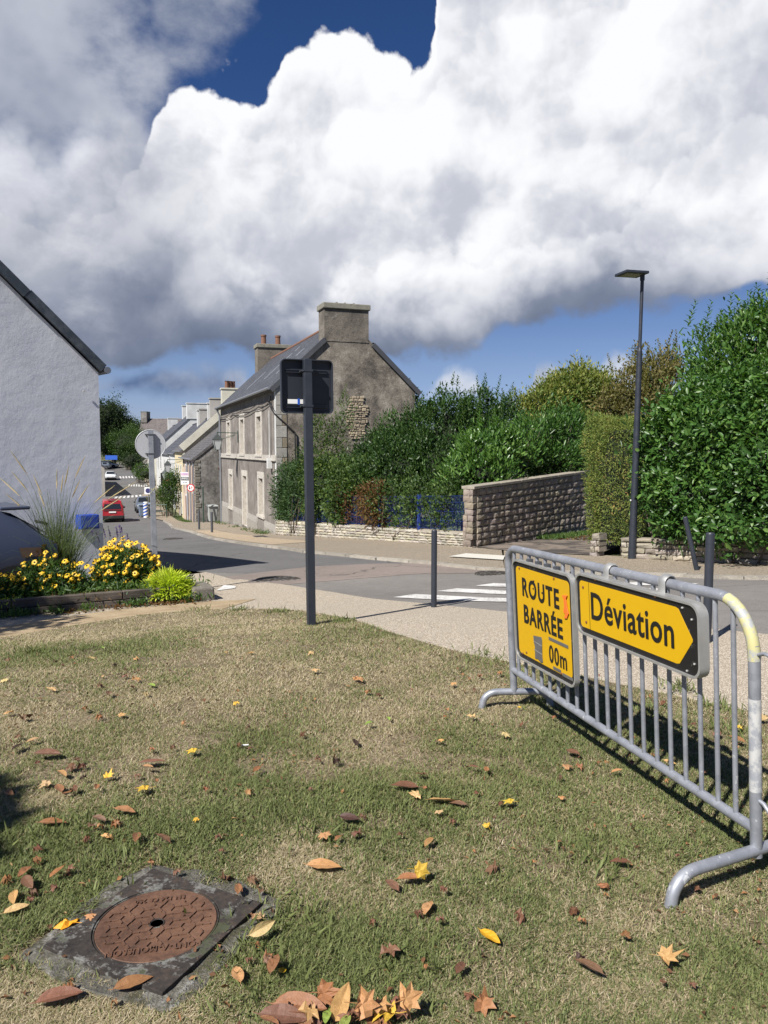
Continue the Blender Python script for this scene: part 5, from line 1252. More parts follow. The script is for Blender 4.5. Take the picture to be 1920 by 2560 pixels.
# ---------------------------------------------------------------- white gabled house at the left
def white_house():
    Wc = Vector((-5.12, 13.78, -.95)); al = Vector((-.669, .743, 0)); F = Matrix((al, Vector((.743, .669, 0)), Vector((0, 0, 1)))).transposed().to_4x4(); F.translation = Wc     # x along the street, y out to the street
    t = thing('white_house', 'whitewashed house end with a dark metal roof edge at the left', 'house', tuple(Wc))
    def Mb(): m = MB(); m.M = F.copy(); return m
    E_ = 3.02 + .95; w = 7.4; PT = .93; r = E_ + w / 2 * PT; L = 11
    # gable wall as a gently uneven sheet
    m = Mb(); n = 26; rows = []
    for j in range(n + 1):
        y = -w * j / n; top = E_ + min(-y, w + y) * PT; col = []
        for i in range(21):
            z = -.6 + (top + .6) * i / 20
            col.append((.0 + .022 * mnoise.noise(Vector((y * .8, z * .8, 3))) + .012 * mnoise.noise(Vector((y * 2.3, z * 2.3, 8))) if 0 < j < n else 0, y, z))
        rows.append(col)
    vs = [p for c in rows for p in c]; m.add(vs, [(j * 21 + i, (j + 1) * 21 + i, (j + 1) * 21 + i + 1, j * 21 + i + 1) for j in range(n) for i in range(20)])
    m.build('gable_wall', M['white_render'], t, smooth=60)
    m = Mb(); m.add([(0, 0, -.6), (L, 0, -1.6), (L, 0, E_), (0, 0, E_), (0, -w, -.6), (L, -w, -1.6), (L, -w, E_), (0, -w, E_), (L, -w / 2, r)], [(0, 1, 2, 3), (4, 7, 6, 5), (1, 5, 6, 8, 2)]); m.build('side_wall', M['white_render'], t)
    m = Mb()
    for s in (0, 1):
        y0, y1 = (.07, -w / 2) if s == 0 else (-w - .07, -w / 2); z0 = E_ - .02
        m.add([(-.05, y0, z0 + .12), (L, y0, z0 + .12), (L, y1, r + .16), (-.05, y1, r + .16), (-.05, y0, z0 + .03), (L, y0, z0 + .03), (L, y1, r + .07), (-.05, y1, r + .07)], [(0, 1, 2, 3), (4, 7, 6, 5), (0, 3, 7, 4), (0, 4, 5, 1)])
    rf = m.build('roof', M['slate'], t)
    for s in (0, 1):
        y0, y1 = (.07, -w / 2) if s == 0 else (-w - .07, -w / 2); ln = math.hypot(.07 + w / 2, r - E_); an = math.atan(PT) if s else math.pi - math.atan(PT)
        for k in range(3):
            f = (k + .5) / 3; m = Mb(); m.box((-.075 - .004 * k, y0 + (y1 - y0) * f, E_ + .075 + (r - E_) * f), (.06, ln / 3 - .006, .150), Matrix.Rotation(an, 3, 'X')); m.build('verge_flashing', M['verge_metal'], rf)
    m = Mb(); m.tube([(-.11, .13, E_ + .04), (L, .13, E_ + .04)], .062, 10); m.build('gutter', M['zinc'], t)
    m = Mb(); m.tube([(L * .3, .09, E_ - .3), (L * .3, .09, -1)], .05, 8); m.build('downpipe', M['zinc'], t)
    # blue box on the gable
    c = F @ Vector((-.16, -.34, 1.32)); b = thing('wall_box', 'small blue box fixed low on the white gable near its corner', 'wall box', tuple(c)); R = F.to_3x3()
    m = MB(); m.box((0, 0, 0), (.26, .33, .25), R); m.build('box', M['bluebox'], b, local=True, bevel=.012)
    m = MB(); m.box(R @ Vector((-.136, 0, -.0)), (.012, .27, .19), R); m.build('door_panel', M['bluebox'], b, local=True, bevel=.004)
    # small fixing near the eaves
    m = Mb(); m.tube([(-.03, -.28, E_ - .35), (-.045, -.28, E_ - .35)], .022, 8); m.build('wall_eye', M['offwhite'], t)
    return t
white_house()

# ---------------------------------------------------------------- garden walls, stone by stone
def stone_meshes(k, seed, rough, mt, nx=3):
    out = []; rr = random.Random(seed)
    for _ in range(k):
        m = MB(); n = nx + 1; vs = []
        for j in range(n):
            for i in range(n):
                x, z = i / nx - .5, j / nx - .5; edge = i in (0, nx) or j in (0, nx)
                x += rr.uniform(-.05, .05); z += rr.uniform(-.05, .05)
                vs.append((x, -.5 + (rr.uniform(.0, .10) * rough + .09 * rough if edge else rr.uniform(-.24, -.06) * rough), z))
        bk = [(-.5, .5, -.5), (.5, .5, -.5), (.5, .5, .5), (-.5, .5, .5)]; b = len(vs)
        fs = [(j * n + i, j * n + i + 1, (j + 1) * n + i + 1, (j + 1) * n + i) for j in range(nx) for i in range(nx)]
        bot = list(range(n)); top = list(range(nx * n, nx * n + n)); lf = [j * n for j in range(n)]; rt = [j * n + nx for j in range(n)]
        fs += [tuple(bot[::-1]) + (b, b + 1), tuple(top) + (b + 2, b + 3), tuple(lf) + (b + 3, b), tuple(rt[::-1]) + (b + 1, b + 2), (b + 3, b + 2, b + 1, b)]
        m.add(vs + bk, fs); out.append(m.mesh('stone', mt))
    return out
def stone_wall(parent, name, p0, p1, z0, z1, t0, t1, courses, wmin, wmax, depth, mts, tint, seed, gap=.018, proud=.03, wob=.5, mix=(.75, 1.2), skip=0.0, alt=None):
    """courses of separate stones from p0 to p1; z0/z1 ground and t0/t1 top heights at the two ends"""
    rr = random.Random(seed); a, b = Vector(p0), Vector(p1); L = (b - a).length; d = (b - a) / L; ang = math.atan2(d.y, d.x); off = Vector(parent.location)
    hs = [1 + rr.uniform(-.25, .25) * wob for _ in range(courses)]; S = sum(hs); v = 0; cnt = 0
    for h in hs:
        f0, f1 = v / S, (v + h) / S; v += h; x = -rr.uniform(0, wmin)
        while x < L:
            w = rr.uniform(wmin, wmax); xa, xb = max(x, 0), min(x + w, L); x += w
            if xb - xa < .06: continue
            xm = (xa + xb) / 2 / L; zb, zt = z0 + (z1 - z0) * xm, t0 + (t1 - t0) * xm
            hh = (zt - zb) * (f1 - f0); zc = zb + (zt - zb) * (f0 + f1) / 2; p = a + d * (xa + xb) / 2
            sl = math.atan2(((z1 - z0) * (1 - (f0 + f1) / 2) + (t1 - t0) * (f0 + f1) / 2), L)
            n = Vector((d.y, -d.x)); o = put(name, rr.choice(mts), parent, Vector((p.x + n.x * rr.uniform(0, proud), p.y + n.y * rr.uniform(0, proud), zc)) - off, (0, -sl, ang + rr.uniform(-.012, .012)), (xb - xa - gap, depth, hh - gap * .8))
            c = tint if not alt or rr.random() > alt[1] else alt[0]; k = rr.uniform(*mix); o.color = (c[0] * k, c[1] * k * rr.uniform(.96, 1.03), c[2] * k * rr.uniform(.90, 1.08), 1); cnt += 1
    return cnt
rubble = stone_meshes(7, 2, .28, M['stone']); rock = stone_meshes(8, 5, .24, M['block'], 3)
# low wall under the blue fence, seen from its road side
A, B = Vector((-4.42, 31.75)), Vector((2.2, 19.62))
lw = thing('low_stone_wall', 'long low pale rubble wall carrying the blue fence', 'wall', (-1.1, 25.7, -1.5))
n_ = Vector((-(B - A).normalized().y * -1, 0))
stone_wall(lw, 'stone', A, B, -2.15, -.98, -1.32, -.52, 7, .22, .50, .30, rubble, (.40, .372, .31), 4, gap=.012, proud=.012, alt=((.34, .315, .27), .3))
m = MB(); d = (B - A).normalized(); n = Vector((d.y, -d.x))
m.add([(A.x - n.x * .08, A.y - n.y * .08, -2.4), (B.x - n.x * .08, B.y - n.y * .08, -1.2), (B.x - n.x * .08, B.y - n.y * .08, -.50), (A.x - n.x * .08, A.y - n.y * .08, -1.30),
       (A.x + n.x * .11, A.y + n.y * .11, -2.4), (B.x + n.x * .11, B.y + n.y * .11, -1.2), (B.x + n.x * .11, B.y + n.y * .11, -.545), (A.x + n.x * .11, A.y + n.y * .11, -1.345),
       (A.x - n.x * .3, A.y - n.y * .3, -1.31), (B.x - n.x * .3, B.y - n.y * .3, -.51)], [(4, 5, 6, 7), (7, 6, 2, 3), (3, 2, 9, 8), (0, 4, 7, 3), (5, 1, 2, 6)])
m.build('mortar_core', M['mortar'], lw)
# tall wall of rock-faced blocks along the driveway
C0 = Vector((2.28, 19.50)); cd_ = Vector((math.sin(rad(41)), math.cos(rad(41)))); C1 = C0 + cd_ * 8.6
bw = thing('block_wall', 'tall dark wall of rock faced blocks with flat coping beside the driveway', 'wall', (C0.x, C0.y, -.95))
def topz(k): return .66 + .30 * k / 7.15
stone_wall(bw, 'block', C0, C1, -1.0, -1.0, topz(0) - .03, topz(8.6) - .03, 10, .24, .46, .30, rock, (.27, .232, .195), 11, gap=.020, proud=.02, wob=.35, mix=(.8, 1.25), alt=((.34, .295, .245), .22))
cn = Vector((cd_.y, -cd_.x))
m = MB(); q0, q1 = C0 - cn * .12, C1 - cn * .12
m.add([(C0.x + cn.x * .10, C0.y + cn.y * .10, -1.3), (C1.x + cn.x * .10, C1.y + cn.y * .10, -1.3), (C1.x + cn.x * .10, C1.y + cn.y * .10, topz(8.6) - .03), (C0.x + cn.x * .10, C0.y + cn.y * .10, topz(0) - .03),
       (C0.x - cn.x * .14, C0.y - cn.y * .14, -1.3), (C1.x - cn.x * .14, C1.y - cn.y * .14, -1.3), (C1.x - cn.x * .14, C1.y - cn.y * .14, topz(8.6) - .03), (C0.x - cn.x * .14, C0.y - cn.y * .14, topz(0) - .03)],
      [(0, 1, 2, 3), (4, 7, 6, 5), (0, 3, 7, 4), (1, 5, 6, 2), (3, 2, 6, 7)]); m.build('mortar_core', M['mortar_dark'], bw)
# the lit end of the wall, facing the road
En = C0 - cn * .17; Es = C0 + cn * .14
stone_wall(bw, 'block', En - cd_ * .09, Es - cd_ * .09, -1.0, -1.0, topz(0) - .03, topz(0) - .03, 10, .30, .32, .20, rock, (.235, .20, .165), 12, gap=.014, proud=.01, wob=.35)
k = 0.0
while k < 8.6:
    w = 1.05; ka, kb_ = k, min(k + w, 8.6); mm = (ka + kb_) / 2; p = C0 + cd_ * mm - cn * .02 - cd_ * (.10 if k == 0 else 0)
    m = MB(); m.box((p.x, p.y, topz(mm) + .015), (kb_ - ka - .012 + (.2 if k == 0 else 0), .40, .075), Matrix.Rotation(math.atan2(cd_.y, cd_.x), 3, 'Z') @ Matrix.Rotation(-math.atan2(.30, 7.15), 3, 'Y')); o = m.build('coping_slab', M['stone'], bw, bevel=.01); o.color = (.30, .27, .225, 1); k += w
# low wall under the laurel hedge at the right
D0, D1 = Vector((5.25, 16.42)), Vector((9.6, 11.3))
rw_ = thing('hedge_wall', 'low grey wall of uneven stones below the laurel hedge at the right', 'wall', (D0.x, D0.y, -.75))
stone_wall(rw_, 'stone', D0, D1, -.80, -.35, -.25, .12, 5, .22, .62, .32, rubble, (.33, .30, .25), 21, proud=.05, wob=.9, alt=((.25, .225, .185), .4))
d = (D1 - D0).normalized(); n = Vector((d.y, -d.x))
m = MB(); m.add([(D0.x + n.x * .11, D0.y + n.y * .11, -1), (D1.x + n.x * .11, D1.y + n.y * .11, -.6), (D1.x + n.x * .11, D1.y + n.y * .11, .10), (D0.x + n.x * .11, D0.y + n.y * .11, -.27), (D0.x - n.x * .2, D0.y - n.y * .2, -1), (D1.x - n.x * .2, D1.y - n.y * .2, -.6), (D1.x - n.x * .2, D1.y - n.y * .2, .10), (D0.x - n.x * .2, D0.y - n.y * .2, -.27)],
              [(0, 1, 2, 3), (4, 7, 6, 5), (3, 2, 6, 7), (0, 3, 7, 4), (1, 5, 6, 2)]); m.build('mortar_core', M['mortar_dark'], rw_)
# short gate pillar left of it
g0 = Vector((4.72, 16.95)); gp = thing('gate_pillar', 'short stone gate pillar at the left end of the hedge wall', 'pillar', (g0.x, g0.y, -.78))
stone_wall(gp, 'stone', g0, g0 + d * .24, -.80, -.78, -.22, -.20, 4, .24, .25, .30, rubble, (.27, .245, .205), 22, wob=.5)

# ---------------------------------------------------------------- blue fence on the low wall
bf = thing('blue_fence', 'blue welded mesh fence overgrown by creeper on the low stone wall', 'fence', (-1.1, 25.7, -.9))
d = (B - A).normalized(); Lw = (B - A).length
def wz(t): return -1.32 + .80 * t / Lw
posts = [Lw - .10, Lw - 2.5, Lw - 4.9, Lw - 7.3, Lw - 9.7, Lw - 12.1]
for t_ in posts:
    p = A + d * t_; m = MB(); m.box((p.x, p.y, wz(t_) + .50), (.07, .07, 1.06), Matrix.Rotation(math.atan2(d.y, d.x), 3, 'Z')); m.build('fence_post', M['bluefence'], bf)
for ta, tb in zip(posts[1:], posts):
    m = MB(); k = ta + .05
    while k < tb: p = A + d * k; m.tube([(p.x, p.y, wz(k) + .05), (p.x, p.y, wz(k) + .98)], .0026, 3, False); k += .065
    for h in (.06, .30, .55, .80, .97):
        p, q = A + d * ta, A + d * tb; m.tube([(p.x, p.y, wz(ta) + h), (q.x, q.y, wz(tb) + h)], .0035, 4)
    m.build('mesh_panel', M['bluefence'], bf)['kind'] = 'stuff'

# ---------------------------------------------------------------- hedges, shrubs and trees of the garden
def strip(t0, t1, off, z0, z1, th, step=.9, wob=.12, seed=1):
    rr = random.Random(seed); out = []; n = Vector((-d.y, d.x)) * -1; n = Vector((-(B - A).normalized().y, (B - A).normalized().x)) * -1
    back = Vector(((B - A).normalized().y, -(B - A).normalized().x)) * -1
    k = t0
    while k <= t1:
        f = (k - t0) / max(t1 - t0, .01); zt = z0[1] + (z1[1] - z0[1]) * f; zb = z0[0] + (z1[0] - z0[0]) * f; p = A + (B - A).normalized() * k + back * off
        out.append((p.x + rr.uniform(-wob, wob), p.y + rr.uniform(-wob, wob), (zt + zb) / 2 + rr.uniform(-wob, wob), step * .75, th, (zt - zb) / 2 + rr.uniform(0, wob))); k += step
    return out
bk_ = Vector(((B - A).normalized().y, -(B - A).normalized().x)) * -1        # into the garden
plant('conifer_hedge', 'dense green conifer hedge growing over the low wall next to the stone house', 'hedge', strip(.4, 3.2, .35, (-1.35, 1.05), (-1.2, 1.2), .75, .8, .15, 3), 15000, .15, .045, M['greenconifer'], 41, upward=.15, rnd=1.0, clump=0.17, rough=.18, depth=.35, lowcut=-1.25)
plant('creeper_hedge', 'mixed creeper hedge with yellowish leaves in the middle of the blue fence', 'hedge', strip(3.6, 7.4, .35, (-1.15, 1.25), (-.85, 1.0), .7, .8, .2, 4), 13000, .12, .075, M['creeper'], 42, clump=0.16, rough=.25, depth=.5, core=.55, lowcut=-.98)
plant('withered_creeper', 'reddish brown withered creeper on the blue fence', 'creeper', strip(6.3, 9.4, .12, (-.95, .40), (-.75, .55), .38, .7, .15, 5), 5200, .11, .06, M['rusty_creeper'], 43, rough=.3, depth=.6, core=0, lowcut=-.85)
plant('green_creeper', 'leafy green creeper over the blue fence next to the block wall', 'creeper', strip(8.6, 13.4, .22, (-.75, .62), (-.52, .72), .40, .7, .12, 6), 6500, .105, .07, M['creeper'], 44, clump=0.13, rough=.3, depth=.75, core=.4, lowcut=-.8, tone0=-.1)
plant('sparse_shrub', 'thin leggy shrub with light leaves against the bare gable patch', 'shrub', [el(805, 1120, 30, .75, .6, .8), el(780, 1160, 29.5, .6, .6, .8), el(840, 1085, 30, .55, .5, .7), el(866, 1035, 30.2, .30, .3, .65), el(800, 1075, 30, .5, .4, .55)], 3300, .12, .05, M['creeper'], 45, clump=0.14, rough=.35, depth=.8, core=0, shoots=(20, .8, .2), trunk=[([AT(805, 1260, 30), AT(803, 1160, 30), AT(800, 1090, 30)], [.06, .05, .03]), ([AT(812, 1260, 30), AT(828, 1130, 30), AT(862, 1040, 30.2)], [.05, .035, .015])], tone0=.1)
plant('privet_mass', 'tall dark privet with upright pale shoots in front of the stone gable', 'shrub',
      [el(1000, 1145, 27.5, .95, 1.1, 1.35), el(1055, 1118, 27, 1.0, 1.1, 1.45), el(965, 1180, 27.5, .65, .9, 1.1), el(1120, 1098, 26.5, 1.05, 1.1, 1.55), el(1200, 1088, 26.5, 1.0, 1.1, 1.45), el(1000, 1190, 26, 1.2, 1.0, 1.2), el(1110, 1170, 25.5, 1.2, 1.0, 1.3), el(1265, 1100, 26.5, .85, 1.0, 1.2), el(930, 1220, 26.5, 1.0, .9, .9)],
      46000, .135, .06, M['privet'], 46, clump=0.2, rough=.30, depth=.55, shoots=(170, .8, .25), upward=.8, core=.55)
plant('privet_shrub', 'smaller privet shrub left of the tall privet below the gable patch', 'shrub', [el(915, 1170, 28.5, .6, .7, .8), el(880, 1205, 28.3, .7, .8, .8), el(840, 1235, 28.5, .7, .7, .65), el(945, 1115, 28.8, .40, .5, .65)], 13000, .12, .055, M['privet'], 47, clump=0.17, rough=.3, depth=.6, shoots=(50, .6, .3), upward=.7, core=.5)
plant('cherry_laurel', 'pale green cherry laurel with big upright leaves above the coping', 'shrub', [el(1190, 1150, 21.8, .75, .7, .8), el(1245, 1130, 22.2, .65, .6, .75), el(1150, 1185, 21.5, .55, .5, .6), el(1290, 1130, 23, .6, .6, .6), el(1215, 1185, 21.3, .7, .6, .45)], 6500, .17, .06, M['laurel_pale'], 48, 'ovate', clump=0.17, rough=.3, depth=.5, upward=1.0, shoots=(40, .6, .1), core=.5)
plant('bamboo_like_laurel', 'narrow leaved laurel shrub in shade between cherry laurel and clipped hedge', 'shrub', [el(1350, 1110, 24.5, .85, .8, 1.0), el(1410, 1095, 25, .8, .8, 1.0), el(1310, 1150, 24, .7, .7, .8), el(1445, 1120, 25.5, .8, .8, 1.1), el(1390, 1150, 24.3, .9, .6, .6)], 13000, .19, .045, M['laurel'], 49, clump=0.2, rough=.3, depth=.6, upward=.6, core=.5)
plant('yellow_green_tree', 'rounded yellow green tree behind the block wall', 'tree', [el(1420, 1000, 36, 1.5, 1.4, 1.35), el(1480, 1010, 36.5, 1.25, 1.2, 1.3), el(1370, 1020, 35.5, 1.1, 1.1, 1.0), el(1445, 960, 36, 1.0, 1.0, .85), el(1330, 1030, 35, .9, .8, .8), el(1470, 1080, 35, 1.3, 1, .9)], 26000, .20, .08, M['tree_yellow'], 50, clump=0.3, rough=.34, depth=.6, core=.5, tone0=.12, trunk=[([AT(1425, 1300, 36), AT(1425, 1150, 36), AT(1425, 1000, 36)], [.22, .17, .08])], part='crown')
plant('thin_tree', 'brownish thin topped tree behind the street lamp', 'tree', [el(1620, 960, 34, 1.2, 1.1, 1.3), el(1570, 1000, 34, .9, .9, 1.0), el(1660, 940, 34.5, 1.0, .9, 1.1), el(1640, 1020, 33, 1.3, 1, 1.1), el(1530, 1030, 33.5, .8, .8, .8)], 13000, .17, .08, M['tree_brown'], 51, clump=0.28, rough=.4, depth=.7, core=.4, tone0=.1, shoots=(60, 1.0, .2), trunk=[([AT(1620, 1300, 34), AT(1620, 1100, 34), AT(1625, 930, 34)], [.18, .12, .04])], part='crown')
# clipped conifer hedge along the drive
def box_hedge(p0, ax, L, T, z0, z1, n, seed, lean=0.0):
    """points on the faces of a clipped hedge: p0 = near left corner on the ground, ax = along, the thickness goes right"""
    rg = np.random.default_rng(seed); ax = Vector((*ax, 0)).normalized(); nx = Vector((ax.y, -ax.x, 0)); H = z1 - z0
    A_ = np.array([L * H, L * H * .4, T * H, L * T]); f = rg.choice(4, n, p=A_ / A_.sum()); a, b, e = rg.random(n), rg.random(n), rg.random(n) ** 2 * .22
    u = np.where(f == 2, e, a * L); v = np.where(f == 0, e, np.where(f == 1, T - e, np.where(f == 2, a * T, b * T))); z = np.where(f == 3, H - e, b * H)
    q = np.stack([u * 1.4 + seed, z * 1.4 + v], 1); wv = (fbm(q[:, 0], q[:, 1], seed, 3) - .5); gap = fbm(q[:, 0] * 2.5, q[:, 1] * 2.5, seed + 3, 3)
    nl = np.stack([np.where(f == 2, -1, 0.0), np.where(f == 0, -1, np.where(f == 1, 1, 0.0)), np.where(f == 3, 1, 0.0)], 1)
    rnd_ = np.clip(z / H - .80, 0, 1) * 1.2                                # shoulders rounded off
    u = u + nl[:, 0] * (wv * .35 - rnd_ ** 2 * 4) ; v = v + nl[:, 1] * (wv * .35 - rnd_ ** 2 * 4) - lean * z; z = z + nl[:, 2] * wv * .4
    P = np.stack([p0[0] + ax.x * u + nx.x * v, p0[1] + ax.y * u + nx.y * v, z0 + z], 1)
    N = np.stack([ax.x * nl[:, 0] + nx.x * nl[:, 1], ax.y * nl[:, 0] + nx.y * nl[:, 1], nl[:, 2]], 1)
    k = gap > .27
    return P[k], N[k], gap[k], wv[k] * 2
h0 = Vector((4.80, 17.75)); hax = (math.sin(rad(28)), math.cos(rad(28)))
CH = plant('clipped_conifer_hedge', 'clipped box shaped conifer hedge with brown patches left of the street lamp', 'hedge', [(h0.x, h0.y, 1, 1, 1, 1)], 0, .085, .016, M['conifer'], 52, base=(h0.x, h0.y, -.9), upward=.1, rnd=1.2, core=0, pts=box_hedge(h0, hax, 4.6, 1.7, -.55, 2.38, 60000, 52, .06))
m = MB(); R_ = Matrix.Rotation(math.atan2(hax[1], hax[0]), 3, 'Z'); c_ = Vector((h0.x + hax[0] * 2.3 + hax[1] * .80, h0.y + hax[1] * 2.3 - hax[0] * .80, .8)); m.box(c_, (4.2, 1.25, 2.6), R_, top=.86); m.build('shade_core', M['core'], CH, bevel=.2)  # solid box coloured as the shade inside the hedge
m = MB()
for k in range(5): q = h0 + Vector(hax) * (.5 + k * .9) + Vector((hax[1], -hax[0])) * .7; m.tube([(q.x, q.y, -1.0), (q.x, q.y, .3)], .06, 6)
m.build('trunk', M['bark'], CH)
# big laurel hedge over the right wall
lh = [el(1718, 1245, 15.6, .80, .70, .75), el(1673, 1190, 16.2, .60, .7, .95), el(1718, 1120, 16.0, .80, .75, .85), el(1678, 1060, 16.5, .50, .6, .55), el(1768, 1050, 16.0, .80, .7, .75), el(1800, 1230, 15.0, .85, .70, .80), el(1810, 1120, 15.2, .9, .75, .9), el(1860, 1040, 15.3, .9, .75, .75), el(1890, 1225, 14.3, .9, .70, .85), el(1915, 1110, 14.6, .9, .75, .95), el(1945, 1020, 14.9, .85, .8, .8), el(2000, 1200, 13.7, 1, .8, .9), el(2020, 1060, 14.2, 1, .9, 1.0), el(1728, 1305, 15.2, .7, .35, .32), el(1770, 1312, 14.8, .5, .32, .30), el(1840, 1312, 14.3, .8, .35, .33), el(1950, 1318, 13.5, .7, .35, .35)]
LH = plant('laurel_hedge', 'huge glossy laurel hedge bulging over the right stone wall', 'hedge', lh, 30000, .145, .066, M['laurel'], 53, 'ovate', clump=0.2, rough=.26, depth=.55, droop=.15, upward=.25, rnd=1.1, core=.55, shoots=(80, .6, .35), lowcut=-.42)
plant('tall_laurel', 'taller loose evergreen shrub with upright sprays rising behind the laurel hedge', 'shrub', [el(1805, 940, 17.2, .65, .8, .8), el(1775, 1000, 17.4, .55, .7, .6), el(1865, 890, 17, .75, .85, .85), el(1935, 865, 16.8, .85, .9, .95), el(1990, 900, 16.5, 1.0, 1, 1.4), el(1880, 970, 16.6, 1.0, .8, .8), el(1810, 1040, 17, .9, .8, .7)], 15000, .16, .05, M['laurel'], 57, 'ovate', clump=0.22, rough=.4, depth=.7, upward=.8, rnd=.9, core=.4, shoots=(170, .75, .0), tone0=.12)
# individual outer leaves of the laurel nearest the road
rg = np.random.default_rng(77); pp, nn_, gap, bump = vol_points(lh[:12], 6000, rg, .04, .2, 53, low_cut=-.3)
vis = np.nonzero((nn_[:, 1] < -.25) & (pp[:, 0] / pp[:, 1] < .55))[0][:290]
leafm = []
for k in range(4):
    V, F, tn = np_leaves([[0, 0, 0]], [[1, 0, 0]], [[0, 0, 1]], .14, .066, np.array([.45 + .16 * k]), 'ovate'); leafm.append(np_mesh('leaf', V, F, M['laurel'], tn))
for j, i in enumerate(vis):
    dv = Vector(nn_[i] * .6 + rg.normal(size=3) * .6 + np.array([0, 0, .1])).normalized(); nv = Vector(nn_[i] + rg.normal(size=3) * .4 + np.array([0, 0, .5]))
    sd_ = nv.cross(dv).normalized(); Mx = Matrix((dv, sd_, dv.cross(sd_))).transposed()
    put('leaf', leafm[j % 4], LH, Vector(pp[i] + nn_[i] * .05) - LH.location, Mx.to_euler(), [rg.uniform(.8, 1.15)] * 3)
# driveway greenery and leaf litter
rg = np.random.default_rng(5); q = []
for k in range(2600):
    t_ = rg.uniform(3.0, 7.6); o_ = abs(rg.normal()) * .32 + .10; p = C0 + cd_ * t_ + cn * o_; q.append((p.x, p.y, -1.0 + .065 + .05, .06 + .10 * rg.random()))
q = np.array(q); q[:, 2] = gzs(q[:, 0], q[:, 1]) + .07
V, F, tn = np_leaves(q[:, :3], rg.normal(size=(len(q), 3)) * .5 + [0, 0, 1], rg.normal(size=(len(q), 3)), q[:, 3], .03, rg.uniform(.4, 1, len(q)))
put('driveway_grass', np_mesh('driveway_grass', V, F, M['bushgreen'], tn))['kind'] = 'stuff'
q = rg.random((900, 2)); q = np.stack([C0.x + cd_.x * (3 + q[:, 0] * 6) + cn.x * (.5 + q[:, 1] * 2.6), C0.y + cd_.y * (3 + q[:, 0] * 6) + cn.y * (.5 + q[:, 1] * 2.6)], 1)
V, F, tn = np_leaves(np.column_stack([q, gzs(q[:, 0], q[:, 1]) + .075]), np.column_stack([rg.normal(size=(900, 2)), rg.random(900) * .3]), rg.normal(size=(900, 3)) * .4 + [0, 0, 1], .10, .06, rg.random(900))
put('leaf_litter', np_mesh('leaf_litter', V, F, M['rusty_creeper'], tn))['kind'] = 'stuff'
# ivy on the far roof edge and ridge of the stone house
plant('ivy', 'ivy creeping over the far right roof edge of the stone house', 'ivy', [el(1035, 985, 34.6, .25, .4, .35), el(1042, 1020, 34.5, .25, .4, .45), el(1015, 958, 34.8, .2, .3, .2)], 900, .10, .07, M['creeper'], 55, core=0, depth=.7)
plant('ridge_weeds', 'tuft of green weeds on the roof ridge by the big chimney', 'plant', [(HF @ Vector((1.6, -3.1, 9.55))).to_tuple() + (.25, .55, .16), (HF @ Vector((2.9, -3.1, 9.5))).to_tuple() + (.2, .5, .10)], 500, .10, .05, M['creeper'], 56, core=0, depth=.8, base=tuple(HF @ Vector((1.6, -3.1, 9.4))))
# ---------------------------------------------------------------- street lamp, posts and bollards
def lamp():
    b = Vector((5.28, 16.04, gz(5.28, 16.04) + .045)); t = thing('street_lamp', 'tall slender anthracite street lamp with a flat square head', 'street lamp', tuple(b))
    tp = AT(1606, 690, 16.04); ln = tp - b; h = ln.z
    m = MB(); m.tube([(0, 0, -.05), tuple(ln * .74)], [.082, .055], 18); m.tube([tuple(ln * .735), tuple(ln * .752)], [.055, .036], 18, False); m.tube([tuple(ln * .75), tuple(ln)], [.036, .036], 14); m.build('mast', M['anthracite'], t, smooth=40, local=True)
    MB().lathe([(.086, 0), (.084, .24)], seg=18).build('base_sleeve', M['anthracite'], t, local=True)
    m = MB(); m.box((-.074, -.03, 1.25), (.012, .05, .03)); m.build('number_tag', M['whitepaint'], t, local=True)
    R = Matrix.Rotation(rad(14), 3, 'Z'); c = ln + Vector((-.24, -.06, .03))
    m = MB(); m.box(c, (.52, .46, .055), R); m.build('lamp_head', M['anthracite'], t, local=True, bevel=.012)
    m = MB(); m.box(c + Vector((-.02, 0, -.030)), (.36, .32, .012), R); m.build('led_panel', M['led'], t, local=True)
    m = MB(); m.tube([tuple(ln + Vector((0, 0, -.09))), tuple(ln + Vector((0, 0, .02)))], .048, 14); m.build('spigot', M['anthracite'], t, local=True)
lamp()
bollard((.62, 9.32, gz(.62, 9.32) + .01), 'upright anthracite bollard casting a shadow in front of the crossing stripes', .965, .036)
bollard((2.79, 6.46, gz(2.79, 6.46) + .01), 'upright anthracite bollard standing just behind the arrow sign', .95, .037)
p0 = G(1742, 1432); p1 = AT(1707, 1297, p0.y + .1); dv = p1 - p0
b3 = bollard(tuple(p0 + Vector((0, 0, .04))), 'knocked over anthracite bollard leaning left in front of the hedge wall', dv.length, .042, (0, math.atan2(dv.x, dv.z)))
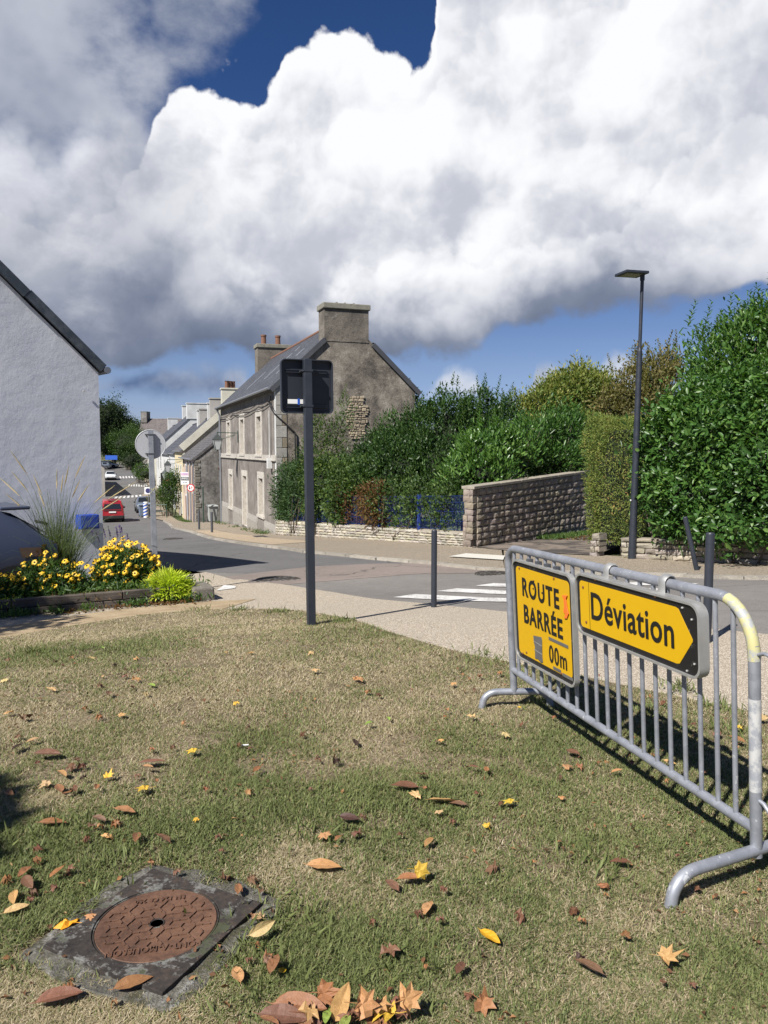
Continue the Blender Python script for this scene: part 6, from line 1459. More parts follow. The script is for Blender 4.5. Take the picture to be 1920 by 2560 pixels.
def square_post():
    b = Vector((-.76, 7.82, gz(-.76, 7.82))); t = thing('traffic_sign', 'back of a square traffic sign on a square anthracite post in the lawn', 'traffic sign', tuple(b))
    yaw = rad(20); R = Matrix.Rotation(yaw, 4, 'Z'); lean = AT(768, 898, 7.82) - b; top = lean.z
    sh = Matrix(((1, 0, lean.x / top, 0), (0, 1, 0, 0), (0, 0, 1, 0), (0, 0, 0, 1)))
    m = MB(); m.M = sh @ R; m.box((0, 0, top / 2 - .1), (.082, .082, top + .2)); m.build('post', M['anthracite'], t, local=True, bevel=.006)
    z0 = top - .27; S = sh @ R @ Matrix.Translation((.012, .075, z0))
    m = MB(); m.M = S; m.plate(rrect(.545, .545, .045), Matrix.Translation((0, .025, 0)), .006); pl = m.build('sign_plate', M['anthracite_back'], t, local=True)
    m = MB(); m.M = S; o, i = rrect(.55, .55, .05), rrect(.53, .53, .042); n = len(o)
    vs = [(x, -.022, z) for x, z in o] + [(x, .03, z) for x, z in o] + [(x, -.022, z) for x, z in i] + [(x, .022, z) for x, z in i]
    fs = []
    for k in range(n):
        q = (k + 1) % n; fs += [(k, q, q + n, k + n), (k, k + 2 * n, q + 2 * n, q), (k + 2 * n, k + 3 * n, q + 3 * n, q + 2 * n)]
    m.add(vs, fs); m.build('sign_rim', M['anthracite'], t, local=True)
    for z in (.155, -.20):
        m = MB(); m.M = S; m.box((0, .012, z + .012), (.43, .022, .007)); m.box((0, .012, z - .012), (.43, .022, .007)); m.box((0, .02, z), (.43, .008, .02)); rl = m.build('mounting_rail', M['anthracite'], t, local=True)
        m = MB(); m.M = sh @ R @ Matrix.Translation((0, 0, z0 + z)); m.box((0, -.043, 0), (.094, .006, .022)); m.box((-.046, .01, 0), (.006, .11, .022)); m.box((.046, .01, 0), (.006, .11, .022)); m.tube([(-.07, .03, 0), (-.05, .03, 0)], .008, 6); m.build('clamp', M['anthracite'], t, local=True)
        m = MB(); m.M = S; m.tube([(-.075, -.01, z), (-.055, -.01, z)], .009, 8); m.build('clamp_bolt', M['galv'], t, local=True)
    m = MB(); m.M = S; m.plate([(-.20, -.175), (-.03, -.175), (-.03, -.13), (-.20, -.13)], Matrix.Translation((0, .020, 0)), .002); st = m.build('sticker', M['whitepaint'], t, local=True)
    m = MB(); m.M = S; m.plate([(-.097, -.185), (-.073, -.185), (-.073, -.122), (-.097, -.122)], Matrix.Translation((0, .018, 0)), .002); m.build('blue_mark', M['bluepaint'], st, local=True)
square_post()
def round_sign():
    Y = 12.0; tp = AT(376, 1077, Y); bt = AT(389, 1440, Y); zg = gz(bt.x, Y); b = Vector((bt.x, Y, zg)); t = thing('round_traffic_sign', 'back of a round grey traffic sign on a galvanised post marked with a yellow cross', 'traffic sign', tuple(b))
    h = tp.z - zg; sx = (tp.x - b.x) / h; sh = Matrix(((1, 0, sx, 0), (0, 1, 0, 0), (0, 0, 1, 0), (0, 0, 0, 1))); R = Matrix.Rotation(rad(22), 4, 'Z')
    m = MB(); m.M = sh @ R; m.box((0, 0, h / 2 - .1), (.082, .045, h + .2)); m.build('post', M['galv'], t, local=True, bevel=.004)
    zc = AT(375, 1111, Y).z - zg; S = sh @ R @ Matrix.Translation((.0, .05, zc)); r = .228
    m = MB(); m.M = S; m.plate([(r * math.cos(a * math.pi / 20), r * math.sin(a * math.pi / 20)) for a in range(40)], Matrix(), .012); m.build('sign_disc', M['signgrey'], t, local=True)
    m = MB(); m.M = S
    for a in range(40): m.tube([(r * math.cos(a * math.pi / 20), -.004, r * math.sin(a * math.pi / 20)), (r * math.cos((a + 1) * math.pi / 20), -.004, r * math.sin((a + 1) * math.pi / 20))], .007, 4, False)
    m.build('rim', M['signgrey'], t, local=True)
    for z in (.155, -.145):
        m = MB(); m.M = sh @ R @ Matrix.Translation((0, 0, zc + z)); m.box((0, -.026, 0), (.094, .006, .018)); m.box((-.02, .026, 0), (.13, .02, .018)); m.build('clamp', M['dark_trim'], t, local=True)
    zx = AT(384, 1226, Y).z - zg
    for a in (35, -35):
        m = MB(); m.M = sh @ R @ Matrix.Translation((0, -.0245, zx)); m.box((0, 0, 0), (.10, .002, .014), Matrix.Rotation(rad(a + (20 if a > 0 else -20)), 3, 'Y')); m.build('yellow_cross', M['yellowtape'], t, local=True)
round_sign()

# ---------------------------------------------------------------- the barrier with its two signs
BN, BF = Vector((1.43, 2.79)), Vector((.835, 4.735)); BD = (BF - BN).normalized(); BL = (BF - BN).length; BQ = Vector((-BD.y, BD.x))   # BQ: towards the camera side
LEAN = .062                                                             # the barrier leans towards the lawn
def bp(t, z, o=0.0): p = BN + BD * t + BQ * (o + LEAN * z); return Vector((p.x, p.y, z))
def barrier():
    t = thing('crowd_barrier', 'galvanised crowd barrier with two yellow signs standing on the lawn', 'barrier', (BN.x, BN.y, 0)); r = .0222
    zt = lambda s: 1.085 - .045 * s / BL; zb = lambda s: .205 + .05 * s / BL
    path = [bp(0, .10)] + [bp(0, .4), bp(0, .7), bp(0, .88)]
    for k in range(1, 9): a = rad(90 * k / 8); path.append(bp(.17 * (1 - math.cos(a)), .88 + (zt(.17) - .88) * math.sin(a)))
    for k in range(1, 8): s = .17 + (BL - .27) * k / 8; path.append(bp(s, zt(s)))
    for k in range(0, 7): a = rad(90 * k / 6); path.append(bp(BL - .10 + .10 * math.sin(a), zt(BL) - .10 * (1 - math.cos(a))))
    path += [bp(BL, .7), bp(BL, .4), bp(BL, .10)]
    MB().tube(path, r, 14).build('frame_tube', M['galv'], t, smooth=50)
    MB().tube([bp(0, zb(0)), bp(BL, zb(BL))], .0205, 14).build('bottom_rail', M['galv'], t, smooth=50)
    for k in range(20):
        s = .105 + (BL - .19) * k / 19; a = zt(s)
        if s < .17: a = .88 + (zt(.17) - .88) * math.sqrt(max(0, 1 - (1 - s / .17) ** 2))
        MB().tube([bp(s, zb(s)), bp(s, a)], .0108, 8).build('upright_bar', M['galv'], t, smooth=50)
    def foot(c, dx, la, lb, h=.115):
        q = []; dx = Vector(dx).normalized()
        def f(s, z): return Vector((c.x + dx.x * s, c.y + dx.y * s, z))
        for s, z in ((-la - .005, -.03), (-la, .0), (-la + .008, .03)): q.append(f(s, z))
        R_ = h - .03
        for k in range(1, 7): a = rad(90 * k / 6); q.append(f(-la + .008 + R_ * 1.15 * (1 - math.cos(a)), .03 + R_ * math.sin(a)))
        for k in range(6, 0, -1): a = rad(90 * k / 6); q.append(f(lb - .008 - R_ * 1.15 * (1 - math.cos(a)), .03 + R_ * math.sin(a)))
        for s, z in ((lb - .008, .03), (lb, .0), (lb + .005, -.03)): q.append(f(s, z))
        MB().tube(q, .0225, 12).build('foot', M['galv'], t, smooth=50)
    foot(BN, (.93, .43), .445, .42, .125); foot(BF, (.98, .05), .215, .235, .11)
    # coupling hooks on the near upright
    MB().tube([bp(-.0, .885), bp(-.05, .905), bp(-.085, .90), bp(-.105, .86), bp(-.108, .74)], .0075, 8).build('hook', M['galv'], t, smooth=50)
    MB().tube([bp(-.0, .33), bp(-.04, .325), bp(-.085, .29), bp(-.10, .23), bp(-.105, .13)], .0085, 8).build('hook', M['galv'], t, smooth=50)
    # worn paint and tape on the near corner
    MB().tube([bp(0, .865)] + [bp(.17 * (1 - math.cos(rad(a))), .88 + (zt(.17) - .88) * math.sin(rad(a))) for a in (8, 20, 32, 44, 56, 68, 78)], .0229, 14).build('yellow_paint', M['yellowtape'], t, smooth=50)
    MB().tube([bp(0, .36), bp(0, .55), bp(0, .72)], .0228, 14).build('pale_paint', M['palepaint'], t, smooth=50)
    MB().tube([bp(.105, .70), bp(.105, .99)], .0105, 8).build('yellow_paint', M['yellowtape'], t, smooth=50)
barrier()
def sign_frame(t0, z0, t1, z1, o):
    """matrix for a sign on the barrier seen from the camera: x to the right (towards the near end), z up, y away; origin at its middle"""
    a, b = bp(t0, z0, o), bp(t1, z1, o); c = (a + b) / 2; x = (b - a).normalized(); y = Vector((BQ.x * LEAN, BQ.y * LEAN, 1)).cross(x).normalized(); z = x.cross(y)
    m = Matrix((x, y, z)).transposed().to_4x4(); m.translation = c; return m
def rim(t, F, w, h, r, th, wd, mt):
    m = MB(); m.M = F; o, i = rrect(w, h, r, 6), rrect(w - wd * 2, h - wd * 2, r - wd * .6, 6); n = len(o)
    vs = [(x, -th / 2, z) for x, z in o] + [(x, th / 2, z) for x, z in o] + [(x, -th / 2, z) for x, z in i] + [(x, -th / 2 + .010, z) for x, z in i]
    fs = []
    for k in range(n): q = (k + 1) % n; fs += [(k, q, q + n, k + n), (k, k + 2 * n, q + 2 * n, q), (k + 2 * n, k + 3 * n, q + 3 * n, q + 2 * n)]
    m.add(vs, fs); return m.build('rim', mt, t, smooth=35)
def letters(t, F, s, size, x, z, sx=1, bold=0, space=1, name='lettering', yo=.0):
    o = put(name, text_mesh(s, size, M['ink'], name, bold, sx, space), t); inv = wmat(t).inverted(); o.matrix_basis = inv @ F @ Matrix.Translation((x, yo, z)) @ Matrix.Rotation(rad(90), 4, 'X'); return o
def flat(t, F, pts, y, name, mt, th=.0012):
    m = MB(); m.M = F; m.plate(pts, Matrix.Translation((0, y, 0)), th); return m.build(name, mt, t)
def bolt(t, F, x, z, y, mt='rust', r=.006): m = MB(); m.M = F @ Matrix.Translation((x, y, z)) @ Matrix.Rotation(rad(90), 4, 'X'); m.lathe([(r, -.002), (r, .003), (r * .6, .005)], seg=8); m.build('bolt', M[mt], t)
def road_closed():
    F = sign_frame(BL * .925, .690, BL * .585, .693, .040); w, h, th = .690, .610, .030
    t = thing('road_closed_sign', 'yellow square sign reading ROUTE BARRÉE hung on the far half of the barrier', 'road sign', tuple(F.translation))
    rim(t, F, w, h, .055, th, .011, M['alu']); y = -th / 2 + .008
    flat(t, F, rrect(w - .02, h - .02, .048, 6), y + .004, 'black_border', M['black'], .004); flat(t, F, rrect(w - .080, h - .080, .030, 6), y + .0015, 'yellow_face', M['yellow'], .002)
    m = MB(); m.M = F; m.plate(rrect(w - .01, h - .01, .05, 6), Matrix.Translation((0, th / 2 - .004, 0)), .004); m.build('back_plate', M['alu'], t)
    yl = y - .0012
    X = lambda u: (u - .5) * w; Z = lambda v: (.5 - v) * h
    letters(t, F, 'ROUTE', .150, X(.475), Z(.262), .78, .0035, 1.22, yo=yl); letters(t, F, 'BARRÉE', .150, X(.50), Z(.525), .78, .0035, 1.16, yo=yl); letters(t, F, '00m', .140, X(.735), Z(.80), .74, .0015, 1.12, yo=yl)
    flat(t, F, [(X(a), Z(b)) for a, b in ((.34, .695), (.475, .675), (.485, .70), (.478, .86), (.485, .915), (.45, .925), (.40, .905), (.355, .915), (.36, .80), (.345, .76))], yl - .001, 'grey_tape', M['greytape'], .002)
    for q in (.75, .83): flat(t, F, [(X(.345), Z(q)), (X(.48), Z(q + .012)), (X(.48), Z(q + .004)), (X(.345), Z(q - .006))], yl - .0025, 'tape_crease', M['alu'], .001)
    for a, b, v in ((.60, .90, .636), (.655, .775, .895), (.80, .955, .912)): flat(t, F, [(X(a), Z(v)), (X(b), Z(v)), (X(b), Z(v + .028)), (X(a), Z(v + .028))], yl - .0008, 'grey_underline', M['greytape'], .0015)
    m = MB(); m.M = F
    pts = [(.845, .20), (.925, .185), (.90, .225), (.915, .29), (.935, .345), (.905, .395), (.865, .40), (.885, .36), (.86, .345), (.875, .29), (.87, .235)]
    m.plate([(X(a), Z(b)) for a, b in pts], Matrix.Translation((0, yl - .004, 0)), .005); m.build('orange_tape', M['orangetape'], t, bevel=.002)
    for x, z in ((.13, .08), (.72, .075), (.13, .93), (.78, .925), (.20, .90)): bolt(t, F, X(x), Z(z), yl)
    for x, z in ((.37, .235), (.52, .245), (.385, .16)): bolt(t, F, X(x), Z(z), yl, 'ink', .004)
    for x in (.25, .40, .55, .70): m = MB(); m.M = F; m.box((X(x), .02, h / 2 + .004), (.03, .03, .022)); m.build('mounting_clip', M['dark_trim'], t)
road_closed()
def detour():
    F = sign_frame(BL * .560, .872, BL * .104, .882, .045); w, h, th = .925, .312, .048
    t = thing('detour_sign', 'yellow arrow sign reading Déviation clipped to the near half of the barrier', 'road sign', tuple(F.translation))
    rim(t, F, w, h, .055, th, .010, M['alu']); y = -th / 2 + .008
    flat(t, F, rrect(w - .018, h - .018, .048, 6), y + .004, 'black_field', M['black'], .004)
    X = lambda u: (u - .5) * w; Z = lambda v: (.5 - v) * h
    a = []
    for cx_, cz_, st in ((.060, .19, 90), (.060, .81, 180)):
        for k in range(6): q = rad(st + 90 * k / 5); a.append((X(cx_) + .022 * math.cos(q), Z(cz_) + .022 * math.sin(q)))
    a += [(X(.835), Z(.885)), (X(.855), Z(.87)), (X(.945), Z(.515)), (X(.945), Z(.485)), (X(.855), Z(.13)), (X(.835), Z(.115))]
    flat(t, F, a, y + .0015, 'yellow_arrow', M['yellow_clean'], .002)
    m = MB(); m.M = F; m.plate(rrect(w - .012, h - .012, .05, 6), Matrix.Translation((0, th / 2 - .004, 0)), .004); m.build('back_plate', M['alu'], t)
    letters(t, F, 'Déviation', .190, X(.485), Z(.50), .82, .0022, 1.05, yo=y - .0012)
    flat(t, F, [(X(.128), Z(.12)), (X(.130), Z(.12)), (X(.130), Z(.88)), (X(.128), Z(.88))], y - .0004, 'panel_joint', M['ink'], .001)
    for x, z in ((.075, .22), (.095, .78)): bolt(t, F, X(x), Z(z), y - .001, 'rust', .006)
    for x in (.20, .70): bolt(t, F, X(x), Z(.04), y - .001, 'rust', .007)
    for x, z in ((.885, .10), (.945, .22), (.905, .93), (.955, .80)): bolt(t, F, X(x), Z(z), y, 'alu', .005)
    for x in (.245, .70):                                                  # clips hooked over the top rail
        m = MB(); m.M = F; zz = 1.085 - .045 * ((.560 + (.104 - .560) * x)) - .877; q = []
        for k in range(9): an = rad(190 - 25 * k); q.append((X(x), .045 - .033 * math.cos(rad(180) - an) * -1 if False else .045 + .030 * math.cos(an), zz + .030 * math.sin(an)))
        m.tube([(X(x), .012, h / 2 - .02)] + q, [.008] + [.0075] * 9, 6, sx=3.2); m.build('clip', M['alu'], t, smooth=40)
detour()
# ---------------------------------------------------------------- raised flower bed with sleeper edging
def P2(x, y, dz=0): return Vector((x, y, gz(x, y) + dz))
EDGE = [(-7.6, 8.3), (-4.97, 9.9), (-3.74, 10.62), (-2.98, 11.12)]
BED = EDGE + [(-2.75, 11.6), (-3.0, 12.5), (-4.2, 13.2), (-6.2, 12.6), (-9, 10.8)]
sheet('flower_bed_soil', BED, .13, M['soil'], .4)
kb_ = thing('bed_edging', 'weathered timber sleeper edging of the flower bed ending in a stone block', 'edging', (-4.2, 10.4, gz(-4.2, 10.4)))
rs = random.Random(4)
for (a, b) in zip(EDGE, EDGE[1:]):
    for lev in (0, 1):
        a_, b_ = Vector(a), Vector(b); d_ = (b_ - a_).normalized(); L_ = (b_ - a_).length
        if lev: a_ = a_ + d_ * .05; b_ = b_ + d_ * (.12 if b == EDGE[-1] else .05); L_ = (b_ - a_).length
        za, zb = gz(*a_), gz(*b_); c = (a_ + b_) / 2; nn2 = Vector((-d_.y, d_.x))
        c = c + nn2 * (.06 + .02 * lev)
        m = MB(); m.box((0, 0, 0), (L_ - .012, .12, .115)); o = m.build('sleeper', M['sleeper'], kb_, local=True, bevel=.01)
        o.location = Vector((c.x, c.y, (za + zb) / 2 + .055 + lev * .118)) - kb_.location; o.rotation_euler = (rs.uniform(-.02, .02), -math.atan2(zb - za, L_), math.atan2(d_.y, d_.x))
for c, s, tint in (((-2.80, 11.36), (.34, .62, .25), .9), ((-2.72, 11.22), (.28, .26, .17), 1.1)):
    m = MB(); m.box((0, 0, 0), s, top=.94); o = m.build('end_stone', M['stone'], kb_, local=True, bevel=.03); p = P2(*c, s[2] / 2 - .02); o.location = p - kb_.location; o.rotation_euler = (0, 0, rad(28)); o.color = (*sc3((.17, .155, .135), tint), 1)
# coneflowers
def flower_meshes():
    out = []
    for k, (n, droop) in enumerate(((12, -.25), (13, -.5), (11, -.05), (12, -.8))):
        rr = random.Random(k); m = MB()
        for i in range(n):
            a = 2 * math.pi * i / n + rr.uniform(-.1, .1); ca, sa = math.cos(a), math.sin(a); L_ = .036 * rr.uniform(.85, 1.1); w = .0085
            p = lambda r, s, z: (ca * r - sa * s, sa * r + ca * s, z)
            m.add([p(.007, -w * .5, .002), p(.007, w * .5, .002), p(.007 + L_ * .6, w, .004 + droop * L_ * .35), p(.007 + L_, w * .25, droop * L_), p(.007 + L_, -w * .25, droop * L_), p(.007 + L_ * .6, -w, .004 + droop * L_ * .35)], [(0, 1, 2, 5), (5, 2, 3, 4)])
        m.cur = 1; m.lathe([(.011, -.002), (.012, .006), (.007, .014), (.001, .016)], seg=8)
        out.append(m.mesh('flower', [M['petal'], M['cone']]))
    return out
FM = flower_meshes()
def coneflower(label, c, rx, ry, h, n, seed, n_leaf, scale=1.0, face=(-.3, -.8, .55)):
    b = P2(c[0], c[1], .12); t = thing('coneflower', label, 'flowers', tuple(b)); rg = np.random.default_rng(seed); st = MB(); pts = []
    k = 0; tries = 0
    while k < n and tries < 5000:
        tries += 1; a, r = rg.random() * 6.283, math.sqrt(rg.random()); x, y = rx * r * math.cos(a), ry * r * math.sin(a)
        z = h * (1 - .42 * r * r) * rg.uniform(.62, 1.08) * (1 if y > -.2 * ry else rg.uniform(.45, 1))
        if any((x - q[0]) ** 2 + (y - q[1]) ** 2 + (z - q[2]) ** 2 < (.055 * scale) ** 2 for q in pts): continue
        pts.append((x, y, z)); k += 1
        nv = Vector((face[0] + rg.normal() * .45, face[1] + rg.normal() * .4, face[2] + rg.random() * .8)).normalized()
        s = scale * rg.uniform(.8, 1.2); put('flower', FM[int(rg.integers(4))], t, (x, y, z), nv.to_track_quat('Z', 'Y').to_euler(), (s, s, s))
        st.tube([(x * .5, y * .5, 0), (x * .85, y * .85, z * .6), (x - nv.x * .01, y - nv.y * .01, z - .008)], .0035, 3, False)
    st.build('stems', M['stem'], t, local=True)['kind'] = 'stuff'
    d_ = rg.normal(size=(n_leaf, 3)); d_ /= np.linalg.norm(d_, axis=1, keepdims=True); d_[:, 2] = np.abs(d_[:, 2]); rr = rg.random(n_leaf) ** .45
    P_ = d_ * rr[:, None] * np.array([rx * 1.05, ry * 1.05, h * .86]); V, F, tn = np_leaves(P_, d_ * .6 + rg.normal(size=(n_leaf, 3)) * .6 + [0, 0, .3], d_ + rg.normal(size=(n_leaf, 3)) * .5 + [0, 0, .6], .085 * rg.uniform(.6, 1.3, n_leaf), .026, np.clip(.35 + rg.normal(size=n_leaf) * .2, 0, 1))
    put('foliage', np_mesh('foliage', V, F, M['bushgreen'], tn), t)['kind'] = 'stuff'
    return t
coneflower('big clump of yellow coneflowers with dark centres beside the galvanised post', (-3.98, 11.6), .52, .42, .80, 200, 1, 7500, .98)
coneflower('sparser clump of yellow coneflowers in front of the tall ornamental grass', (-4.95, 11.0), .66, .40, .66, 105, 2, 5200, .98)
coneflower('small clump of orange yellow coneflowers at the left end of the bed', (-5.45, 10.55), .40, .3, .42, 45, 3, 2200, .8)
# tall ornamental grass with pale plumes
def tall_grass():
    b = P2(-5.02, 11.6, .10); t = thing('ornamental_grass', 'tall ornamental grass with long straw coloured plumes against the white wall', 'grass plant', tuple(b)); rg = np.random.default_rng(9); Vs, Fs, Ts, nb = [], [], [], 0
    for k in range(900):
        a = rg.random() * 6.283; sp = abs(rg.normal()) * .33 + .05; L_ = rg.uniform(.8, 1.75); dx, dy = math.cos(a) * sp, math.sin(a) * sp; x0, y0 = rg.normal() * .10, rg.normal() * .08; w = .0055 * rg.uniform(.7, 1.3); sx_, sy_ = -math.sin(a + 1.2), math.cos(a + 1.2)
        vv = []
        for i in range(6):
            s = i / 5; r = sp * L_ * (s ** 1.6); z = L_ * s * (1 - .28 * sp * s * s * 2.0); ww = w * (1 - s * .85)
            vv += [(x0 + math.cos(a) * r + sx_ * ww, y0 + math.sin(a) * r + sy_ * ww, z), (x0 + math.cos(a) * r - sx_ * ww, y0 + math.sin(a) * r - sy_ * ww, z)]
        ff = [];
        for i in range(5): ff += [(nb + 2 * i, nb + 2 * i + 1, nb + 2 * i + 3), (nb + 2 * i, nb + 2 * i + 3, nb + 2 * i + 2)]
        Vs += vv; Fs += ff; Ts += [float(np.clip(.45 + rg.normal() * .22, 0, 1))] * len(ff); nb += 12
    put('blades', np_mesh('blades', Vs, Fs, M['reed'], Ts), t)['kind'] = 'stuff'
    tips = [(28, 1130), (30, 1180), (0, 1195), (84, 1190), (142, 1175), (158, 1185), (172, 1165), (212, 1142), (200, 1200), (222, 1212), (340, 1205), (285, 1215), (95, 1225), (15, 1235), (310, 1240)]
    for px, py in tips:
        e = AT(px, py, b.y + rg.uniform(-.35, .25)) - b; m = MB(); q = []
        for i in range(9): s = i / 8; q.append((e.x * (s ** 1.5), e.y * s ** 1.5, e.z * (1 - (1 - s) ** 1.35)))
        m.tube(q, [.0035 * (1 - .5 * i / 8) for i in range(9)], 4, False); s0 = m.build('stalk', M['stem'], t, local=True)
        m = MB(); a_, b2 = Vector(q[6]), Vector(q[8]); dd = b2 - a_
        m.tube([a_, a_ + dd * .25, a_ + dd * .6, a_ + dd * 1.05], [.003, .010, .008, .002], 5)
        for i in range(26):
            s = rg.random(); c = a_ + dd * s; v = Vector(rg.normal(size=3) * .013) + dd.normalized() * .02; m.add([c, c + Vector((.002, .002, 0)), c + v], [(0, 1, 2)])
        m.build('plume', M['plume'], s0, local=True)
tall_grass()
# lime green grass plant at the corner
def lime_plant():
    b = P2(-3.22, 11.2, .12); t = thing('lime_grass_plant', 'low mound of bright lime green grass at the corner of the bed', 'grass plant', tuple(b)); rg = np.random.default_rng(10); n = 1500; a = rg.random(n) * 6.283; r = np.sqrt(rg.random(n)); base = np.stack([np.cos(a) * r * .36, np.sin(a) * r * .28, .30 * (1 - r ** 2) * rg.uniform(.3, 1, n)], 1)
    dv = np.stack([np.cos(a) * (.25 + r), np.sin(a) * (.25 + r), 1.0 - r * .9], 1) + rg.normal(size=(n, 3)) * .25
    V, F, tn = np_leaves(base, dv, np.stack([-np.cos(a) * .4, -np.sin(a) * .4, np.full(n, .9)], 1) + rg.normal(size=(n, 3)) * .3, rg.uniform(.11, .21, n), .019, np.clip(.5 + rg.normal(size=n) * .22, 0, 1), 'ovate')
    put('blades', np_mesh('blades', V, F, M['lime'], tn), t)['kind'] = 'stuff'
lime_plant()
# purple flower spikes
def salvia(label, c, spots, seed):
    b = P2(c[0], c[1], .1); t = thing('purple_salvia', label, 'flowers', tuple(b)); rg = np.random.default_rng(seed)
    for px, py, dy in spots:
        e = AT(px, py, b.y + dy) - b; m = MB(); m.tube([(e.x * .6, e.y * .6, 0), (e.x * .9, e.y * .9, e.z * .6), tuple(e)], [.004, .003, .002], 4, False); s = m.build('stalk', M['stem'], t, local=True); m = MB()
        for i in range(30):
            k = rg.random(); q = Vector((e.x * (.92 + .08 * k), e.y * (.92 + .08 * k), e.z - .17 * (1 - k))); v = Vector(rg.normal(size=3) * .012); m.add([q - v, q + Vector((0, .004, .010)), q + v, q - Vector((0, .004, .006))], [(0, 1, 2), (0, 2, 3)])
        m.build('flower_spike', M['purple'], s, local=True)
    n = 900; d_ = rg.normal(size=(n, 3)); V, F, tn = np_leaves(d_ * [.16, .12, .10] + [0, 0, .22], d_ + [0, 0, .3], rg.normal(size=(n, 3)) + [0, 0, 1], .06, .022, rg.uniform(.1, .5, n)); put('foliage', np_mesh('foliage', V, F, M['bushgreen'], tn), t)['kind'] = 'stuff'
salvia('purple flower spikes rising behind the big coneflower clump', (-3.95, 12.1), [(228, 1325, 0), (240, 1330, .1), (257, 1318, 0), (270, 1315, .1), (290, 1316, 0), (298, 1312, .1), (303, 1318, -.1), (318, 1335, 0), (283, 1340, 0)], 1)
salvia('purple flower spikes at the left edge in front of the silver car', (-5.75, 11.4), [(2, 1345, 0), (8, 1362, .1), (40, 1370, 0), (48, 1365, .1), (35, 1385, 0), (-10, 1350, 0)], 2)
# low cover and weeds in and before the bed
rg = np.random.default_rng(21)
def cover_patch(name, pts, spread, n, Ln, Wd, mt, up, h=.10, dz=.13):
    pts = np.array(pts); i = rg.integers(len(pts), size=n); p = pts[i] + rg.normal(size=(n, 2)) * spread; P_ = np.column_stack([p, gzs(p[:, 0], p[:, 1]) + dz + rg.random(n) * h])
    V, F, tn = np_leaves(P_, rg.normal(size=(n, 3)) * .7 + [0, 0, up], rg.normal(size=(n, 3)) * .6 + [0, 0, 1], Ln * rg.uniform(.5, 1.3, n), Wd, rg.uniform(.1, .95, n)); o = put(name, np_mesh(name, V, F, mt, tn)); o['kind'] = 'stuff'
cover_patch('bed_ground_cover', [(-5.3, 10.5), (-4.6, 10.85), (-4.2, 11.1), (-5.8, 10.4), (-6.2, 10.5), (-5.6, 10.9), (-3.6, 11.2), (-4.3, 11.5), (-3.3, 11.7), (-6.3, 11.2), (-4.9, 11.4)], .20, 8000, .09, .03, M['bushgreen'], .5, .16)
cover_patch('bed_yellow_cover', [(-5.35, 9.95), (-5.6, 9.9), (-5.15, 10.05)], .12, 1300, .07, .022, M['lime'], .4, .08)
cover_patch('dead_creeper', [(-4.2, 10.62), (-3.95, 10.8), (-4.45, 10.5)], .12, 700, .08, .012, M['rusty_creeper'], .2, .05, .15)
cover_patch('edging_weeds', [(-3.55, 10.62), (-3.5, 10.66), (-3.1, 10.95), (-2.75, 11.0), (-4.9, 9.75), (-4.75, 9.85), (-4.4, 10.0), (-5.5, 9.4), (-5.2, 9.55), (-2.95, 10.98), (-4.05, 10.25)], .08, 800, .09, .022, M['bushgreen'], .9, .06, .02)
cover_patch('edging_litter', [(-3.3, 10.72), (-3.7, 10.45), (-4.2, 10.18), (-2.9, 10.95), (-3.1, 10.8)], .13, 320, .06, .035, M['rusty_creeper'], .05, .015, .025)
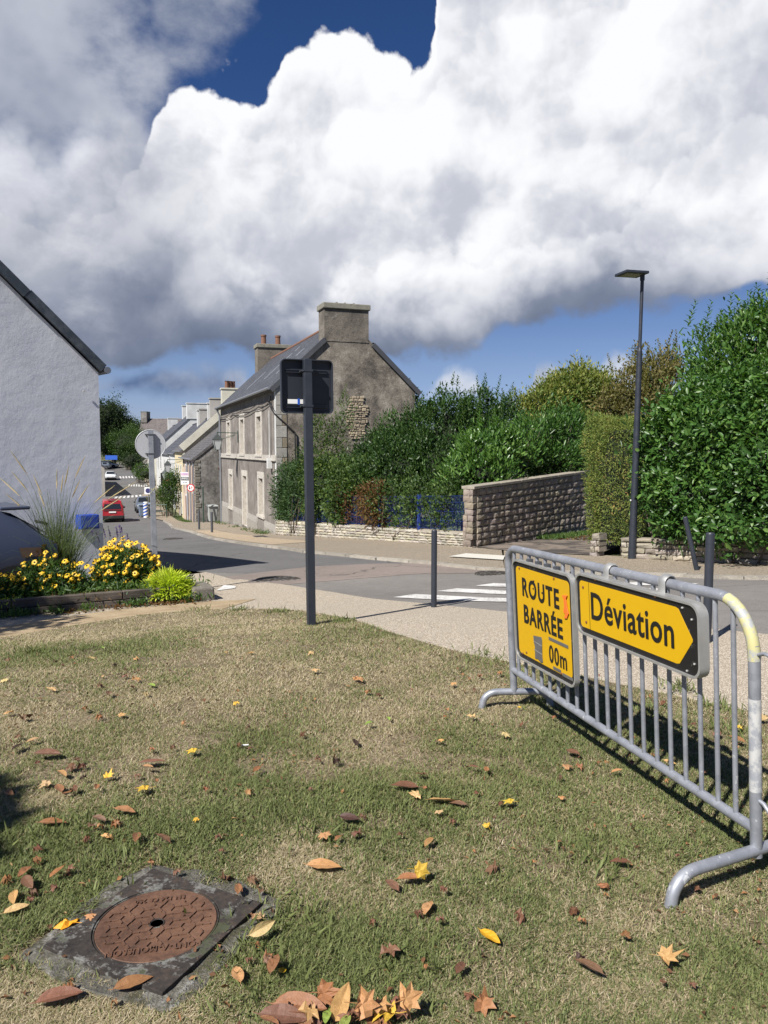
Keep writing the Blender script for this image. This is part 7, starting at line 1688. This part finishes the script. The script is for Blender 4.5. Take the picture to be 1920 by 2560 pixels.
# ---------------------------------------------------------------- manhole in the lawn
MHC = G(398, 2338)
def manhole():
    cs = [G(104, 2394), G(389, 2199), G(645, 2294), G(417, 2520)]; c = sum(cs, Vector()) / 4; z = .020
    t = thing('lawn_manhole', 'rusty round manhole cover in a square iron frame set in lichened concrete in the lawn', 'manhole', (c.x, c.y, z))
    ux = ((cs[2] - cs[3]) + (cs[1] - cs[0])).normalized(); uy = Vector((-ux.y, ux.x, 0)); side = ((cs[2] - cs[3]).length + (cs[1] - cs[0]).length + (cs[1] - cs[2]).length + (cs[0] - cs[3]).length) / 4
    R = Matrix((ux, uy, Vector((0, 0, 1)))).transposed()
    # concrete apron, ragged
    m = MB(); rr = random.Random(3); n = 56; vs = [(0, 0, .004)]
    for ring, k in ((.80, 1), (1.0, 1), (1.06, 0)):
        for i in range(n):
            a = 2 * math.pi * i / n; q = side * .5 * (1.45 + .20 * mnoise.noise(Vector((math.cos(a) * 1.7, math.sin(a) * 1.7, 4))) + .05 * mnoise.noise(Vector((math.cos(a) * 6, math.sin(a) * 6, 1)))); sq = 1 / max(abs(math.cos(a)), abs(math.sin(a))); q *= (.35 + .65 * sq * .88)
            p = R @ Vector((math.cos(a) * q * ring, math.sin(a) * q * ring, 0)); vs.append((p.x, p.y, .006 + .012 * mnoise.noise(p * 14) if k else -.03))
    fs = [(0, 1 + i, 1 + (i + 1) % n) for i in range(n)]
    for r_ in range(2): fs += [(1 + r_ * n + i, 1 + (r_ + 1) * n + i, 1 + (r_ + 1) * n + (i + 1) % n, 1 + r_ * n + (i + 1) % n) for i in range(n)]
    m.add(vs, fs); m.build('concrete_surround', M['conc'], t, smooth=60, local=True)
    r0 = side * .415
    m = MB(); N = 64; h = side / 2; o, i_ = [], []
    for k in range(N):
        a = 2 * math.pi * k / N + math.pi / 4; s = h / max(abs(math.cos(a)), abs(math.sin(a))); o.append(R @ Vector((math.cos(a) * s, math.sin(a) * s, .020))); i_.append(R @ Vector((math.cos(a) * r0, math.sin(a) * r0, .020)))
    dn = Vector((0, 0, -.035)); vs = o + i_ + [p + dn for p in o] + [p + dn for p in i_]; fs = []
    for k in range(N): q = (k + 1) % N; fs += [(k, q, N + q, N + k), (k, 2 * N + k, 2 * N + q, q), (N + k, N + q, 3 * N + q, 3 * N + k)]
    m.add(vs, fs); m.build('iron_frame', M['mh_frame'], t, local=True, bevel=.002)
    m = MB(); m.lathe([(r0 * 1.0, .008), (r0 * .985, .017), (r0 * .965, .017), (r0 * .96, .010)], seg=64); rim_ = m.build('frame_lip', M['mh_frame'], t, smooth=40, local=True)
    lid = MB(); lid.lathe([(r0 * .955, -.02), (r0 * .955, .0155), (r0 * .945, .0175), (r0 * .925, .0165), (.022, .0165), (.018, -.004)], seg=64); L = lid.build('lid', M['lid'], t, smooth=40, local=True)
    m = MB(); m.lathe([(.021, .0166), (.023, .0185), (.026, .0185), (.027, .0166)], seg=20); m.build('key_hole', M['mh_frame'], L, local=True)
    m = MB(); a0 = rad(12); g = r0 * .245; RT = Matrix.Rotation(a0, 3, 'Z')
    for i in range(-6, 7):                                             # raised three-armed treads
        for j in range(-5, 6):
            x, y = g * (i + .5 * (j % 2)), g * j * .8
            if abs(y) > r0 * .70 and abs(y) < r0 * .80: continue
            for k in range(3):
                an = rad(120 * k + (0 if (i + j) % 2 else 60)); ce = Vector((x + math.cos(an) * g * .24, y + math.sin(an) * g * .24, .0185))
                if math.hypot(ce.x, ce.y) > r0 * .86 or math.hypot(ce.x, ce.y) < .036 or .56 * r0 < abs(ce.y) < .76 * r0: continue
                m.box(RT @ ce, (g * .42, g * .105, .006), RT @ Matrix.Rotation(an, 3, 'Z'))
    m.build('tread_pattern', M['lid'], L, local=True)['kind'] = 'stuff'
    for s, sz, y in (('PONT-A-MOUSSON', .040, -.66), ('EN 124 CL 250', .032, .66)):
        o = put('raised_lettering', text_mesh(s, sz, M['lid'], 'raised_lettering', .0005, .82, 1.05, .003), L)
        ang = math.atan2(RT[1][0], RT[0][0]); o.location = RT @ Vector((0, y * r0, .018)); o.rotation_euler = (0, 0, ang + math.pi)
    return c, R, side
MC, MR, MS = manhole()

# ---------------------------------------------------------------- short dry turf, blade by blade
def _grass(p, nt):
    t = attr(nt); w = coord(nt, 'Position'); n = w.noise(2.0, 3, .6)
    col = t.ramp([(0, (.060, .085, .026)), (.22, (.125, .150, .052)), (.42, (.18, .21, .075)), (.55, (.26, .235, .115)), (.68, (.36, .295, .185)), (.85, (.47, .395, .27)), (1, (.57, .50, .37))])
    return dict(col=col, tcol=mixc(1.0, col, (1.2, 1.3, .7), 'MULTIPLY'))
M['grass'] = mat('turf_blade', _grass, .6, spec=.25, trans=.22)
def in_poly(x, y, poly):
    r = np.zeros(len(x), bool)
    for (xa, ya), (xb, yb) in zip(poly, poly[1:] + poly[:1]):
        c = ((ya > y) != (yb > y)) & (x < (xb - xa) * (y - ya) / (yb - ya + 1e-12) + xa); r ^= c
    return r
def dryness(x, y):
    big = fbm(x * .75 + 3, y * .75, 11, 4); mid = fbm(x * 2.6, y * 2.6, 12, 3)
    v = big * .62 + mid * .38
    def gs(cx, cy, rx, ry): return np.exp(-(((x - cx) / rx) ** 2 + ((y - cy) / ry) ** 2))
    g = gs(-2.1, 6.4, 1.7, 1.1) * .42 + gs(-.2, 2.32, .30, .20) * .75 + gs(-1.3, 3.3, .7, .5) * .30 + gs(.1, 3.2, .35, .28) * .18 + gs(-1.0, 9.5, 1.4, .5) * .25 + gs(1.6, 4.3, .6, .6) * .25 + gs(1.35, 2.15, .35, .2) * .22 + gs(.55, 3.9, .3, .5) * .15
    s = gs(.75, 2.45, .55, .38) * .30 + gs(-.15, 4.1, .45, .5) * .25 + gs(-.6, 5.9, .8, .8) * .22 + gs(-.38, 2.85, .18, .25) * .35 + gs(-1.0, 2.12, .4, .12) * .45
    return np.clip((v - .5) * 2.7 + .70 - g + s, 0, 1)
def turf():
    rg = np.random.default_rng(2); Vs, Fs, Ts, nb = [], [], [], 0; tot = 0
    ymin, ymax = 1.75, 10.1; N = 1150000
    u = rg.random(N); y = (ymin ** -.55 + u * (ymax ** -.55 - ymin ** -.55)) ** (1 / -.55)
    x = rg.uniform(-1, 1, N) * (.56 * y + 1.7)
    dr = dryness(x, y); k = in_poly(x, y, [(a, b) for a, b in LAWN])
    k &= (abs(x) < .56 * y + .45) | (rg.random(N) < .40)                     # thinner beyond the part in view
    edge = rg.normal(size=N) * .05; k2 = in_poly(x + edge, y + rg.normal(size=N) * .05, [(a, b) for a, b in LAWN]); k &= k2
    lx = (x - MC.x) * MR[0][0] + (y - MC.y) * MR[1][0]; ly = (x - MC.x) * MR[0][1] + (y - MC.y) * MR[1][1]; q = np.maximum(abs(lx), abs(ly)) / MS
    k &= q > .48 + .26 * fbm(x * 6, y * 6, 3, 4) + rg.normal(size=N) * .035
    bare = fbm(x * 3.1 + 9, y * 3.1, 21, 3); k &= (bare < .66) | (rg.random(N) < .35)
    x, y, dr = x[k], y[k], dr[k]; n = len(x)
    dist = np.hypot(x, y); far = np.clip((y - 2) / 7, 0, 1)
    isdry = rg.random(n) < (dr * .68 + .27)
    tone = np.where(isdry, .66 + rg.normal(size=n) * .13 + (dr - .5) * .12, .24 + rg.normal(size=n) * .12 + fbm(x * 2, y * 2, 31, 3) * .16 - .05)
    h = np.where(isdry, rg.uniform(.006, .020, n), rg.uniform(.010, .031, n) * (1.15 - dr * .4)) * (1 + .35 * (fbm(x * 4, y * 4, 41, 2) - .5))
    w = np.where(isdry, .0015, .0018) * np.where(abs(x) > .56 * y + .45, 1.6, 1.0) * (1 + far * 1.9) * rg.uniform(.7, 1.3, n)
    a = rg.random(n) * 6.283; lean = np.where(isdry, rg.uniform(.6, 3.2, n), rg.uniform(.3, 1.9, n)); L = h
    dx, dy = np.cos(a) * lean * L, np.sin(a) * lean * L; sx, sy = -np.sin(a) * w, np.cos(a) * w
    z0 = gzs(x, y) + .020
    b = np.stack([x, y, z0], 1); S = np.stack([sx, sy, np.zeros(n)], 1); mid = np.stack([x + dx * .35, y + dy * .35, z0 + L * .62], 1); tip = np.stack([x + dx, y + dy, z0 + L], 1)
    near = y < 3.6
    Vn = np.stack([b - S, b + S, mid - S * .75, mid + S * .75, tip], 1)[near]; Fn = np.array([[0, 1, 3], [0, 3, 2], [2, 3, 4]]); m1 = len(Vn)
    Vf = np.stack([b - S, b + S, tip], 1)[~near]; m2 = len(Vf)
    V = np.concatenate([Vn.reshape(-1, 3), Vf.reshape(-1, 3)])
    F = np.concatenate([(Fn[None] + (np.arange(m1) * 5)[:, None, None]).reshape(-1, 3), (np.array([[0, 1, 2]])[None] + (np.arange(m2) * 3)[:, None, None]).reshape(-1, 3) + m1 * 5])
    T = np.clip(np.concatenate([np.repeat(tone[near], 3), tone[~near]]), 0, 1)
    put('lawn_grass', np_mesh('lawn_grass', V, F, M['grass'], T))['kind'] = 'stuff'
    # weeds and taller tufts
    spots = [(1215, 1655, 60, .16), (330, 2190, 25, .09), (1505, 2185, 40, .09), (700, 2330, 60, .10), (125, 2110, 40, .10), (660, 2500, 30, .08), (1010, 2440, 30, .09), (780, 2110, 30, .07), (1350, 1770, 30, .06), (1830, 1840, 40, .07), (1620, 1790, 40, .07), (600, 1530, 50, .08), (860, 1560, 50, .08), (700, 1535, 50, .08), (500, 1530, 40, .08), (1700, 1730, 60, .07), (1800, 1780, 60, .08), (80, 1640, 50, .07)]
    PP = []
    for px, py, c, s in spots:
        p = G(px, py)
        for i in range(c * 2): PP.append((p.x + rg.normal() * s, p.y + rg.normal() * s, p.z + .02, rg.uniform(.04, .09)))
    PP = np.array(PP); m_ = len(PP); V, F, tn = np_leaves(PP[:, :3], rg.normal(size=(m_, 3)) * .55 + [0, 0, .9], rg.normal(size=(m_, 3)), PP[:, 3], .009, rg.uniform(.1, .42, m_)); put('lawn_weeds', np_mesh('lawn_weeds', V, F, M['grass'], tn))['kind'] = 'stuff'
turf()
def crumbs():
    rg = np.random.default_rng(17); n = 2600; y = 1.9 + 7.6 * rg.random(n) ** 1.3; x = rg.uniform(-1, 1, n) * (.54 * y + .3)
    k = in_poly(x, y, LAWN) & (fbm(x * 1.6, y * 1.6, 51, 3) + rg.normal(size=n) * .06 > .47); x, y = x[k], y[k]; n = len(x)
    V, F, tn = np_leaves(np.column_stack([x, y, gzs(x, y) + .034 + .012 * rg.random(n)]), np.column_stack([rg.normal(size=(n, 2)), rg.normal(size=n) * .3]), np.column_stack([rg.normal(size=(n, 2)) * .5, np.ones(n)]), rg.uniform(.010, .034, n), rg.uniform(.006, .016, n), rg.random(n), 'diamond', .5)
    put('leaf_crumbs', np_mesh('leaf_crumbs', V, F, M['crumb'], tn))['kind'] = 'stuff'
M['crumb'] = foliage('leaf_crumb', [(.0, (.045, .025, .016)), (.5, (.13, .065, .035)), (.8, (.26, .13, .06)), (1, (.38, .26, .13))], .1, .8, .2)
crumbs()

# ---------------------------------------------------------------- fallen leaves
def leaf_meshes():
    out = dict(P=[], E=[], C=[])
    for v in range(6):
        rr = random.Random(v + 10)
        lob = [(-178, .34), (-150, .52), (-128, .46), (-98, .82), (-72, .56), (-46, .95), (-24, .60), (0, 1.10), (24, .60), (46, .95), (72, .56), (98, .82), (128, .46), (150, .52)]
        def lobed(curl, crump):
            m = MB(); vs = [(0, 0, .0)]
            for i, (a, r) in enumerate(lob):
                a = rad(a + rr.uniform(-6, 6)); r *= rr.uniform(.85, 1.12) * .55
                for f in (.5, 1.0):
                    z = curl * (r * f) ** 2 * 1.6 + mnoise.noise(Vector((math.cos(a) * f * 2 + v, math.sin(a) * f * 2, 3))) * crump * f; k = 1 - crump * .5 * f
                    vs.append((math.cos(a) * r * f * k, math.sin(a) * r * f * k, z))
            n = len(lob); fs = []
            for i in range(n): q = (i + 1) % n; fs += [(0, 1 + 2 * i, 1 + 2 * q), (1 + 2 * i, 2 + 2 * i, 2 + 2 * q, 1 + 2 * q)]
            m.add(vs, fs); m.tube([(-.02, 0, 0), (-.30, .03, .02), (-.52, .05 * rr.uniform(-1, 1), .05)], [.012, .010, .008], 4); me = m.mesh('leaf', M['dryleaf']); return me
        out['P'].append(lobed(rr.uniform(-.5, .5), .18 + .16 * rr.random())); out['C'].append(lobed(rr.uniform(-1.1, .7), .60))
        m = MB(); vs = []; n = 9; bend = rr.uniform(-.6, .7); cup = rr.uniform(.1, .9); tw = rr.uniform(-.3, .3)
        for i in range(n):
            s = i / (n - 1); w = .20 * math.sin(math.pi * s ** .85) ** .8 + .004; x = s - .5; zc = bend * (x * x) * .7
            for j in (-1, -.5, 0, .5, 1): vs.append((x, j * w, zc + cup * abs(j) * w * .5 + tw * x * j * w + .032 * mnoise.noise(Vector((x * 5, j * 1.6, v)))))
        m.add(vs, [(i * 5 + j, i * 5 + j + 1, (i + 1) * 5 + j + 1, (i + 1) * 5 + j) for i in range(n - 1) for j in range(4)]); m.tube([(-.49, 0, bend * .17), (-.62, .02, bend * .2 + .02)], [.012, .007], 4)
        m.tube([(-.5, 0, bend * .175 + .004), (0, 0, .006), (.48, 0, bend * .165 + .004)], [.010, .008, .003], 4)
        out['E'].append(m.mesh('leaf', M['dryleaf']))
    return out
LM = leaf_meshes()
COL = dict(y=(.62, .40, .055), t=(.47, .28, .125), o=(.31, .150, .070), b=(.175, .095, .060), r=(.170, .082, .052), p=(.56, .41, .21), g=(.24, .34, .075), d=(.060, .036, .028), Y=(.70, .36, .02))
REG = dict(A=(0, 1600, .5786), B=(880, 1660, .4943), C=(880, 2100, .6269), D=(640, 2380, .2773), M=(100, 2180, .3617), H=(1420, 1620, .3014))
LEAVES = {
'A': '440,32,E,g,.09 35,85,C,b,.07 310,72,C,o,.09 395,75,P,p,.11 585,78,C,t,.09 490,105,C,d,.09 445,155,E,p,.05 540,155,C,r,.09 588,165,P,t,.10 655,192,E,g,.08 435,192,C,r,.08 222,212,P,p,.11 570,200,C,r,.07 470,228,E,b,.10 632,230,C,p,.07 20,170,P,p,.09 175,250,C,b,.05 40,308,P,t,.09 100,330,C,b,.13 368,292,C,o,.09 430,327,C,o,.09 530,318,P,t,.09 792,353,C,o,.06 1022,268,C,y,.08 1070,373,C,r,.06 1305,410,C,r,.08 1357,128,P,p,.11 1345,52,P,p,.10 1085,55,P,t,.08 980,52,C,t,.06 1548,165,P,t,.11 1590,222,C,o,.07 1640,236,C,o,.07 880,255,C,r,.06 1030,216,C,o,.05 140,432,E,p,.08 75,415,C,b,.07 75,460,E,d,.10 205,488,E,r,.15 165,525,C,r,.06 310,540,P,b,.10 355,540,C,r,.10 268,575,E,t,.09 660,525,E,r,.14 640,545,E,t,.07 835,478,P,y,.10 655,468,C,o,.06 745,458,C,r,.06 1030,450,C,r,.06 1080,462,C,r,.05 1110,555,E,o,.07 1535,440,E,d,.09 1375,512,C,r,.06 1455,518,C,d,.10 590,582,C,r,.07 465,590,P,y,.08 200,616,P,p,.10 255,638,E,o,.11 320,635,C,r,.10 290,660,E,o,.06 418,632,E,o,.07 625,640,P,y,.11 675,605,C,o,.04 885,640,C,o,.06 1072,650,C,t,.07 40,660,E,o,.08 540,730,E,o,.11 228,785,E,o,.13 500,785,C,o,.09 430,770,E,b,.08 395,800,C,b,.07 435,800,C,o,.08 465,845,P,t,.09 590,850,E,o,.09 705,850,E,r,.10 375,855,C,r,.06 155,895,C,r,.07 940,845,C,b,.06 1405,835,P,t,.09 1460,852,E,o,.06 1548,830,C,r,.06 1510,765,E,d,.10 1570,758,C,b,.07 1400,972,E,t,.145 655,955,C,o,.05 765,995,C,r,.06 970,1022,C,b,.09 1030,1072,E,o,.07 1085,1025,C,b,.08 1130,1080,C,b,.06 105,995,E,o,.09 165,950,C,o,.08 30,1030,C,o,.08 120,1045,E,b,.10 245,1000,E,o,.09 300,990,C,b,.07 60,1110,E,t,.09 140,1085,C,b,.08 70,1160,E,p,.09 125,1120,C,r,.06 235,1065,C,r,.06 960,905,C,r,.05 330,515,C,b,.06 360,590,C,d,.06 270,105,C,r,.05 240,90,C,r,.06 800,130,C,p,.04 880,127,C,r,.04 735,130,C,r,.04 320,100,C,o,.04 160,60,C,o,.03 540,125,C,r,.05 600,130,C,r,.05 1345,640,C,r,.05 1480,650,C,t,.04 850,770,C,y,.05',
'B': '25,72,P,t,.10 75,135,C,o,.06 135,155,C,b,.07 515,97,P,t,.08 620,125,C,b,.06 710,138,P,b,.09 750,40,C,o,.08 590,68,C,o,.06 650,55,C,o,.07 555,50,C,o,.05 770,100,C,o,.05 85,298,E,g,.07 185,275,E,g,.06 480,225,C,o,.05 472,262,C,o,.05 612,262,P,p,.08 772,350,P,p,.09 453,385,P,t,.06 430,385,C,b,.05 1020,265,C,o,.06 1340,540,E,t,.07 1085,515,P,t,.09 1150,508,C,o,.08 1120,445,E,r,.10 615,518,E,b,.06 680,535,E,o,.07 1055,575,C,b,.06 355,555,P,b,.09 265,615,E,r,.145 365,620,C,o,.05 320,665,P,p,.09 450,688,E,t,.15 535,705,E,b,.09 442,742,P,p,.07 800,695,P,y,.09 752,700,C,r,.06 1058,672,P,t,.06 630,650,C,r,.05 685,815,C,y,.07 390,898,E,t,.08 240,858,C,r,.05 30,850,C,r,.07 340,1045,P,y,.10 290,1080,E,o,.10 715,1025,C,b,.09 925,995,C,o,.04 1357,1000,E,r,.09 1250,495,C,o,.05 300,125,C,r,.05 510,790,C,r,.06 1415,490,C,r,.06 860,300,C,r,.05',
'C': '160,175,E,b,.09 300,265,E,t,.10 262,285,C,r,.07 350,315,C,r,.06 82,320,C,r,.05 368,195,C,r,.06 1008,180,P,o,.07 1012,212,C,o,.04 672,298,C,r,.08 885,280,C,r,.08 918,313,C,o,.06 1085,375,C,o,.07 550,383,E,Y,.095 150,432,P,b,.10 940,500,E,b,.11 915,465,C,d,.07 1250,465,P,t,.11 520,645,C,o,.13 470,620,C,r,.06 430,508,E,r,.07 1505,118,C,o,.04 1375,188,C,r,.05 1240,565,C,b,.04 1355,575,C,b,.05 1300,60,C,r,.04 295,500,C,o,.03',
'D': '390,480,E,o,.17 250,575,E,b,.15 610,370,P,o,.12 770,450,E,t,.13 490,520,P,t,.10 960,470,P,t,.12 1000,550,P,t,.11 1180,540,P,y,.13 1350,420,P,t,.12 830,540,C,b,.10 640,565,E,g,.07 430,610,P,o,.10 120,610,E,o,.07 800,640,E,g,.08 1050,615,E,o,.10 1330,530,C,b,.10 1260,460,C,r,.09 720,470,C,b,.09 900,540,C,r,.08 110,45,C,b,.07 160,90,E,o,.09 560,600,C,r,.09 690,400,C,r,.07 1150,620,C,o,.09 320,540,C,d,.09 1100,470,P,t,.10',
'M': '205,340,P,Y,.125 350,300,P,t,.06 645,760,E,o,.125 130,860,E,r,.14 190,790,C,o,.08 1535,385,E,p,.10 1520,310,P,p,.07 1365,705,E,t,.095 1375,110,E,o,.06 510,890,C,o,.06 1470,290,C,o,.05 1500,500,C,o,.05 1580,570,C,o,.06 1620,620,C,o,.07 1450,600,C,b,.05',
'H': '1245,700,E,r,.09 1395,750,E,o,.11 1415,655,P,y,.08 960,655,P,g,.06 1040,630,C,r,.06 700,880,C,o,.05 845,945,E,t,.07 820,1090,C,o,.05 320,945,C,o,.05 680,395,C,o,.05 790,445,C,r,.08 250,220,C,r,.05 590,650,C,o,.04 1240,830,C,o,.04 1400,825,P,t,.05 1620,590,P,p,.09 1130,1020,C,b,.05 1220,700,C,r,.07 1600,760,C,o,.06'}
SPEC = {('A', 0): 0}
UNIQUE = {('M', 205): 'large bright yellow lobed leaf lying on the left corner of the manhole frame', ('M', 645): 'long orange brown leaf lying on the front of the iron manhole frame', ('M', 130): 'long reddish brown leaf on the concrete left below the manhole', ('M', 1535): 'pale curled leaf standing against the right corner of the manhole frame', ('M', 1365): 'narrow tan leaf on the concrete right below the manhole',
 ('A', 1400): 'long flat tan leaf lying on the lawn behind the manhole', ('A', 228): 'broad orange brown leaf lying beside the shadow at the left edge', ('A', 205): 'long red brown leaf on the green grass at the left', ('A', 625): 'pale yellow lobed leaf lying alone in the left half of the lawn', ('A', 105): 'round glossy orange leaf in the leaf drift at the left edge', ('C', 550): 'bright golden oval leaf with a clear midrib on the bare turf', ('C', 1250): 'tan lobed leaf lying alone below the near barrier foot', ('C', 520): 'big crumpled orange brown leaf at the bottom edge right of the leaf pile', ('C', 150): 'brown curled lobed leaf on the green tuft above the leaf pile', ('C', 940): 'flat grey brown oval leaf beside a curled dark one', ('B', 450): 'long golden tan leaf among others in the lawn centre', ('B', 265): 'large red brown curled leaf left of the long golden one', ('B', 800): 'yellow star shaped leaf lying flat right of the lawn centre', ('B', 340): 'yellow lobed leaf standing upright on the lawn', ('B', 772): 'pale star shaped leaf lying left of the barrier', ('D', 390): 'large glossy red brown leaf on the pile at the bottom edge', ('D', 1180): 'large pale yellow lobed leaf on top of the pile at the bottom edge', ('D', 770): 'upright tan pointed leaf in the middle of the bottom leaf pile', ('D', 640): 'small green leaf tucked in the bottom leaf pile', ('D', 1350): 'tan lobed leaf standing at the right end of the bottom leaf pile', ('D', 490): 'tan lobed leaf lying on the glossy brown leaf of the bottom pile', ('D', 960): 'tan lobed leaf standing upright in the middle of the bottom pile', ('D', 1000): 'tan lobed leaf lying flat left of the pale yellow one', ('D', 1100): 'tan lobed leaf behind the pale yellow one in the bottom pile', ('D', 250): 'dark brown folded leaf at the left end of the bottom leaf pile', ('D', 610): 'orange brown lobed leaf standing behind the bottom leaf pile', ('H', 1395): 'long orange leaf lying behind the near end of the barrier'}
CN = dict(y='yellow', t='tan', o='orange brown', b='brown', r='reddish brown', p='pale straw', g='green', d='dark brown', Y='golden')
SN = dict(P='lobed', E='oval', C='crumpled')
rl = random.Random(99)
for reg, txt in LEAVES.items():
    ox, oy, k = REG[reg]
    for e in txt.split():
        x, y, ty, c, s = e.split(','); x, y, s = int(x), int(y), float(s); p = G(ox + x * k, oy + y * k)
        sc = s * (.95 if ty == 'E' else .90 if ty == 'P' else .90); onmh = max(abs((MR.transposed() @ (p - MC)).x), abs((MR.transposed() @ (p - MC)).y)) < MS * .6
        z = gz(p.x, p.y) + (.054 if onmh else .056 + .014 * rl.random()) + (.03 * rl.random() if reg == 'D' else 0)
        tilt = .45 if ty == 'C' else .22
        rot = (rl.uniform(-tilt, tilt) + .12, rl.uniform(-tilt, tilt), rl.uniform(0, 6.28))
        if ty == 'E': rot = (rl.uniform(-.25, .25) + .15, rl.uniform(-.1, .1), rl.uniform(-.5, .6) + (math.pi if rl.random() < .5 else 0) if s > .12 else rl.uniform(0, 6.28))
        if (reg, x) in (('B', 340), ('D', 770), ('D', 1350), ('D', 610), ('D', 960), ('M', 1535)): rot = (rad(65), rl.uniform(-.3, .3), {770: .2}.get(x, rl.uniform(-.5, .5))); z += s * .3
        if ('D', 770) == (reg, x): rot = (rad(70), rad(-70), .1)
        if (reg, x) == ('M', 645): rot = (.1, .0, rad(28))
        if (reg, x) == ('M', 130): rot = (.1, 0, rad(20))
        if (reg, x) == ('D', 390): rot = (.25, 0, rad(-8))
        if (reg, x) == ('C', 550): rot = (.2, 0, rad(-50))
        if (reg, x) == ('A', 1400): rot = (.15, 0, rad(-8))
        hz = z - p.z; kk = hz / (EYE.z - p.z); p = p + (EYE - p) * kk
        kb2 = rl.uniform(.8, 1.2); cc = tuple(v * kb2 * rl.uniform(.93, 1.07) for v in COL[c]); me = rl.choice(LM[ty])
        o = put('fallen_leaf', me, None, (p.x, p.y, z), rot, (sc, sc, sc), cc)
        if (reg, x) in UNIQUE: tag(o, UNIQUE[(reg, x)], 'leaf', 'fallen leaves with a look of their own')
        else:
            qx, qy = ox + x * k, oy + y * k; sz = 'small' if s < .085 else 'larger'
            zn = ('in the bottom leaf pile' if reg == 'D' else 'around the manhole frame' if reg == 'M' else 'behind the barrier' if reg == 'H' else 'near the flower bed' if qy < 1800 and qx < 400 else 'near the square signpost' if qy < 1760 and qx < 960
                  else 'left of the manhole' if qx < 330 else 'in mid lawn' if qy < 2130 and qx < 960 else 'left of the barrier' if qy < 2080 else 'right of the manhole')
            tag(o, '%s %s %s leaf lying %s' % (sz, CN[c], SN[ty], zn), 'leaf', '%s %s %s leaves %s' % (sz, CN[c], SN[ty], zn))
# a cigarette end, a dandelion or two
p = G(1060 * .5786, 1600 + 488 * .5786); t = put('cigarette_end', MB().cyl((-.018, 0, 0), (.018, 0, 0), .004, 8).mesh('cigarette_end', M['whitepaint']), None, (p.x, p.y, p.z + .045), (0, 0, .2)); tag(t, 'tiny white cigarette end lying in the middle of the lawn', 'cigarette end')
for px, py, lb in ((1298, 1789, 'tiny yellow dandelion flower by the far barrier foot'), (706, 2468, 'small yellow flower in the turf above the bottom leaf pile')):
    p = G(px, py); t = thing('dandelion', lb, 'flower', tuple(p)); m = MB()
    for i in range(16): a = i * .39; m.add([(0, 0, .05), (.012 * math.cos(a), .012 * math.sin(a), .056), (.012 * math.cos(a + .3), .012 * math.sin(a + .3), .056)], [(0, 1, 2)])
    m.build('petals', M['petal'], t, local=True); MB().cyl((0, 0, 0), (0, 0, .05), .0015, 4).build('stalk', M['stem'], t, local=True)

# ---------------------------------------------------------------- the trees outside the picture whose shade and leaves reach the lawn
rg = np.random.default_rng(61)
plant('plane_tree', 'plane tree standing left of the lawn outside the view whose shade falls on it', 'tree', [(-4.66, -.30, 4.3, .42, .5, .4), (-5.85, -.2, 4.6, .9, .8, .8)], 5200, .16, .13, M['bushgreen'], 61, base=(-6.2, -.3, 0), trunk=[([(-6.2, -.3, -.1), (-6.15, -.3, 2), (-6.0, -.25, 4.4)], [.16, .12, .06])], part='crown', rough=.3, depth=.7, core=0)
plant('plane_tree', 'second plane tree left of the flower bed outside the view shading its left end', 'tree', [(-7.4, 5.75, 3.5, 1.0, .9, .8), (-8.5, 6.0, 4.0, 1.3, 1.2, 1.1)], 5200, .16, .13, M['bushgreen'], 62, base=(-8.3, 5.9, -.1), trunk=[([(-8.3, 5.9, -.4), (-8.3, 5.9, 2), (-8.2, 5.9, 3.8)], [.16, .12, .06])], part='crown', rough=.3, depth=.7, core=0)
